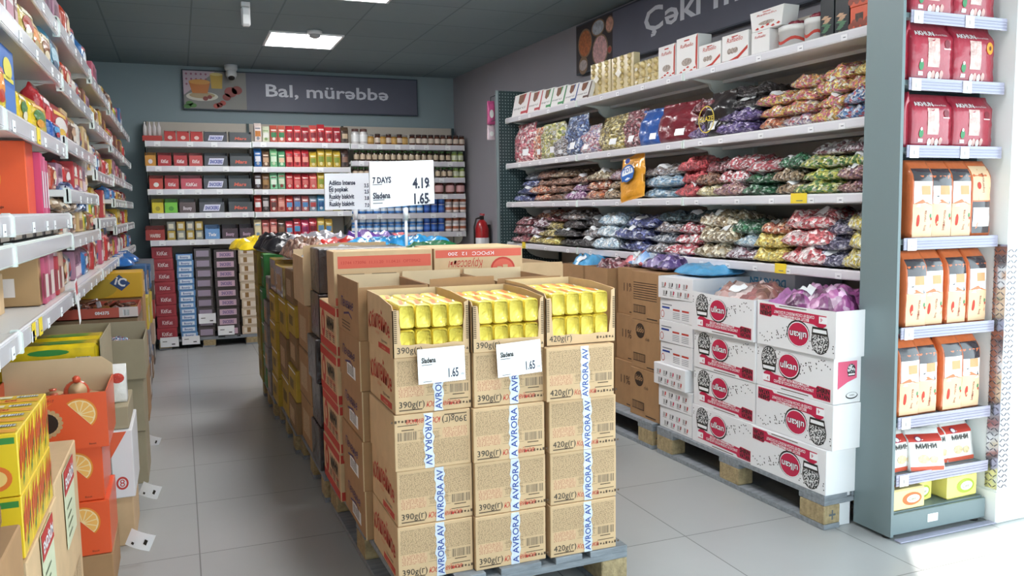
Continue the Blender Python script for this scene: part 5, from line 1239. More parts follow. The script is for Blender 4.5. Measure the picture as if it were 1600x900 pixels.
def red_pack(var):
    w, h, th = .215, .225, .075; t = thing('snack_pack', 'x', 'snack pack'); b, sf = gusset_pack(w, h, th, CRIM, 10+var); b.build('wrapper', t); b = MB()
    rect(b, sf, .36, .26, .64, .8, mat('pink_window', '#D9AFA6', .2, coat=.6, bump=.7, bscale=50, var=.25, vscale=40)); ptext(b, sf, 'AKHUN', .3, .84, .02, w, h, PWHT, bold=.03); ptext(b, sf, 'Kukuruz Rulet', .68, .85, .009, w, h, PWHT)
    rect(b, sf, .16, .1, .27, .17, PWHT)
    for i, (u, v) in enumerate(((.5, .12), (.6, .1), (.7, .13), (.42, .1))): oval(b, sf, u, v, .045, .08, PWHT if i % 2 else mat('print_pinkish', '#E0B0A8', .4))
    oval(b, sf, .22, .28, .05, .09, mat('print_green', '#3E8A5A', .4)); oval(b, sf, .22, .37, .025, .035, PWHT)
    if var == 2: 
        oval(b, sf, .87, .68, .09, .12, mat('apricot', '#F0A02E', .4)); oval(b, sf, .87, .68, .03, .045, mat('apricot_stone', '#7A3E1E', .5), .003)
        b.build('print', t); b = MB()
        for k in range(5): b.disc((0, .02+.03*(k % 2), .03+k*.036), (0, -1, 0), EZ, .011, .01, mat('apricot'), .004, 10)
    else:
        oval(b, sf, .84, .7, .07, .08, mat('print_maroon', '#7E1A2A', .4)); rect(b, sf, .75, .6, .93, .62, PWHT)
        b.build('print', t); b = MB()
        for k in range(5): b.disc((0, .02+.03*(k % 2), .03+k*.036), (0, -1, 0), EZ, .009, .008, mat('berry_red', '#D9483E', .4), .004, 8)
    b.build('side_print', t); return Proto(t)
RP = [red_pack(0), red_pack(2)]
def at_end(px, z, y=2.39): return solve(lambda X: (X, y, z), px, 1.5, 4)
gN = 'end unit packs'
for lab, var, px, z, yy in (('crimson snack pack with brown window, left on the second visible shelf of end unit', 0, 1425, 1.768, 2.395), ('crimson snack pack with apricot print on the end unit', 1, 1490, 1.768, 2.39),
        ('crimson snack pack, left on third shelf of the end unit', 0, 1424, 1.52, 2.392), ('crimson snack pack, right on third shelf of the end unit', 0, 1489, 1.52, 2.39),
        ('crimson snack pack, left on the topmost visible end unit shelf', 0, 1425, 2.012, 2.395), ('crimson snack pack, right on the topmost visible end unit shelf', 1, 1492, 2.012, 2.39)):
    RP[var].put(lab, (at_end(px, z+.1), yy, z+.001), random.uniform(-.04, .04), None, scale=(1, 1, .98 if z != 1.52 else .9))
RP[0].put('crimson snack pack turned sideways behind the left one, second end unit shelf', (2.535, 2.50, 1.769), -1.35, scale=(.45, .6, 1.02))
RP[0].put('crimson snack pack half hidden at the left panel, third end unit shelf', (2.533, 2.48, 1.521), -1.3, scale=(.4, .6, .92))
def peach_pack(var):
    w, h, th = .108, .30, .095; t = thing('snack_pack', 'x', 'snack pack'); b, sf = gusset_pack(w, h, th, ORF, 30+var, .012); b.build('wrapper', t); b = MB()
    if var < 2:
        rect(b, sf, .06, .44, .95, .93, DKWIN); rect(b, sf, .06, .42, .95, .76-.06*var, PWHT, .002); rect(b, sf, .35, .58, .8, .70, mat('pastry_print', '#D9A070', .5), .003)
        rect(b, sf, .03, .02, .97, .46, PEACH, .0024); patch(b, sf, [(.03, .46), (.4, .52), (.7, .47), (.97, .44)], ORF, .003)
        ptext(b, sf, 'Imperatrita', .62, .24, .013, w, h, mat('print_maroon'), rot=1, bold=.01); oval(b, sf, .25, .24, .07, .08, RED, .003); oval(b, sf, .86, .3, .06, .03, mat('print_green', '#3E8A5A', .4), .003); oval(b, sf, .9, .26, .05, .02, RED, .0034)
    else:
        rect(b, sf, .05, .5, .95, .97, PEACH); rect(b, sf, .05, .05, .95, .48, DKWIN); rect(b, sf, .08, .14, .92, .4, PWHT, .002); ptext(b, sf, 'Imperatrita', .55, .74, .013, w, h, mat('print_maroon'), rot=1); oval(b, sf, .3, .7, .09, .05, RED, .003)
    b.build('print', t); return Proto(t)
PPK = [peach_pack(0), peach_pack(1), peach_pack(2)]
for r, (z, xs, vs_) in enumerate(((1.172, (1422, 1453, 1483, 1516), (0, 1, 0, 2)), (.83, (1412, 1441, 1477, 1511), (1, 0, 1, 0)), (.48, (1402, 1432, 1470, 1500), (0, 1, 0, 1)))):
    for i, (px, v) in enumerate(zip(xs, vs_)):
        PPK[v].put('orange and peach pack with clear window, %s from left, %s shelf with such packs' % (ORD[i+1], ['upper', 'middle', 'lower'][r]), (max(2.528, at_end(px, z+.1)), 2.385+.004*(i % 2), z+.001), random.uniform(-.03, .03), scale=(1 if i < 3 else .98, 1, 1-.02*(r == 1)))
def mini_pack():
    w, h, th = .15, .17, .07; t = thing('snack_pack', 'x', 'snack pack'); b, sf = gusset_pack(w, h, th, foil('white_film', '#F0ECE8', bump=.5, var=.03), 51); b.build('wrapper', t); b = MB()
    rect(b, sf, .02, .78, .98, .98, RED); rect(b, sf, .02, .01, .98, .12, mat('print_orange_red', '#D9583A', .4)); oval(b, sf, .3, .86, .1, .08, mat('print_plum', '#8E2A4A', .4), .003); oval(b, sf, .3, .86, .07, .05, PWHT, .0036)
    ptext(b, sf, 'МИНИ', .5, .6, .022, w, h, INK, bold=.03); oval(b, sf, .4, .32, .16, .12, CORN, .002); oval(b, sf, .7, .3, .13, .1, CORN, .0024); b.build('print', t); return Proto(t)
PM = mini_pack()
for i, (x, y, rz, rx) in enumerate(((2.545, 2.40, .05, -.12), (2.63, 2.385, -.25, -.2), (2.74, 2.40, .1, -.18), (2.86, 2.41, .0, -.15))):
    PM.put('white and red pack of mini biscuits, %s from left, leaning on the low shelf' % ORD[i+1], (x, y, .253), rot=(rx, 0, rz), scale=(1, .9, .98))
def carton_pack(c1, c2, nm):
    t = thing('cake_pack', 'x', 'cake pack'); b = MB(); b.box(0, .17, 0, .13, 0, .085, mat('cake_pack_'+nm, c1, .35, coat=.3, bump=.2, bscale=30), .006); b.build('wrapper', t)
    b = MB(); b.disc((.1, 0, .042), EX, EZ, .05, .026, mat('cake_print_'+nm, c2, .4), .0012); b.disc((.105, 0, .042), EX, EZ, .034, .016, PWHT, .0018); b.text('Cake', (.1, 0, .036), EX, EZ, .014, mat('print_olive', '#7A7A2A', .5), .0024, 'c')
    for k in range(2): b.poly([(0, 0), (.16, 0), (.15, .02), (.01, .024)], (.005, .03+.045*k, .085), EX, EY, mat('cake_top_'+nm, c2, .4), .0015)
    b.build('print', t); return Proto(t)
CK1, CK2 = carton_pack('#F0D89A', '#D9703A', 'orange'), carton_pack('#EDE27A', '#A8B83A', 'yellow')
CK1.put('pale cake pack with orange top, lowest left on the end unit', (2.535, 2.375, .106)); CK2.put('yellow-green cake pack in the middle of the bottom end unit shelf', (2.66, 2.40, .106), .2, scale=(.85, .9, 1))
CK2.put('yellow cake pack at the right of the bottom end unit shelf', (2.84, 2.385, .106), .03, scale=(1, 1, 1.15)); 

# ------------------------------------------------------------------ goods on the back shelves
def bspan(px0, px1, z, y=BYF+.03):
    a = solve(lambda X: (X, y, z), px0, -2, 4); c = solve(lambda X: (X, y, z), px1, -2, 4); return a, c
def bz(px, py): return hit(px, py, (0, BYF+.03, 0), EY).z
_cm = {}
def col(c, rough=.45, coat=.2):
    return mat('colour_'+c.strip('#'), c, rough, coat=coat)
def b_tray(x, z, w, h, label, c, txt, tc, tbg=None, name='bar_tray'):
    t = thing(name, label, 'display box', (x, BYF+.025, z+.001)); m = col(c); b = MB(); D = .2
    b.box(0, w, 0, .004, 0, h*.72, m); b.box(0, w, D-.004, D, 0, h, m); 
    for x0 in (0, w-.004): b.prism([(x0, .004, 0), (x0, D-.004, 0), (x0, D-.004, h), (x0, .06, h*.95), (x0, .004, h*.72)], (.004, 0, 0), m)
    b.box(.004, w-.004, .004, D-.004, 0, .004, m); b.build('box_body', t)
    b = MB()
    for i in range(5): b.box(.008+i*(w-.016)/5, .004+(i+1)*(w-.016)/5, .01, D-.01, .004, h*(.62+.1*(i % 2)), foil('bar_'+c.strip('#'), c, var=.5), .008)
    b.build('bars', t)
    b = MB()
    if tbg: b.poly([(w*.14, h*.1), (w*.78, h*.1), (w*.86, h*.55), (w*.22, h*.55)], (0, 0, 0), EX, EZ, col(tbg), .001)
    if txt: b.text(txt, (w*.5, 0, h*.2), EX, EZ, h*.24, col(tc), .002, 'c', width=w*.55, bold=.03, shear=.15)
    else: b.disc((w*.5, 0, h*.3), EX, EZ, w*.2, h*.16, col(tc), .001)
    b.build('print', t); return t
sh = ['top', 'second', 'third', 'fourth', 'fifth', 'lowest']
lay0 = [[('b', 222, 254), ('t', 256, 275, '#C43A36', '', '#E8C8C0'), ('t', 276, 296, '#C43A36', '', '#E8C8C0'), ('t', 297, 317, '#C43A36', '', '#E8C8C0'), ('t', 319, 355, '#4A4A52', 'SNICKERS', '#2A3A9E', '#D8D8EC'), ('t', 358, 393, '#45484C', 'Mars', '#D9604A')],
        [('t', 226, 244, '#D9983A', '', '#E8E0E0'), ('t', 246, 268, '#BE3438', 'KitKat', '#EFD9D9'), ('t', 271, 293, '#BE3438', 'KitKat', '#EFD9D9'), ('t', 295, 317, '#C44A48', 'KitKat', '#EFD9D9'), ('t', 319, 356, '#4A4A52', 'SNICKERS', '#2A3A9E', '#D8D8EC'), ('t', 359, 394, '#45484C', 'Mars', '#D9604A')],
        [('t', 233, 255, '#C9483A', '', '#F0EDE4'), ('t', 257, 280, '#BE3438', 'KitKat', '#EFD9D9'), ('t', 282, 316, '#C44A58', 'KitKat', '#EFD9D9'), ('t', 318, 355, '#4A4A52', 'SNICKERS', '#2A3A9E', '#D8D8EC'), ('t', 357, 393, '#45484C', 'Mars', '#D9604A')],
        [('t', 237, 256, '#DCC828', '', '#A89A1E'), ('t', 257, 278, '#7AC83A', '', '#4E9A2A'), ('t', 280, 306, '#5E4A4A', 'Bounty', '#D8C8D0'), ('t', 311, 351, '#4A4A52', 'SNICKERS', '#2A3A9E', '#D8D8EC'), ('t', 357, 395, '#45484C', 'Mars', '#D9604A')],
        [('t', 227, 258, '#A83830', 'WAFERS', '#E8D8D0'), ('c', 261, 275), ('c', 276, 290), ('c', 291, 304), ('c', 305, 318), ('t', 320, 344, '#6A9AD0', 'Twix', '#F0F0F0'), ('t', 347, 372, '#4E3E48', 'Bounty', '#C8A8C0'), ('t', 374, 397, '#4E3E48', 'Bounty', '#C8A8C0')]]
cnm = {'#C43A36': 'red', '#4A4A52': 'dark grey', '#45484C': 'charcoal', '#D9983A': 'orange', '#BE3438': 'crimson', '#C44A48': 'red', '#C9483A': 'red and yellow', '#C44A58': 'wide pinkish red', '#DCC828': 'yellow', '#7AC83A': 'lime green', '#5E4A4A': 'brown', '#A83830': 'brick red', '#6A9AD0': 'light blue', '#4E3E48': 'dark plum'}
tops = {0: 211, 1: 243, 2: 279, 3: 314, 4: 352}
for r, row in enumerate(lay0):
    z = BROWS[0][r]+.004
    for i, it in enumerate(row):
        a, c = bspan(it[1], it[2], z+.05); w = c-a-.006
        if it[0] == 't': b_tray(a+.003, z, w, .135 if r else .11, '%s tray of chocolate bars, %s from left, %s shelf, back wall' % (cnm[it[3]], ORD[i+1], sh[r]), it[3], it[4], it[5], it[6] if len(it) > 6 else None)
        elif it[0] == 'b':
            t = thing('bottle_tray', 'red tray with four small white bottles, top left of the back wall', 'display box', (a, BYF+.03, z)); b = MB(); b.box(0, w, 0, .1, 0, .05, col('#B83A30'), .002); b.build('tray', t)
            for k in range(4): b = MB(); b.lathe([(w*.1, .05), (w*.1, .13), (w*.04, .16), (w*.045, .18)], col('#E6E0E0'), 10, (w*(.14+.24*k), .05, 0), mats=None); b.build('bottle', t)
        else:
            for k in range(2):
                b = MB(); b.box(0, w, 0, .12, 0, .085, col(['#8E8E86', '#B8983A'][(i+k) % 2]), .004); b.quad((w*.2, 0, .02), EX, EZ, w*.6, .045, col('#D8D0B8'), .001)
                tag(b.build('biscuit_box', None, (a+.003, BYF+.03, z+.001+k*.0865)), 'small %s box, %s of two, %s from left, fifth back shelf' % (['grey', 'gold'][(i+k) % 2], ['lower', 'upper'][k], ORD[i+1]), 'box', 'small boxes on the fifth back shelf')
def b_pack(x, z, w, h, label, c1, c2, c3, group):
    """upright soft pack: waisted sides and crimped top"""
    t = thing('coffee_pack', label, 'pack', (x, BYF+.035, z+.001)); b, sf = gusset_pack(w, h, .07, foil('film_'+c1.strip('#'), c1, var=.1), (int(x*1000) % 17), .012); b.build('wrapper', t)
    b = MB(); rect(b, sf, .12, .3, .88, .62, col(c2)); oval(b, sf, .5, .2, .22, .1, col(c3)); rect(b, sf, .15, .72, .85, .8, col(c3)); b.build('print', t); t['group'] = group; return t
rc = ['#C8343C', '#D9464A', '#B82E3A', '#E0605A']
rowsB = [[('#E8D8D0', '#C87A2E', '#8E8E96'), ('#D8DCC0', '#E8E8E0', '#8AA86A'), ('#C85A4A', '#3E8A5A', '#F0E0D8'), ('#D9705E', '#3E8A5A', '#F0E0D8')]+[(rc[i % 4], '#8E2430', '#F0D0C8') for i in range(7)]+[('#5E4A3A', '#C8B090', '#3A2A22')],
         [('#2E6AB0', '#E8E8F0', '#B0B4BC'), ('#6A4E38', '#C8A080', '#E0C8B0'), ('#7AC08A', '#E0F0D8', '#C8D9B0'), ('#5EA87A', '#E8C8A8', '#D8E8C8')]+[(rc[i % 4], '#F0A090', '#8E2430') for i in range(3)]+[('#C8A83A', '#8A9A3A', '#E8DCA0')]*4+[('#4E3A36', '#8E6A5A', '#2E2220')],
         [('#3A2A2A', '#E8E8E8', '#8E8E96'), ('#7A5A3A', '#A8804E', '#5E3E2A'), ('#8AD0A0', '#E8F0E0', '#5E3A30'), ('#7AB88A', '#D8E0C8', '#8E3A30')]+[(rc[i % 4], '#D9706A', '#E8C0B0') for i in range(4)]+[('#C8A83A', '#8A9A3A', '#E8DCA0')]*3,
         [('#B03A34', '#F0ECEC', '#8E2A24'), ('#3E3434', '#C8C0C0', '#7A6E6E'), ('#A84A44', '#6A4440', '#E0C8C0'), ('#C87868', '#E8A898', '#A83A34'), ('#C83A34', '#6AA0D0', '#E8C0B0'), ('#8E6A7A', '#5A8AC0', '#D8C0B8'), ('#B86A6A', '#4E8ABE', '#E8D8D0'), ('#8A9AA8', '#C04A4A', '#D8D8E0'), ('#4A8AB0', '#2E5A8E', '#D8E0E8'), ('#C8B8A8', '#8A6A5A', '#E8E0D8'), ('#B8A83A', '#6E8A3A', '#E8DCA0')],
         [('#D8C8A0', '#E8D8B0', '#8AA8C0'), ('#B85A54', '#E8A898', '#6A3A34'), ('#C0605A', '#E8A898', '#6A3A34'), ('#5E4438', '#8E6A50', '#3A2820'), ('#D04A5A', '#6AB0D8', '#F0C8C8'), ('#C83A44', '#4E9AC8', '#8E2430'), ('#D0446A', '#8E2A5A', '#F0C8D0'), ('#C83A48', '#7E1E2A', '#E8A0A0'), ('#C8A84A', '#6A9AC0', '#E8DCA0'), ('#D0A848', '#5A90C0', '#E8DCA0')]]
for r, row in enumerate(rowsB):
    z = BROWS[1][r]+.004; px = 397.5; stp = 12.35
    for i, (c1, c2, c3) in enumerate(row):
        a, c = bspan(px, px+stp-1, z+.05); px += stp
        b_pack(a, z, c-a, random.uniform(.15, .185), 'upright foil coffee or tea pack, %s from left, %s shelf, middle bay' % (ORD[i+1], sh[r]), c1, c2, c3, 'upright packs in the middle bay, back wall')
def jar_proto(name, cat, glass, lid, lab, h=.1, r=.032):
    t = thing(name, 'x', cat); b = MB(); b.lathe([(r*.9, 0), (r, .006), (r, h*.72), (r*.75, h*.84)], col(glass, .12, .8), 12); b.build('glass', t)
    b = MB(); b.lathe([(r*.8, h*.83), (r*.86, h*.84), (r*.86, h), (r*.8, h*1.01)], col(lid), 12); b.build('lid', t)
    b = MB(); b.lathe([(r*1.01, h*.15), (r*1.02, h*.16), (r*1.02, h*.62), (r*1.01, h*.63)], col(lab), 12); b.build('label', t); return Proto(t)
J = {'white': jar_proto('jam_jar', 'jar', '#D8D4D4', '#5E3A34', '#EDEDED', .15, .042), 'gold': jar_proto('honey_jar', 'jar', '#B8863A', '#8E8A86', '#C8A05A', .095, .036), 'brown': jar_proto('spread_jar', 'jar', '#5E3426', '#3E2A28', '#D8C8B8', .105, .032),
     'green': jar_proto('jam_jar', 'jar', '#3E2A22', '#3E6A34', '#C8B49A', .105, .028), 'pale': jar_proto('jam_jar', 'jar', '#9AA858', '#8EB87A', '#D8DCC0', .105, .032), 'nut': jar_proto('spread_jar', 'jar', '#5A2A24', '#B8B0B0', '#D8A8A8', .14, .048)}
def can_proto(c1, c2, c3):
    t = thing('milk_can', 'x', 'can'); b = MB(); r, h = .036, .085
    b.lathe([(r*.94, 0), (r, .004), (r, h*.2), (r, h*.32), (r, h*.66), (r, h*.9), (r, h-.004), (r*.94, h)], WHITE, 14, mats=[col('#B8BCC4', .3), col(c1), col(c3), col(c2), col(c3), col(c1), col('#B8BCC4', .3)]); b.build('tin', t)
    b = MB(); b.lathe([(r*.9, h-.0005), (r*.9, h+.0008)], col('#C8CCD2', .25), 14); b.build('lid', t); return Proto(t)
K = {'blue': can_proto('#2E6EB8', '#E8EEF6', '#5A9AD8'), 'navy': can_proto('#1E3E94', '#4A7AC8', '#2A58AE'), 'white': can_proto('#E0D4D0', '#B86A4A', '#EFE9E6')}
def jarrow(r, items, rows=1, bay=2):
    z = BROWS[bay][r]+.006
    for i, (px, k) in enumerate(items):
        X = solve(lambda X: (X, BYF+.07, z+.05), px, -1, 4)
        for q in range(rows):
            if rows == 2: K[k].put('%s milk can, %s of two, %s pair from left, %s shelf, right bay' % (k if k != 'navy' else 'dark blue', ['lower', 'upper'][q], ORD[i+1], sh[r]), (X, BYF+.07, z+q*.0865), random.uniform(-1, -.6), 'tins of milk in the right bay')
            else: J[k].put('%s jar, %s from left on the %s shelf, right bay of back wall' % ({'white': 'white-labelled', 'gold': 'golden honey', 'brown': 'brown-lidded', 'green': 'green-lidded', 'pale': 'pale green', 'nut': 'large red-labelled'}[k], ORD[i+1], sh[r]), (X, BYF+.07, z), random.uniform(-3, 3), 'jars in the right bay of the back wall')
jarrow(0, [(555, 'white'), (568, 'white'), (579, 'gold'), (590, 'brown'), (598, 'gold'), (607, 'brown'), (615, 'gold'), (624, 'brown'), (632, 'gold'), (644, 'brown'), (654, 'brown'), (663, 'brown'), (673, 'brown'), (683, 'brown'), (692, 'brown'), (702, 'brown'), (712, 'brown'), (721, 'brown')])
jarrow(1, [(557+i*9.55, 'green' if i < 16 else 'pale') for i in range(18)])
jarrow(2, [(555, 'green'), (564, 'green'), (573, 'green')]+[(684+i*9.4, 'green' if i < 3 else 'pale') for i in range(5)])
jarrow(3, [(686, 'nut'), (703, 'nut'), (719, 'nut')])
jarrow(4, [(555+i*11.2, 'blue' if i < 10 else ('navy' if i < 13 else 'white')) for i in range(16)], 2)
jarrow(5, [(555+i*11.2, 'blue' if i < 10 else ('navy' if i < 13 else 'white')) for i in range(16)], 2)

# low stacks of chocolate cartons under the left bay of the back wall
def low_stack(px0, px1, ytop, n, c, txt, tc, lc, nm, z0=.102, dz=None):
    a = solve(lambda X: (X, 8.5, .5), px0, -2, 4); c2 = solve(lambda X: (X, 8.5, .5), px1, -2, 4); w = c2-a-.006; zt = hit(px0, ytop, (0, 8.5, 0), EY).z; h = (zt-z0)/n
    t = thing('chocolate_carton', 'x', 'carton'); b = MB(); b.box(0, w, 0, .3, 0, h-.002, col(c), .002); b.build('box_body', t); b = MB()
    if lc: b.quad((w*.12, 0, h*.15), EX, EZ, w*.76, h*.6, col(lc), .001)
    if txt: b.text(txt, (w*.5, 0, h*.28), EX, EZ, h*.34, col(tc), .002, 'c', width=w*.5, bold=.02)
    if c == '#C8B49A': b.quad((w*.3, 0, h*.2), EX, EZ, w*.22, h*.55, col('#8E6A3A'), .0015)
    b.build('print', t); P = Proto(t)
    for k in range(n): P.put('%s, %s from the bottom, low stack at back' % (nm, ORD[k+1]), (a+random.uniform(-.006, .006)+.012*(n-k)/n, 8.5+random.uniform(0, .006), z0+k*h), 0, nm+'s, low back stack')
low_stack(241, 274, 386, 8, '#A8303A', 'KitKat', '#E8D0D0', '#9A2834', 'crimson chocolate carton')
low_stack(278, 305, 397, 14, '#6A9AD0', 'Bounty', '#2E5EA8', '#DCE6F2', 'thin blue and white carton')
low_stack(306, 333, 388, 9, '#4A3E40', '', '#000000', '#9A8A9E', 'dark carton with mauve band')
low_stack(336, 372, 390, 9, '#3E3232', 'SNICKERS', '#4A3A7E', '#C8A8B8', 'dark brown carton with pink-white plate')
low_stack(375, 402, 385, 10, '#C8B49A', '', '#000000', '#E0D4C4', 'beige carton with brown square')
for i, (x0, y0, w, h) in enumerate(((251, 526, 28, 17), (285, 524, 27, 15), (311, 489, 26, 17), (341, 508, 25, 16))):
    P0 = hit(x0, y0+h, (0, 8.49, 0), EY); P1 = hit(x0+w, y0, (0, 8.49, 0), EY); t = thing('price_card', 'white price card, %s from left, at the foot of the low back stacks' % ORD[i+1], 'price card', (P0.x, 8.485, P0.z)); b = MB(); b.box(0, P1.x-P0.x, 0, .002, 0, P1.z-P0.z, WHITE); b.build('card', t)
    b = MB(); b.quad((.02, 0, .05), EX, EZ, .04, .006, INK, .001); b.quad((.1, 0, .02), EX, EZ, .03, .01, INK, .001); b.build('lettering', t)

# ------------------------------------------------------------------ centre island: heaped bags and price boards
random.seed(31)
def heap(label, px, py, y, w, d, h, m, seed, rz=0.):
    P = hit(px, py, (0, y, 0), EY); LB.put(seed, m, label, (P.x-d/2, P.y, 1.046), (random.uniform(-.1, .1), random.uniform(-.08, .08), rz), (d/.3, w/.26, (P.z-1.046)/.065), lab=False)
YB = foil('yellow_film', '#F2D226'); BKB = foil('black_film', '#1C1A1E'); SLV = foil('silver_film', '#B8B4BC', metal=.4); PUR = foil('purple_film', '#6A3E9A'); BLU = foil('blue_film', '#2E9AD8'); RDF = foil('red_film', '#C8342E'); GRF = foil('green_film', '#1E6A3E')
for lab, px, py, y, w, d, m, s in (
    ('yellow crinkled bag at the far left corner of the centre island', 416, 374, 5.9, .3, .24, YB, 0), ('second yellow crinkled bag heaped beside the far left one', 440, 375, 5.75, .3, .24, YB, 1),
    ('black glossy bag on the far left of the centre island', 467, 371, 5.2, .3, .26, BKB, 2), ('dark grey bag behind the tall carton flap', 490, 374, 5.0, .3, .24, BKB, 3),
    ('silver crinkled bag left of the two price boards', 520, 373, 4.9, .3, .26, SLV, 4), ('brown and red bag below the smaller price board', 530, 380, 4.4, .22, .24, CM('brown', 26), 5),
    ('silver and black bag right under the smaller price board', 556, 370, 4.9, .3, .26, SLV, 6), ('orange-red bag in the middle of the centre heap', 566, 376, 4.4, .28, .26, RDF, 0),
    ('purple metallic bag left of the taller price board pole', 598, 368, 4.9, .32, .3, PUR, 1), ('silver and purple bag beside the taller pole', 620, 366, 5.1, .3, .24, CM('purple', 24), 2),
    ('bright blue bag in front of the purple one', 612, 377, 4.2, .28, .24, BLU, 3), ('bright blue bag right of the taller pole', 655, 375, 4.4, .3, .26, BLU, 4), ('second bright blue bag further right of the pole', 685, 377, 4.3, .28, .24, BLU, 5),
    ('red and blue mixed bag at the right part of the centre heap', 672, 371, 5.2, .3, .28, CM('red', 26), 6), ('light blue bag at the far right of the centre heap', 708, 376, 4.8, .3, .26, BLU, 0),
    ('green glossy bag near the upside-down red-logo carton', 720, 383, 3.95, .3, .26, GRF, 2), ('silver and green bag behind the red banded boxes', 655, 384, 3.9, .3, .3, CM('green', 30), 4), ('grey-white bag behind the barcode carton', 600, 386, 3.9, .3, .3, CM('greyblue', 30), 1)):
    heap(lab, px, py, y, w, d, 0, m, s, random.uniform(1.2, 1.9))
def board(name, label, c4, y, lines, thick=.02):
    P = [hit(px, py, (0, y, 0), EY) for px, py in c4]; t = thing(name, label, 'price board', (P[0].x, y, 0)); o = Vector((P[0].x, y, 0))
    w = P[1].x-P[0].x; zb = P[3].z; h = P[0].z-P[3].z; sl = (P[1].z-P[0].z)/w; ex = Vector((1, 0, sl)).normalized(); ey = Vector((0, 0, 1))
    b = MB(); q = [p-o for p in (P[3], P[2], P[1], P[0])]; b.prism(q, (0, thick, 0), mat('board_white', '#F1F3F7', .3, coat=.4)); b.build('panel', t)
    b = MB()
    for (st, u, v, hh, bold) in lines:
        b.text(st, Vector((0, 0, zb+h*v))+ex*(w*u), ex, ey, hh, mat('ink_navy', '#2A2F45', .6), .0015, bold=.035, sx=.7) if bold else b.quad(Vector((0, 0, zb+h*v))+ex*(w*u), ex, ey, hh, .004, mat('tag_ink'), .001)
    b.build('lettering', t)
    b = MB(); b.tube([(w*.55, .012, .9), (w*.55, .012, zb+.005)], .008, WHITE, 10); b.lathe([(.012, zb-.06), (.014, zb)], WHITE, 10, (w*.55, .012, 0)); b.build('pole', t)
board('price_board', 'large white price board on a pole over the centre heap', [(577, 253), (677, 250), (679, 318), (579, 326)], 4.28,
      [('7 DAYS', .04, .54, .031, 1), ('', .04, .5, .05, 0), ('4.19', .66, .40, .054, 1), ('m', .9, .42, .016, 1), ('Sladena', .04, .21, .031, 1), ('', .04, .17, .06, 0), ('', .04, .1, .05, 0), ('1.65', .68, .06, .054, 1), ('m', .9, .09, .016, 1)])
board('price_board', 'smaller white price board with four lines, partly behind the larger', [(507, 271), (592, 270), (592, 327), (508, 328)], 4.85,
      [('Adikto Intense', .07, .68, .026, 1), ('3.5', .72, .6, .022, 1), ('Eti popkek', .07, .5, .026, 1), ('2.5', .72, .43, .022, 1), ('Ruskiy biskivit', .07, .3, .026, 1), ('3.8', .72, .25, .022, 1), ('Ruskiy biskivit', .07, .1, .026, 1), ('7.0', .72, .05, .022, 1), ('', .07, .63, .02, 0), ('', .07, .45, .02, 0), ('', .07, .25, .02, 0)])
# fire extinguisher and hanging packs by the far corner
FR = mat('extinguisher_red', '#B81E24', .3, coat=.5)
t = thing('fire_extinguisher', 'red fire extinguisher on the right wall beyond the shelving', 'fire extinguisher', (2.838, 7.93, .74))
b = MB(); b.lathe([(.05, 0), (.07, .01), (.07, .36), (.05, .42), (.025, .45)], FR, 18); b.build('cylinder', t)
b = MB(); b.lathe([(.0705, .12), (.0715, .13), (.0715, .26), (.0705, .27)], WHITE, 18); b.build('label', t)
b = MB(); b.box(-.02, .02, -.015, .015, .45, .49, INK, .004); b.prism([(-.01, -.06, .49), (-.01, .03, .5), (-.01, .03, .515), (-.01, -.06, .51)], (.02, 0, 0), FR); b.build('valve', t)
b = MB(); b.tube([(-.02, 0, .47), (-.06, 0, .46), (-.085, -.01, .38), (-.083, -.01, .15)], .009, INK); b.build('hose', t)
b = MB(); b.box(.05, .085, -.03, .03, .2, .4, INK, .003); b.build('bracket', t)
for i, (py, hh, c) in enumerate(((176, .19, '#D05A8E'), (207, .12, '#E0C8D0'))):
    P = hit(768, py, rpt(6.42, 0), RS_); t = thing('hanging_pack', '%s small pack hanging behind the far dark green side panel' % ['upper pink', 'lower pale pink'][i], 'pack', (P.x-.03, P.y, P.z-hh/2)); b, sf = gusset_pack(.06, hh, .03, foil('film_'+c.strip('#'), c), 5+i); b.build('wrapper', t); b = MB(); oval(b, sf, .5, .5, .3, .2, PWHT); b.build('print', t)
    b = MB(); b.tube([(.03, .015, hh-.005), (.03, .015, hh+.03), (.03, -.12, hh+.03)], .003, STEELD, 6); b.build('hook', t)

# ------------------------------------------------------------------ goods on the left shelves (fronts face +x)
random.seed(77)
LX = LXF-.035
def y_at(px, z, X=LX): return solve(lambda Y: (X, Y, z), px, 1.2, 8.6)
LPK = []
def lpack_proto(c1, c2, c3, kind):
    if kind == 'bag':
        t = thing('snack_bag', 'x', 'snack bag'); b, sf = gusset_pack(.15, .2, .07, foil('film_'+c1.strip('#'), c1, var=.15, bump=.8), len(LPK), .018); b.build('wrapper', t)
        b = MB(); oval(b, sf, .5, .5, .34, .2, col(c2)); oval(b, sf, .5, .3, .22, .12, col(c3), .003); rect(b, sf, .15, .72, .85, .82, col(c3)); rect(b, sf, .25, .05, .75, .12, col(c2)); b.build('print', t)
    else:
        t = thing('biscuit_box', 'x', 'box'); b = MB(); b.box(0, .15, 0, .1, 0, .2, col(c1), .003); b.build('box_body', t)
        b = MB(); b.quad((.015, 0, .02), EX, EZ, .12, .07, col(c2), .001); b.disc((.075, 0, .14), EX, EZ, .045, .03, col(c3), .001); b.quad((.02, .0, .105), EX, EZ, .11, .012, col(c3), .001); b.build('print', t)
    P = Proto(t); P.kind = kind; LPK.append(P); return P
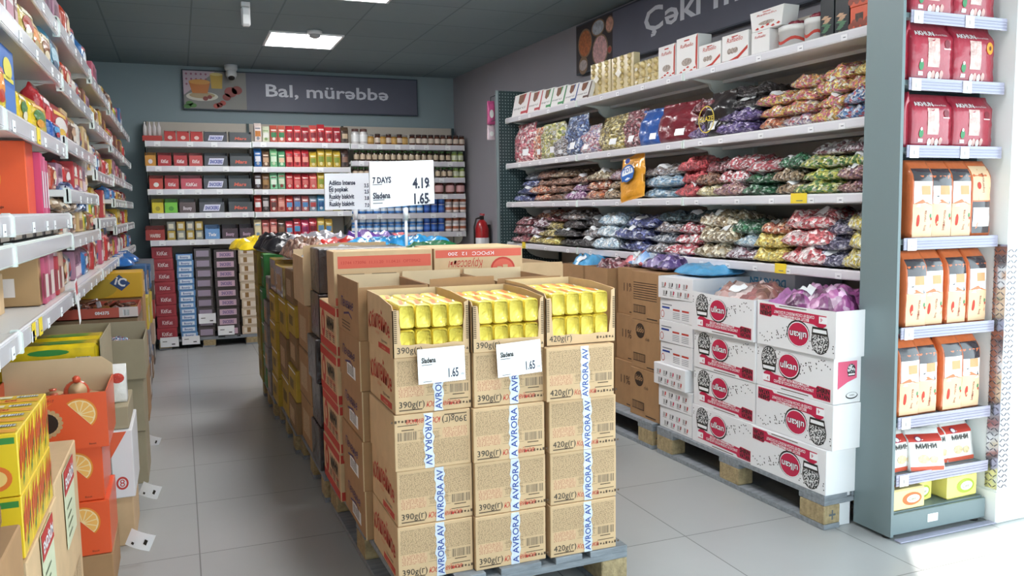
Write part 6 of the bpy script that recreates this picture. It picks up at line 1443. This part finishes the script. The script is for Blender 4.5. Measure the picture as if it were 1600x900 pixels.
def cn(c):
    import colorsys
    r, g, b_ = [int(c[i:i+2], 16)/255 for i in (1, 3, 5)]; h, s, v = colorsys.rgb_to_hsv(r, g, b_); h *= 360
    if s < .16: return 'white' if v > .8 else ('grey' if v > .4 else 'black')
    if 15 <= h < 45 and (v < .75 or s < .5): return 'brown' if v < .65 else 'tan'
    for lim, n in ((14, 'red'), (38, 'orange'), (68, 'yellow'), (165, 'green'), (200, 'teal'), (262, 'blue'), (300, 'purple'), (340, 'pink'), (361, 'red')):
        if h < lim: return n
_pc = {}; lcount = {}
LRN = {}
def lput(sec, zi, Y, w, h, c1, c2, c3, kind, d=0., label=None):
    key = (c1, c2, c3, kind)
    if key not in _pc: _pc[key] = lpack_proto(*key)
    z = LZ[sec][zi]; lcount[(sec, zi)] = n = lcount.get((sec, zi), 0)+1
    bay = ['nearest', 'second', 'third', 'fourth', 'fifth', 'farthest'][sec]; lv = ['top', 'second', 'third', 'fourth', 'fifth', 'sixth'][zi]
    if kind == 'bag': lab = '%s and %s snack bag, %s in %s bay from camera, %s left shelf' % (cn(c1), cn(c2), ORD[n], bay, lv)
    else: lab = '%s and %s box, %s in %s bay from camera, %s left shelf' % (cn(c1), cn(c2), ORD[n], bay, lv)
    return _pc[key].put(label or lab, (LX-d, Y, z+.002), math.pi/2+random.uniform(-.08, .08)*(kind == 'bag'), None, scale=(w/.15*.97, 1 if kind == 'bag' else 1.3, h/.2))
CMB = [('#B8442E', '#E8C8A0', '#F0E8E0', 'bag'), ('#C89A3A', '#7A3E2A', '#F0E0B0', 'bag'), ('#8E5A3A', '#D8B890', '#C83A34', 'bag'), ('#D9C83A', '#3E7A3A', '#F0F0E0', 'bag'), ('#C83A3A', '#F0E4E0', '#8E1E28', 'bag'),
       ('#6A4638', '#C8A080', '#E8D8C8', 'bag'), ('#D8D0C8', '#B83A3A', '#3A5A8E', 'bag'), ('#3E7ABA', '#D8E4F0', '#B83A4A', 'bag'), ('#A8788E', '#E8D0D8', '#6A3A5A', 'box'), ('#B83A3E', '#E8C8A0', '#F0E8E0', 'box'),
       ('#C8A878', '#8E5A3A', '#E8D8B8', 'box'), ('#4E7AB0', '#E0E8F0', '#C84A4A', 'box'), ('#D0A82E', '#6A4A2A', '#F0E0A0', 'box'), ('#7A4A3A', '#C8A080', '#E0B040', 'box'), ('#C8607A', '#F0D8E0', '#8E2A4A', 'box')]
# fill: bay, shelf, item height, usable kinds
def gap(sec, zi): return (LZ[sec][zi-1]-LZ[sec][zi]-.06) if zi else .2
for sec in (1, 2, 3, 4, 5):
    for zi in range(len(LZ[sec])):
        if abs(LZ[sec][zi]-1.235) < .005: continue
        explicit = {(1, 1), (1, 2), (1, 3), (1, 5)}
        if (sec, zi) in explicit: continue
        Y = LSEC[sec]+.02; g = min(gap(sec, zi), .24)
        if g < .05: continue
        while Y < LSEC[sec+1]-.12:
            w = random.uniform(.12, .2); k = random.choice(CMB if sec > 2 else CMB[:11]); lput(sec, zi, Y, w, g*random.uniform(.78, .98), *k, d=random.uniform(0, .03)); Y += w+random.uniform(.0, .02)
# nearest bays, as seen
def near(zi, px0, px1, h, c1, c2, c3, kind, label, sec=1, d=0.):
    z = LZ[sec][zi]; a, c = y_at(px0, z+h*.4), y_at(px1, z+h*.4); return lput(sec, zi, a, c-a, h, c1, c2, c3, kind, d, label)
near(1, -8, 6, .17, '#5A2A2E', '#8E4A44', '#C8A080', 'box', 'dark maroon box at the left edge, second shelf, near bay')
near(1, 7, 22, .18, '#E0DADA', '#B87A8E', '#C83A44', 'box', 'white box with red print near the left edge, second shelf'); near(1, 22, 28, .17, '#7A3036', '#C8A0A0', '#E8D8D0', 'box', 'narrow dark red box on the second near shelf')
near(1, 28, 46, .14, '#C8B060', '#A8402E', '#E8E0C8', 'bag', 'tan snack bag above the faded red rail sticker'); near(1, 45, 62, .14, '#D9502E', '#E8903A', '#C8B080', 'bag', 'orange-red snack bag on the second near shelf'); near(1, 61, 74, .14, '#C8A878', '#8E5A3A', '#E8D8B8', 'bag', 'beige snack bag left of the light blue bag')
near(1, 74, 98, .18, '#6AB4D8', '#B8DCEC', '#3A5A7A', 'bag', 'large light blue snack bag at the near bay end')
near(2, -14, 2, .16, '#E8CC2A', '#E8903A', '#B83A2A', 'bag', 'yellow snack bag cut by the left edge of the photo'); near(2, 2, 25, .2, '#2E6AB8', '#4A7EC8', '#E8D84A', 'box', 'tall blue box with white lettering, near left shelf')
near(2, 27, 46, .12, '#E8C42A', '#3E7A3A', '#F0E8D0', 'bag', 'yellow and green chips bag beside the tall blue box'); near(2, 45, 66, .12, '#EACB30', '#4A8040', '#E8A03A', 'bag', 'second yellow and green chips bag, near left shelf'); near(2, 66, 80, .19, '#B82830', '#D8404A', '#E8D8D8', 'bag', 'deep red snack bag at the near left shelf')
near(2, 79, 101, .17, '#C83038', '#E8E0DC', '#E8B83A', 'bag', 'red and white snack bag at the near bay end'); near(2, 70, 84, .08, '#2E5EA8', '#4AA0D8', '#B82E3A', 'bag', 'small blue bag in front of the red and white one', d=-.02)
# orange box seen from its end, pink boxes and candy bags on the fourth shelf
t = thing('display_box', 'orange box with orange-slice picture on the near left shelf', 'box', (-.62, y_at(43, 1.4, -.43), LZ[1][3]+.002)); b = MB(); OR = col('#E8592A', .4, .3)
b.box(0, .19, 0, .14, 0, .225, OR, .003); b.build('box_body', t)
def slice_(b, o, ex, ey, r, a0=-.2, a1=2.94, off=.001):
    SK, FL, PT = col('#E8902E'), col('#F4B860'), col('#F8D8A0'); b.disc(o, ex, ey, r, r, SK, off, 16, a0, a1); b.disc(o, ex, ey, r*.9, r*.9, PT, off+.0004, 16, a0, a1)
    for k in range(6):
        a = a0+(a1-a0)*(k+.08)/6; c = a0+(a1-a0)*(k+.92)/6; m_ = (a+c)/2; ex_, ey_ = Vector(ex), Vector(ey); b.poly([(r*.12*math.cos(m_), r*.12*math.sin(m_)), (r*.8*math.cos(a), r*.8*math.sin(a)), (r*.84*math.cos(m_), r*.84*math.sin(m_)), (r*.8*math.cos(c), r*.8*math.sin(c))], o, ex, ey, FL, off+.0008)
b = MB(); slice_(b, Vector((.06, 0, .11)), Vector((.8, 0, -.6)), Vector((.6, 0, .8)), .06); b.text('Orange', (.09, 0, .02), EX, EZ, .008, INK, .001); b.build('print', t)
yb = y_at(43, 1.4, -.43)
for i, (c, nm) in enumerate((('#C8406E', 'deep pink'), ('#D8688E', 'pink'), ('#B83A68', 'dark pink'))):
    t = thing('biscuit_box', '%s box, %s behind the orange-slice box, near left shelf' % (nm, ['first', 'second', 'third'][i]), 'box', (-.62, yb+.145+i*.052, LZ[1][3]+.002)); b = MB(); b.box(0, .21, 0, .048, 0, .2-.01*i, col(c), .002); b.build('box_body', t); b = MB(); b.quad((.02, 0, .02), EX, EZ, .16, .05, col('#E8C8D0'), .001); b.quad((.21, .008, .02), EY, EZ, .03, .12, col('#F0D8E0'), .001); b.build('print', t)
for i, (px, k, dz) in enumerate(((74, 'bronze', 0), (90, 'blue', 0), (74, 'blue', .065), (92, 'lilac', .06), (62, 'bronze', .0), (84, 'navy', .03))):
    Y = y_at(px, LZ[1][3]+.06, -.5); LB.put(i, CM(k, 26), 'crinkled %s bag, %s in the heap right of the pink boxes, left shelf' % (desc(k).replace(' sweets', ''), ORD[i+1]), (-.62, Y, LZ[1][3]+.002+dz), (0, 0, .1), (.75, .95, .95), lab=False)
for i in range(6): tag(MB().box(0, .4, 0, .19, 0, .018, col('#3A2A26', .3, .5), .004).quad((.4, .02, .003), EY, EZ, .12, .012, col('#D8C8B8'), .001).build('chocolate_bar', None, (-.83, 2.45+i*.195, 1.238)), 'flat dark chocolate pack, %s from the camera between the two close shelves' % ORD[i+1], 'chocolate', 'flat dark packs between close shelves')
# bottom wide shelf, nearest bay
z5 = LZ[1][5]
t = thing('carton_tray', 'dark brown box with a pale label strip on the lowest near shelf', 'box', (-.80, y_at(46, 1.12, -.47), z5+.002)); b = MB(); b.box(0, .33, 0, .25, 0, .165, col('#4A3E3A', .6), .003); b.build('box_body', t); b = MB(); b.quad((.33, .02, .02), EY, EZ, .03, .06, WHITE, .001); b.quad((.06, 0, .1), EX, EZ, .22, .035, WHITE, .001); b.build('label', t)
for i, (X, y, w, h) in enumerate(((-.70, y_at(22, 1.08, -.47), .12, .1), (-.58, y_at(24, 1.09, -.47), .1, .12))):
    t = thing('small_carton', 'small tan carton, %s, before the dark brown box on the lowest near shelf' % ['left', 'right'][i], 'carton', (X-.02, y-.1, z5+.002)); b = MB(); b.box(0, w, 0, .09, 0, h, CARD, .002); b.build('box_body', t); b = MB(); b.text('B6', (w*.1, 0, h*.5), EX, EZ, .025, INK, .001); b.quad((w*.1, 0, h*.15), EX, EZ, .03, .025, INK, .0008); b.quad((w*.1+.003, 0, h*.15+.003), EX, EZ, .024, .019, CARD, .0014); b.build('print', t)
yy = y_at(50, 1.1, -.45)
for i, (c, w, nm) in enumerate((('#B08A5E', .05, 'tan'), ('#C8587A', .09, 'rose pink'), ('#B8904E', .04, 'ochre'), ('#C87A90', .1, 'dusty pink'), ('#A8805E', .07, 'brown'), ('#B83A44', .05, 'red'), ('#D8B8C0', .06, 'pale pink'), ('#C8A088', .07, 'beige'), ('#D04858', .05, 'coral'), ('#E0E0DC', .03, 'white'), ('#4E9A4A', .08, 'green'), ('#8AC85A', .07, 'light green'))):
    t = thing('biscuit_box', '%s upright box, %s right of the dark brown box, lowest left shelf' % (nm, ORD[i+1]), 'box', (-.7, yy, z5+.002)); b = MB(); h = .165-.012*(i % 3); b.box(0, .27+.01*(i % 2), 0, w-.003, 0, h, col(c), .002); b.build('box_body', t)
    b = MB(); b.quad((.28, .005, .02), EY, EZ, w*.7, h*.5, col('#E8D8D0' if i % 2 else '#8E3A44'), .001); b.quad((.05, 0, .03), EX, EZ, .15, .06, col('#E8D8D0'), .001); b.build('print', t); yy += w
    if yy > LSEC[2]-.1: break
# hanging paper strip on the bottom rail
P = hit(116, 440, (LXF+.012, 0, 0), EX); t = thing('price_strip', 'paper price strip hanging askew from the lowest left rail', 'price tag', (LXF+.012, P.y, P.z)); b = MB(); b.prism([(0, 0, 0), (0, .07, .01), (.004, .1, -.16), (.004, .05, -.17)], (.001, 0, 0), WHITE); b.build('strip', t); b = MB(); b.prism([(.001, .01, -.01), (.001, .065, 0), (.002, .072, -.05), (.002, .022, -.055)], (.0008, 0, 0), col('#C8484E')); b.build('red_patch', t)

# ------------------------------------------------------------------ floor stacks on the left
def lbox(name, label, xr, y, z0, z1, w, d, m, cat='carton', prints=None, c=.003):
    w = min(w, xr+.812)
    t = thing(name, label, cat, (xr-w, y, z0)); b = MB(); b.box(0, w, 0, d, 0, z1-z0-.001, m, c); b.build('box_body', t)
    if prints: b = MB(); prints(b, w, d, z1-z0); b.build('print', t)
    return t
def side_lines(b, w, d, h):
    for i in range(3):
        b.quad((w, d*(.1+.28*i), h*.15), EY, EZ, d*.22, h*.3, FPRINT, .001)
    b.quad((w*.1, 0, h*.3), EX, EZ, w*.8, h*.3, FPRINT, .001)
# yellow biscuit boxes, near left
YBOX = col('#F0C828', .35, .4)
def ybx(b, w, d, h):
    G = col('#3E8A3E'); O = col('#E8742E')
    b.quad((.006, .01, h), EX, EY, w-.012, d*.3, col('#F0A83A'), .001)
    b.text('Eti', (w*.5, d*.25, h), EX, EY, d*.18, RED, .0016, 'c', bold=.03); b.quad((w*.55, d*.62, h), EX, EY, w*.35, d*.2, BARW, .0016); b.quad((w*.08, d*.6, h), EX, EY, w*.4, d*.24, col('#F6E9C8'), .0016)
    for k in range(7): b.poly([(0, 0), (.008, .002), (.014, h*.5), (.004, h*.42)], (w, d*(.06+.13*k), h*(.25+.1*(k % 3))), EY, EZ, O if k % 2 else col('#D8442E'), .001)
    for k in range(3): b.poly([(0, 0), (d*.14, h*.1), (d*.16, h*.22), (.004, h*.14)], (w, d*(.3+.2*k), h*(.08+.16*k)), EY, EZ, G, .0016)
    b.quad((w*.08, 0, h*.1), EX, EZ, w*.4, h*.28, BARW, .001); b.disc((w*.68, 0, h*.3), EX, EZ, w*.22, h*.2, O, .001); b.disc((w*.68, 0, h*.3), EX, EZ, w*.15, h*.13, col('#F6C878'), .0014); b.quad((w*.04, 0, h*.84), EX, EZ, w*.92, h*.1, G, .001); b.text('Eti', (w*.4, 0, h*.52), EX, EZ, h*.22, RED, .001, 'c', bold=.03)
t = thing('biscuit_box', 'x', 'box'); b = MB(); b.box(0, .13, 0, .1, 0, .132, YBOX, .002); b.build('box_body', t); b = MB(); ybx(b, .13, .1, .132); b.build('print', t); YP = Proto(t)
for r in range(2):
    for i in range(4):
        for j in range(3):
            if r == 0 and j > 0: continue
            YP.put('yellow biscuit box, %s from camera, %s column from the aisle, %s layer' % (ORD[i+1], ORD[j+1], ['lower', 'upper'][r]), (-.33-.13-j*.1315, 1.92+i*.1015, .602+r*.134), 0, 'yellow biscuit boxes on the near left stack')
tall_block('brown_carton', 'plain block under the inner yellow biscuit boxes', -.812, 1.92, .602, .345, .4, .132, CARDD)
def poster(b, w, d, h, y0, z0, ww, hh, tilt=.0):
    ey = Vector((0, tilt, 1)).normalized(); P = Vector((w+.003, y0, z0)); b.prism([P, P+EY*ww, P+EY*ww+ey*hh, P+ey*hh], (.0015, 0, 0), col('#DDE2C0', .5)); o = P+Vector((.002, 0, 0))
    b.quad(o+ey*hh*.68, EY, ey, ww, hh*.32, col('#C8342E'), .001); b.text('ENDİRİM', o+EY*ww*.5+ey*hh*.76, EY, ey, hh*.13, WHITE, .002, 'c', width=ww*.85, bold=.03)
    for k in range(4): b.quad(o+EY*ww*.12+ey*hh*(.12+.12*k), EY, ey, ww*(.4+.1*(k % 2)), hh*.025, col('#5A6A4A'), .001)
def pb1(b, w, d, h): side_lines(b, w, d, h); poster(b, w, d, h, d*.30, h-.23, .2, .22, -.05)
def pb2(b, w, d, h): side_lines(b, w, d, h); poster(b, w, d, h, d*.38, h-.2, .17, .2, -.1)
lbox('brown_carton', 'brown carton with a red and green discount poster, behind the yellow boxes', -.33, 2.36, 0.0, .625, .5, .45, CARD, prints=pb1)
lbox('brown_carton', 'brown carton with discount poster under the yellow biscuit boxes', -.325, 1.90, 0.0, .60, .5, .44, CARD, prints=pb2)
t = lbox('dark_tray', 'brown carton of dark chocolate packs at the lower left corner', -.30, 1.28, 0, .745, .45, .44, CARDD)
for k in range(5): tag(MB().box(0, .2, 0, .07, 0, .05, foil('choc_wrap', '#3E2A26', var=.5), .01).build('chocolate_pack', None, (-.52, 1.30+k*.082, .746), (0, 0, .1*(-1)**k)), 'dark chocolate pack, %s from the camera in the lower left carton' % ORD[k+1], 'chocolate')
# orange display boxes
def opr(b, w, d, h):
    slice_(b, Vector((w-.085, 0, h*.62)), Vector((.8, 0, -.6)), Vector((.6, 0, .8)), .055)
    for k in range(4): b.poly([(0, 0), (.012, 0), (.11, .06), (.09, .05)], (w-.27, 0, h*(.3+.13*k)), EX, EZ, col('#F0A03A'), .0008)
    b.disc((w-.185, 0, h*.5), EX, EZ, .046, .044, col('#D8B488'), .001, 22)
    for k in range(18): a = k*.349; b.disc((w-.185+.044*math.cos(a), 0, h*.5+.042*math.sin(a)), EX, EZ, .008, .008, col('#C8A070'), .0014, 8)
    b.disc((w-.185, 0, h*.5), EX, EZ, .037, .035, col('#2E2622', .3), .0016, 20)
    b.text('Biscuit', (w-.06, 0, .012), EX, EZ, .006, INK, .001); b.text('L280917', (w-.2, 0, h*.88), EX, EZ, .009, col('#8E2E1A'), .001)
OH = .19
for k in range(3):
    x0 = -.26 if k != 1 else -.285
    lbox('display_box', 'orange display box with orange-slice print, %s of its stack' % ['lowest', 'middle', 'third'][k], x0-(.012 if k == 0 else 0), 3.10+.01*k, .14+k*OH-.0, .14+(k+1)*OH, .36, .3, OR, 'box', opr) if k < 2 else None
z3 = .14+2*OH
t = thing('display_box', 'open orange display box of round wrapped biscuits, top of its stack', 'box', (-.26-.36, 3.09, z3)); b = MB(); w, d, h = .36, .33, OH
b.prism([(0, 0, 0), (w, 0, 0), (w, 0, h), (0, 0, h)], (0, .004, 0), OR); b.box(w-.004, w, .004, d-.004, 0, h, OR); b.box(0, .004, .004, d-.004, 0, h, OR); b.box(.004, w-.004, .004, d-.004, 0, .004, OR); b.prism([(0, d-.004, 0), (w-.0, d-.004, 0), (w-.0, d-.004, h+.04), (w*.9, d-.004, h+.07), (0, d-.004, h+.07)], (0, .004, 0), CARDIN); b.box(.005, w-.005, .005, d-.005, .004, h*.7, CARDD); b.build('box_body', t); b = MB(); opr(b, w, d, h); b.build('print', t)
RBI = foil('clear_orange_wrap', '#D4583A'); 
for i, (x, y, z, rx, rz) in enumerate(((-.36, 3.2, .0, 1.2, .3), (-.43, 3.16, .0, .2, 0), (-.32, 3.22, .0, .1, .8), (-.44, 3.27, .0, .1, .2), (-.36, 3.3, .0, .0, 0))):
    t = thing('biscuit_pack', 'round biscuit in clear orange wrap, %s in the open orange box' % ORD[i+1], 'biscuit', (x, y, z3+OH*.70+.012+(.03 if i == 0 else 0)), rot=(rx, 0, rz)); b = MB(); b.lathe([(.01, -.012), (.038, -.01), (.042, 0), (.038, .012), (.02, .018)], RBI, 16); b.build('wrapper', t)
    b = MB(); b.lathe([(.004, 0), (.006, .008), (.014, .022)], RBI, 7, (0, .04, .0)); b.build('twist', t); b = MB(); b.lathe([(.028, .0165), (.03, .0185)], col('#D8B488'), 16); b.build('biscuit', t)
lbox('brown_carton', 'brown carton carrying the stack of orange display boxes', -.27, 3.1, 0, .139, .36, .3, CARDD)
# behind: open carton of long yellow packs
xr = hit(160, 560, (0, 3.5, 0), EY).x; zt = hit(160, 528, (0, 3.5, 0), EY).z
t = thing('open_carton', 'open carton of long yellow packs behind the orange boxes', 'carton', (xr-.515, 3.47, 0)); b = MB(); w, d, h = .515, .5, zt
b.box(0, w, 0, .004, 0, h-.15, CARDG); b.box(w-.004, w, .004, d, 0, h, CARDG); b.box(0, .004, .004, d, 0, h, CARDG); b.prism([(0, d-.004, 0), (w, d-.004, 0), (w, d-.004, h-.0), (0, d-.004, h+.005)], (0, .004, 0), CARDG); b.box(.005, w-.005, .005, d-.005, .0, h-.155, CARDD); b.build('box_body', t)
YLP = foil('long_yellow_pack', '#EBCB22', bump=.3); GP = col('#2E8A3A')
for i in range(4):
    t = thing('long_pack', 'long yellow pack with green print, %s from the front in the open carton' % ORD[i+1], 'pack', (xr-.508, 3.48+i*.10, zt-.15)); b = MB(); b.box(0, .498, 0, .09, 0, .135-.008*(i % 2), YLP, .015); b.build('wrapper', t)
    b = MB(); hh = .135-.008*(i % 2)
    for u in (.03, .27): b.disc((u+.06, 0, hh*.8), EX, EZ, .07, .012, GP, .001, 12); b.disc((u+.1, .04, hh), EX, EY, .08, .02, GP, .001, 12)
    b.quad((.42, 0, hh*.35), EX, EZ, .05, .04, BARW, .001); b.quad((.485, .0, .0), EX, EZ, .002, hh*.9, col('#C8A81A'), .001); b.build('print', t)
lbox('brown_carton', 'plain brown carton edge low beside the white and orange box', -.222, 3.52, 0, .2, .07, .35, CARD)
def wpr(b, w, d, h):
    b.poly([(0, h*.98), (w*.75, h*.98), (0, h*.6)], (0, 0, 0), EX, EZ, col('#E8643A'), .001); b.disc((w*.45, 0, h*.22), EX, EZ, .022, .026, col('#C83A2E'), .001); b.disc((w*.45, 0, h*.22), EX, EZ, .015, .018, WCARD, .0014); b.text('8', (w*.45, 0, h*.17), EX, EZ, .03, col('#C83A2E'), .002, 'c')
lbox('white_box', 'tall white box with an orange corner and red symbol at the aisle', -.212, 3.5, .201, .47, .08, .37, WCARD, 'box', wpr)
lbox('brown_carton', 'torn light brown carton on top of the white and orange box', -.222, 3.52, .471, .56, .07, .34, CARDG)
t = thing('snack_bag', 'white and red bag squeezed beside the open yellow-pack carton', 'snack bag', (-.292, 3.6, .561)); b, sf = gusset_pack(.065, .15, .06, foil('white_film', '#F0ECE8'), 3); b.build('wrapper', t); b = MB(); oval(b, sf, .5, .75, .4, .15, RED); b.build('print', t)
# grey-brown cartons at the aisle
lbox('brown_carton', 'greyish plain carton, lowest of three at the aisle', -.20, 4.32, .0, .26, .5, .36, CARDG); lbox('brown_carton', 'greyish plain carton, middle of three at the aisle', -.198, 4.31, .261, .52, .5, .36, CARDG)
t = flap_carton('greyish open carton with raised flaps, topmost of three at the aisle', -.70, 4.29, .521, .515, .38, .19, (0, 0, 0, .045), CARDG, inside=CARDG, fill=mat('silver_wrap'))
for i in range(5): LB.put(i, CM('silver' if i % 2 else 'bluewhite', 40), 'small shiny packet, %s from left in the greyish open carton' % ORD[i+1], (-.62+i*.085, 4.36, .665), (0, 0, .5*i), (.3, .35, .6), lab=False)
# stack with the red-white tray
lbox('brown_carton', 'plain brown carton stack under the chocolate tray', -.23, 4.76, 0, .70, .5, .5, CARDD)
lbox('brown_carton', 'brown carton with faint red print right under the chocolate tray', -.228, 4.75, .701, .765, .45, .4, col('#8E7458', .8), prints=lambda b, w, d, h: b.text('KERAMIKA', (w*.3, 0, h*.35), EX, EZ, h*.4, col('#8E4A3A'), .001, width=w*.35))
t = thing('chocolate_tray', 'red and white tray heaped with brown wrapped chocolates', 'tray', (-.675, 4.745, .766)); b = MB(); w, d, h = .45, .38, .055
b.box(0, w*.8, 0, .004, 0, h, col('#B8503E')); b.box(w*.8, w, 0, .004, 0, h, col('#D8C8C4')); b.box(w-.004, w, .004, d, 0, h, col('#B8503E')); b.box(0, .004, .004, d, 0, h, col('#B8503E')); b.box(0, w, d-.004, d, 0, h, col('#B8503E')); b.box(0, w, 0, d, 0, .004, col('#B8503E')); b.build('tray_body', t)
b = MB(); b.text('084375', (w*.55, 0, h*.4), EX, EZ, .016, WHITE, .001, bold=.03); b.quad((w*.84, 0, .012), EX, EZ, .03, .03, BARW, .001); b.build('print', t)
CH = foil('brown_choc_wrap', '#6A3A28', metal=.3, rough=.2); rr = random.Random(8)
for k in range(26):
    x, y = rr.uniform(.03, .40), rr.uniform(.03, .3); b = MB(); b.box(-.035, .035, -.012, .012, 0, .014, CH if k % 4 else SLV, .004)
    tag(b.build('wrapped_chocolate', None, (-.675+x, 4.745+y, .766+.042+rr.random()*.02), (rr.uniform(-.3, .3), rr.uniform(-.4, .4), rr.uniform(0, 3))), 'small brown wrapped chocolate in the heap on the red and white tray', 'chocolate', 'wrapped chocolates heaped on the red and white tray')
tag(MB().box(.01, w-.01, .01, d-.01, 0, .036, CH, .004).build('chocolate_layer', None, (-.675, 4.745, .771)), 'lower layer of brown chocolates inside the red and white tray', 'chocolate')
# yellow box with blue diamond logo
lbox('brown_carton', 'plain brown carton stack under the yellow box with blue logo', -.235, 5.62, 0, .79, .5, .4, CARDD)
def ylg(b, w, d, h):
    b.poly([(0, h), (w*.45, h), (w*.30, 0), (0, 0)], (0, 0, 0), EX, EZ, col('#2E4A62'), .0008); b.disc((w*.48, 0, h*.42), EX, EZ, .12, h*.42, col('#B89A2A'), .001)
    b.poly([(-.055, 0), (0, .05), (.06, -.005), (.01, -.05)], (w*.75, 0, h*.6), EX, EZ, col('#2E4A7E'), .0014); b.text('iC', (w*.75, 0, h*.5), Vector((.95, 0, -.3)).normalized(), Vector((.3, 0, .95)).normalized(), .05, WHITE, .002, 'c', bold=.03)
lbox('display_box', 'yellow box with a blue diamond logo below the shelf end', -.235, 5.6, .791, .945, .5, .3, col('#D8A81E', .5), 'box', ylg)
FARC = ['#8E6A4A', '#C8A83A', '#7A4A3A', '#3E6A9A', '#A83A3A', '#B8A08A', '#5A5048', '#D8C04A', '#8A8A90']
y = 6.12; i = 0
while y < 8.2:
    z = 0; k = 0; d = .3
    while z < .72: 
        h = random.uniform(.14, .26); c = FARC[(i*3+k*2) % 9]; lbox('brown_carton' if c in ('#8E6A4A', '#B8A08A') else 'goods_box', '%s goods box, %s from floor, %s stack beyond the yellow logo box' % (cn(c), ORD[k+1], ORD[i+1]), -.25+random.uniform(-.02, .015), y, z, z+h, .45, d-.01, col(c, .6), 'box', lambda b, w, d, h: (b.quad((w, d*.2, h*.2), EY, EZ, d*.5, h*.5, col('#D8CFC4'), .001), b.quad((w*.2, 0, h*.2), EX, EZ, w*.5, h*.4, col('#D8CFC4'), .001))); z += h; k += 1
    y += d+.02; i += 1
y = 5.3
lbox('goods_box', 'blue topped carton between the chocolate tray and the logo box', -.24, 5.29, 0, .74, .45, .3, col('#8E7A5E', .7), 'box', side_lines)
BLC = foil('blue_film2', '#2E6AB0')
for i in range(3): LB.put(i+2, BLC, 'blue crinkled bag, %s on the far left floor boxes' % ORD[i+1], (-.66, 6.3+i*.32, .93), (0, 0, .2*i), (1.2, 1, 1.1), lab=False)
# price cards sticking out into the aisle
for i, (px, py, Y, w, h) in enumerate(((232, 768, 3.9, .075, .065), (216, 846, 3.3, .085, .07), (238, 690, 5.0, .06, .06))):
    P = hit(px, py, (0, Y, 0), EY); t = thing('price_card', 'curled white price card sticking into the aisle, %s from the camera' % ['second', 'nearest', 'farthest'][i], 'price card', P, rot=(0, .45, -.5)); b = MB()
    vs = []; n = 6
    for k in range(n+1): u = k/n; vs += [(-w/2+w*u, .03*u*u, -h/2), (-w/2+w*u, .03*u*u, h/2)]
    b.add(vs, [(2*k, 2*k+2, 2*k+3, 2*k+1) for k in range(n)], WHITE, smooth=True); b.add([(x, y+.001, z) for x, y, z in vs], [(2*k, 2*k+1, 2*k+3, 2*k+2) for k in range(n)], WHITE, smooth=True); b.build('card', t)
    b = MB(); b.quad((w*.2, .012, -h*.1), EX, EZ, w*.15, h*.3, INK, .002); b.quad((-w*.25, .0, -h*.3), EX, EZ, w*.12, h*.15, INK, .003); b.build('lettering', t)
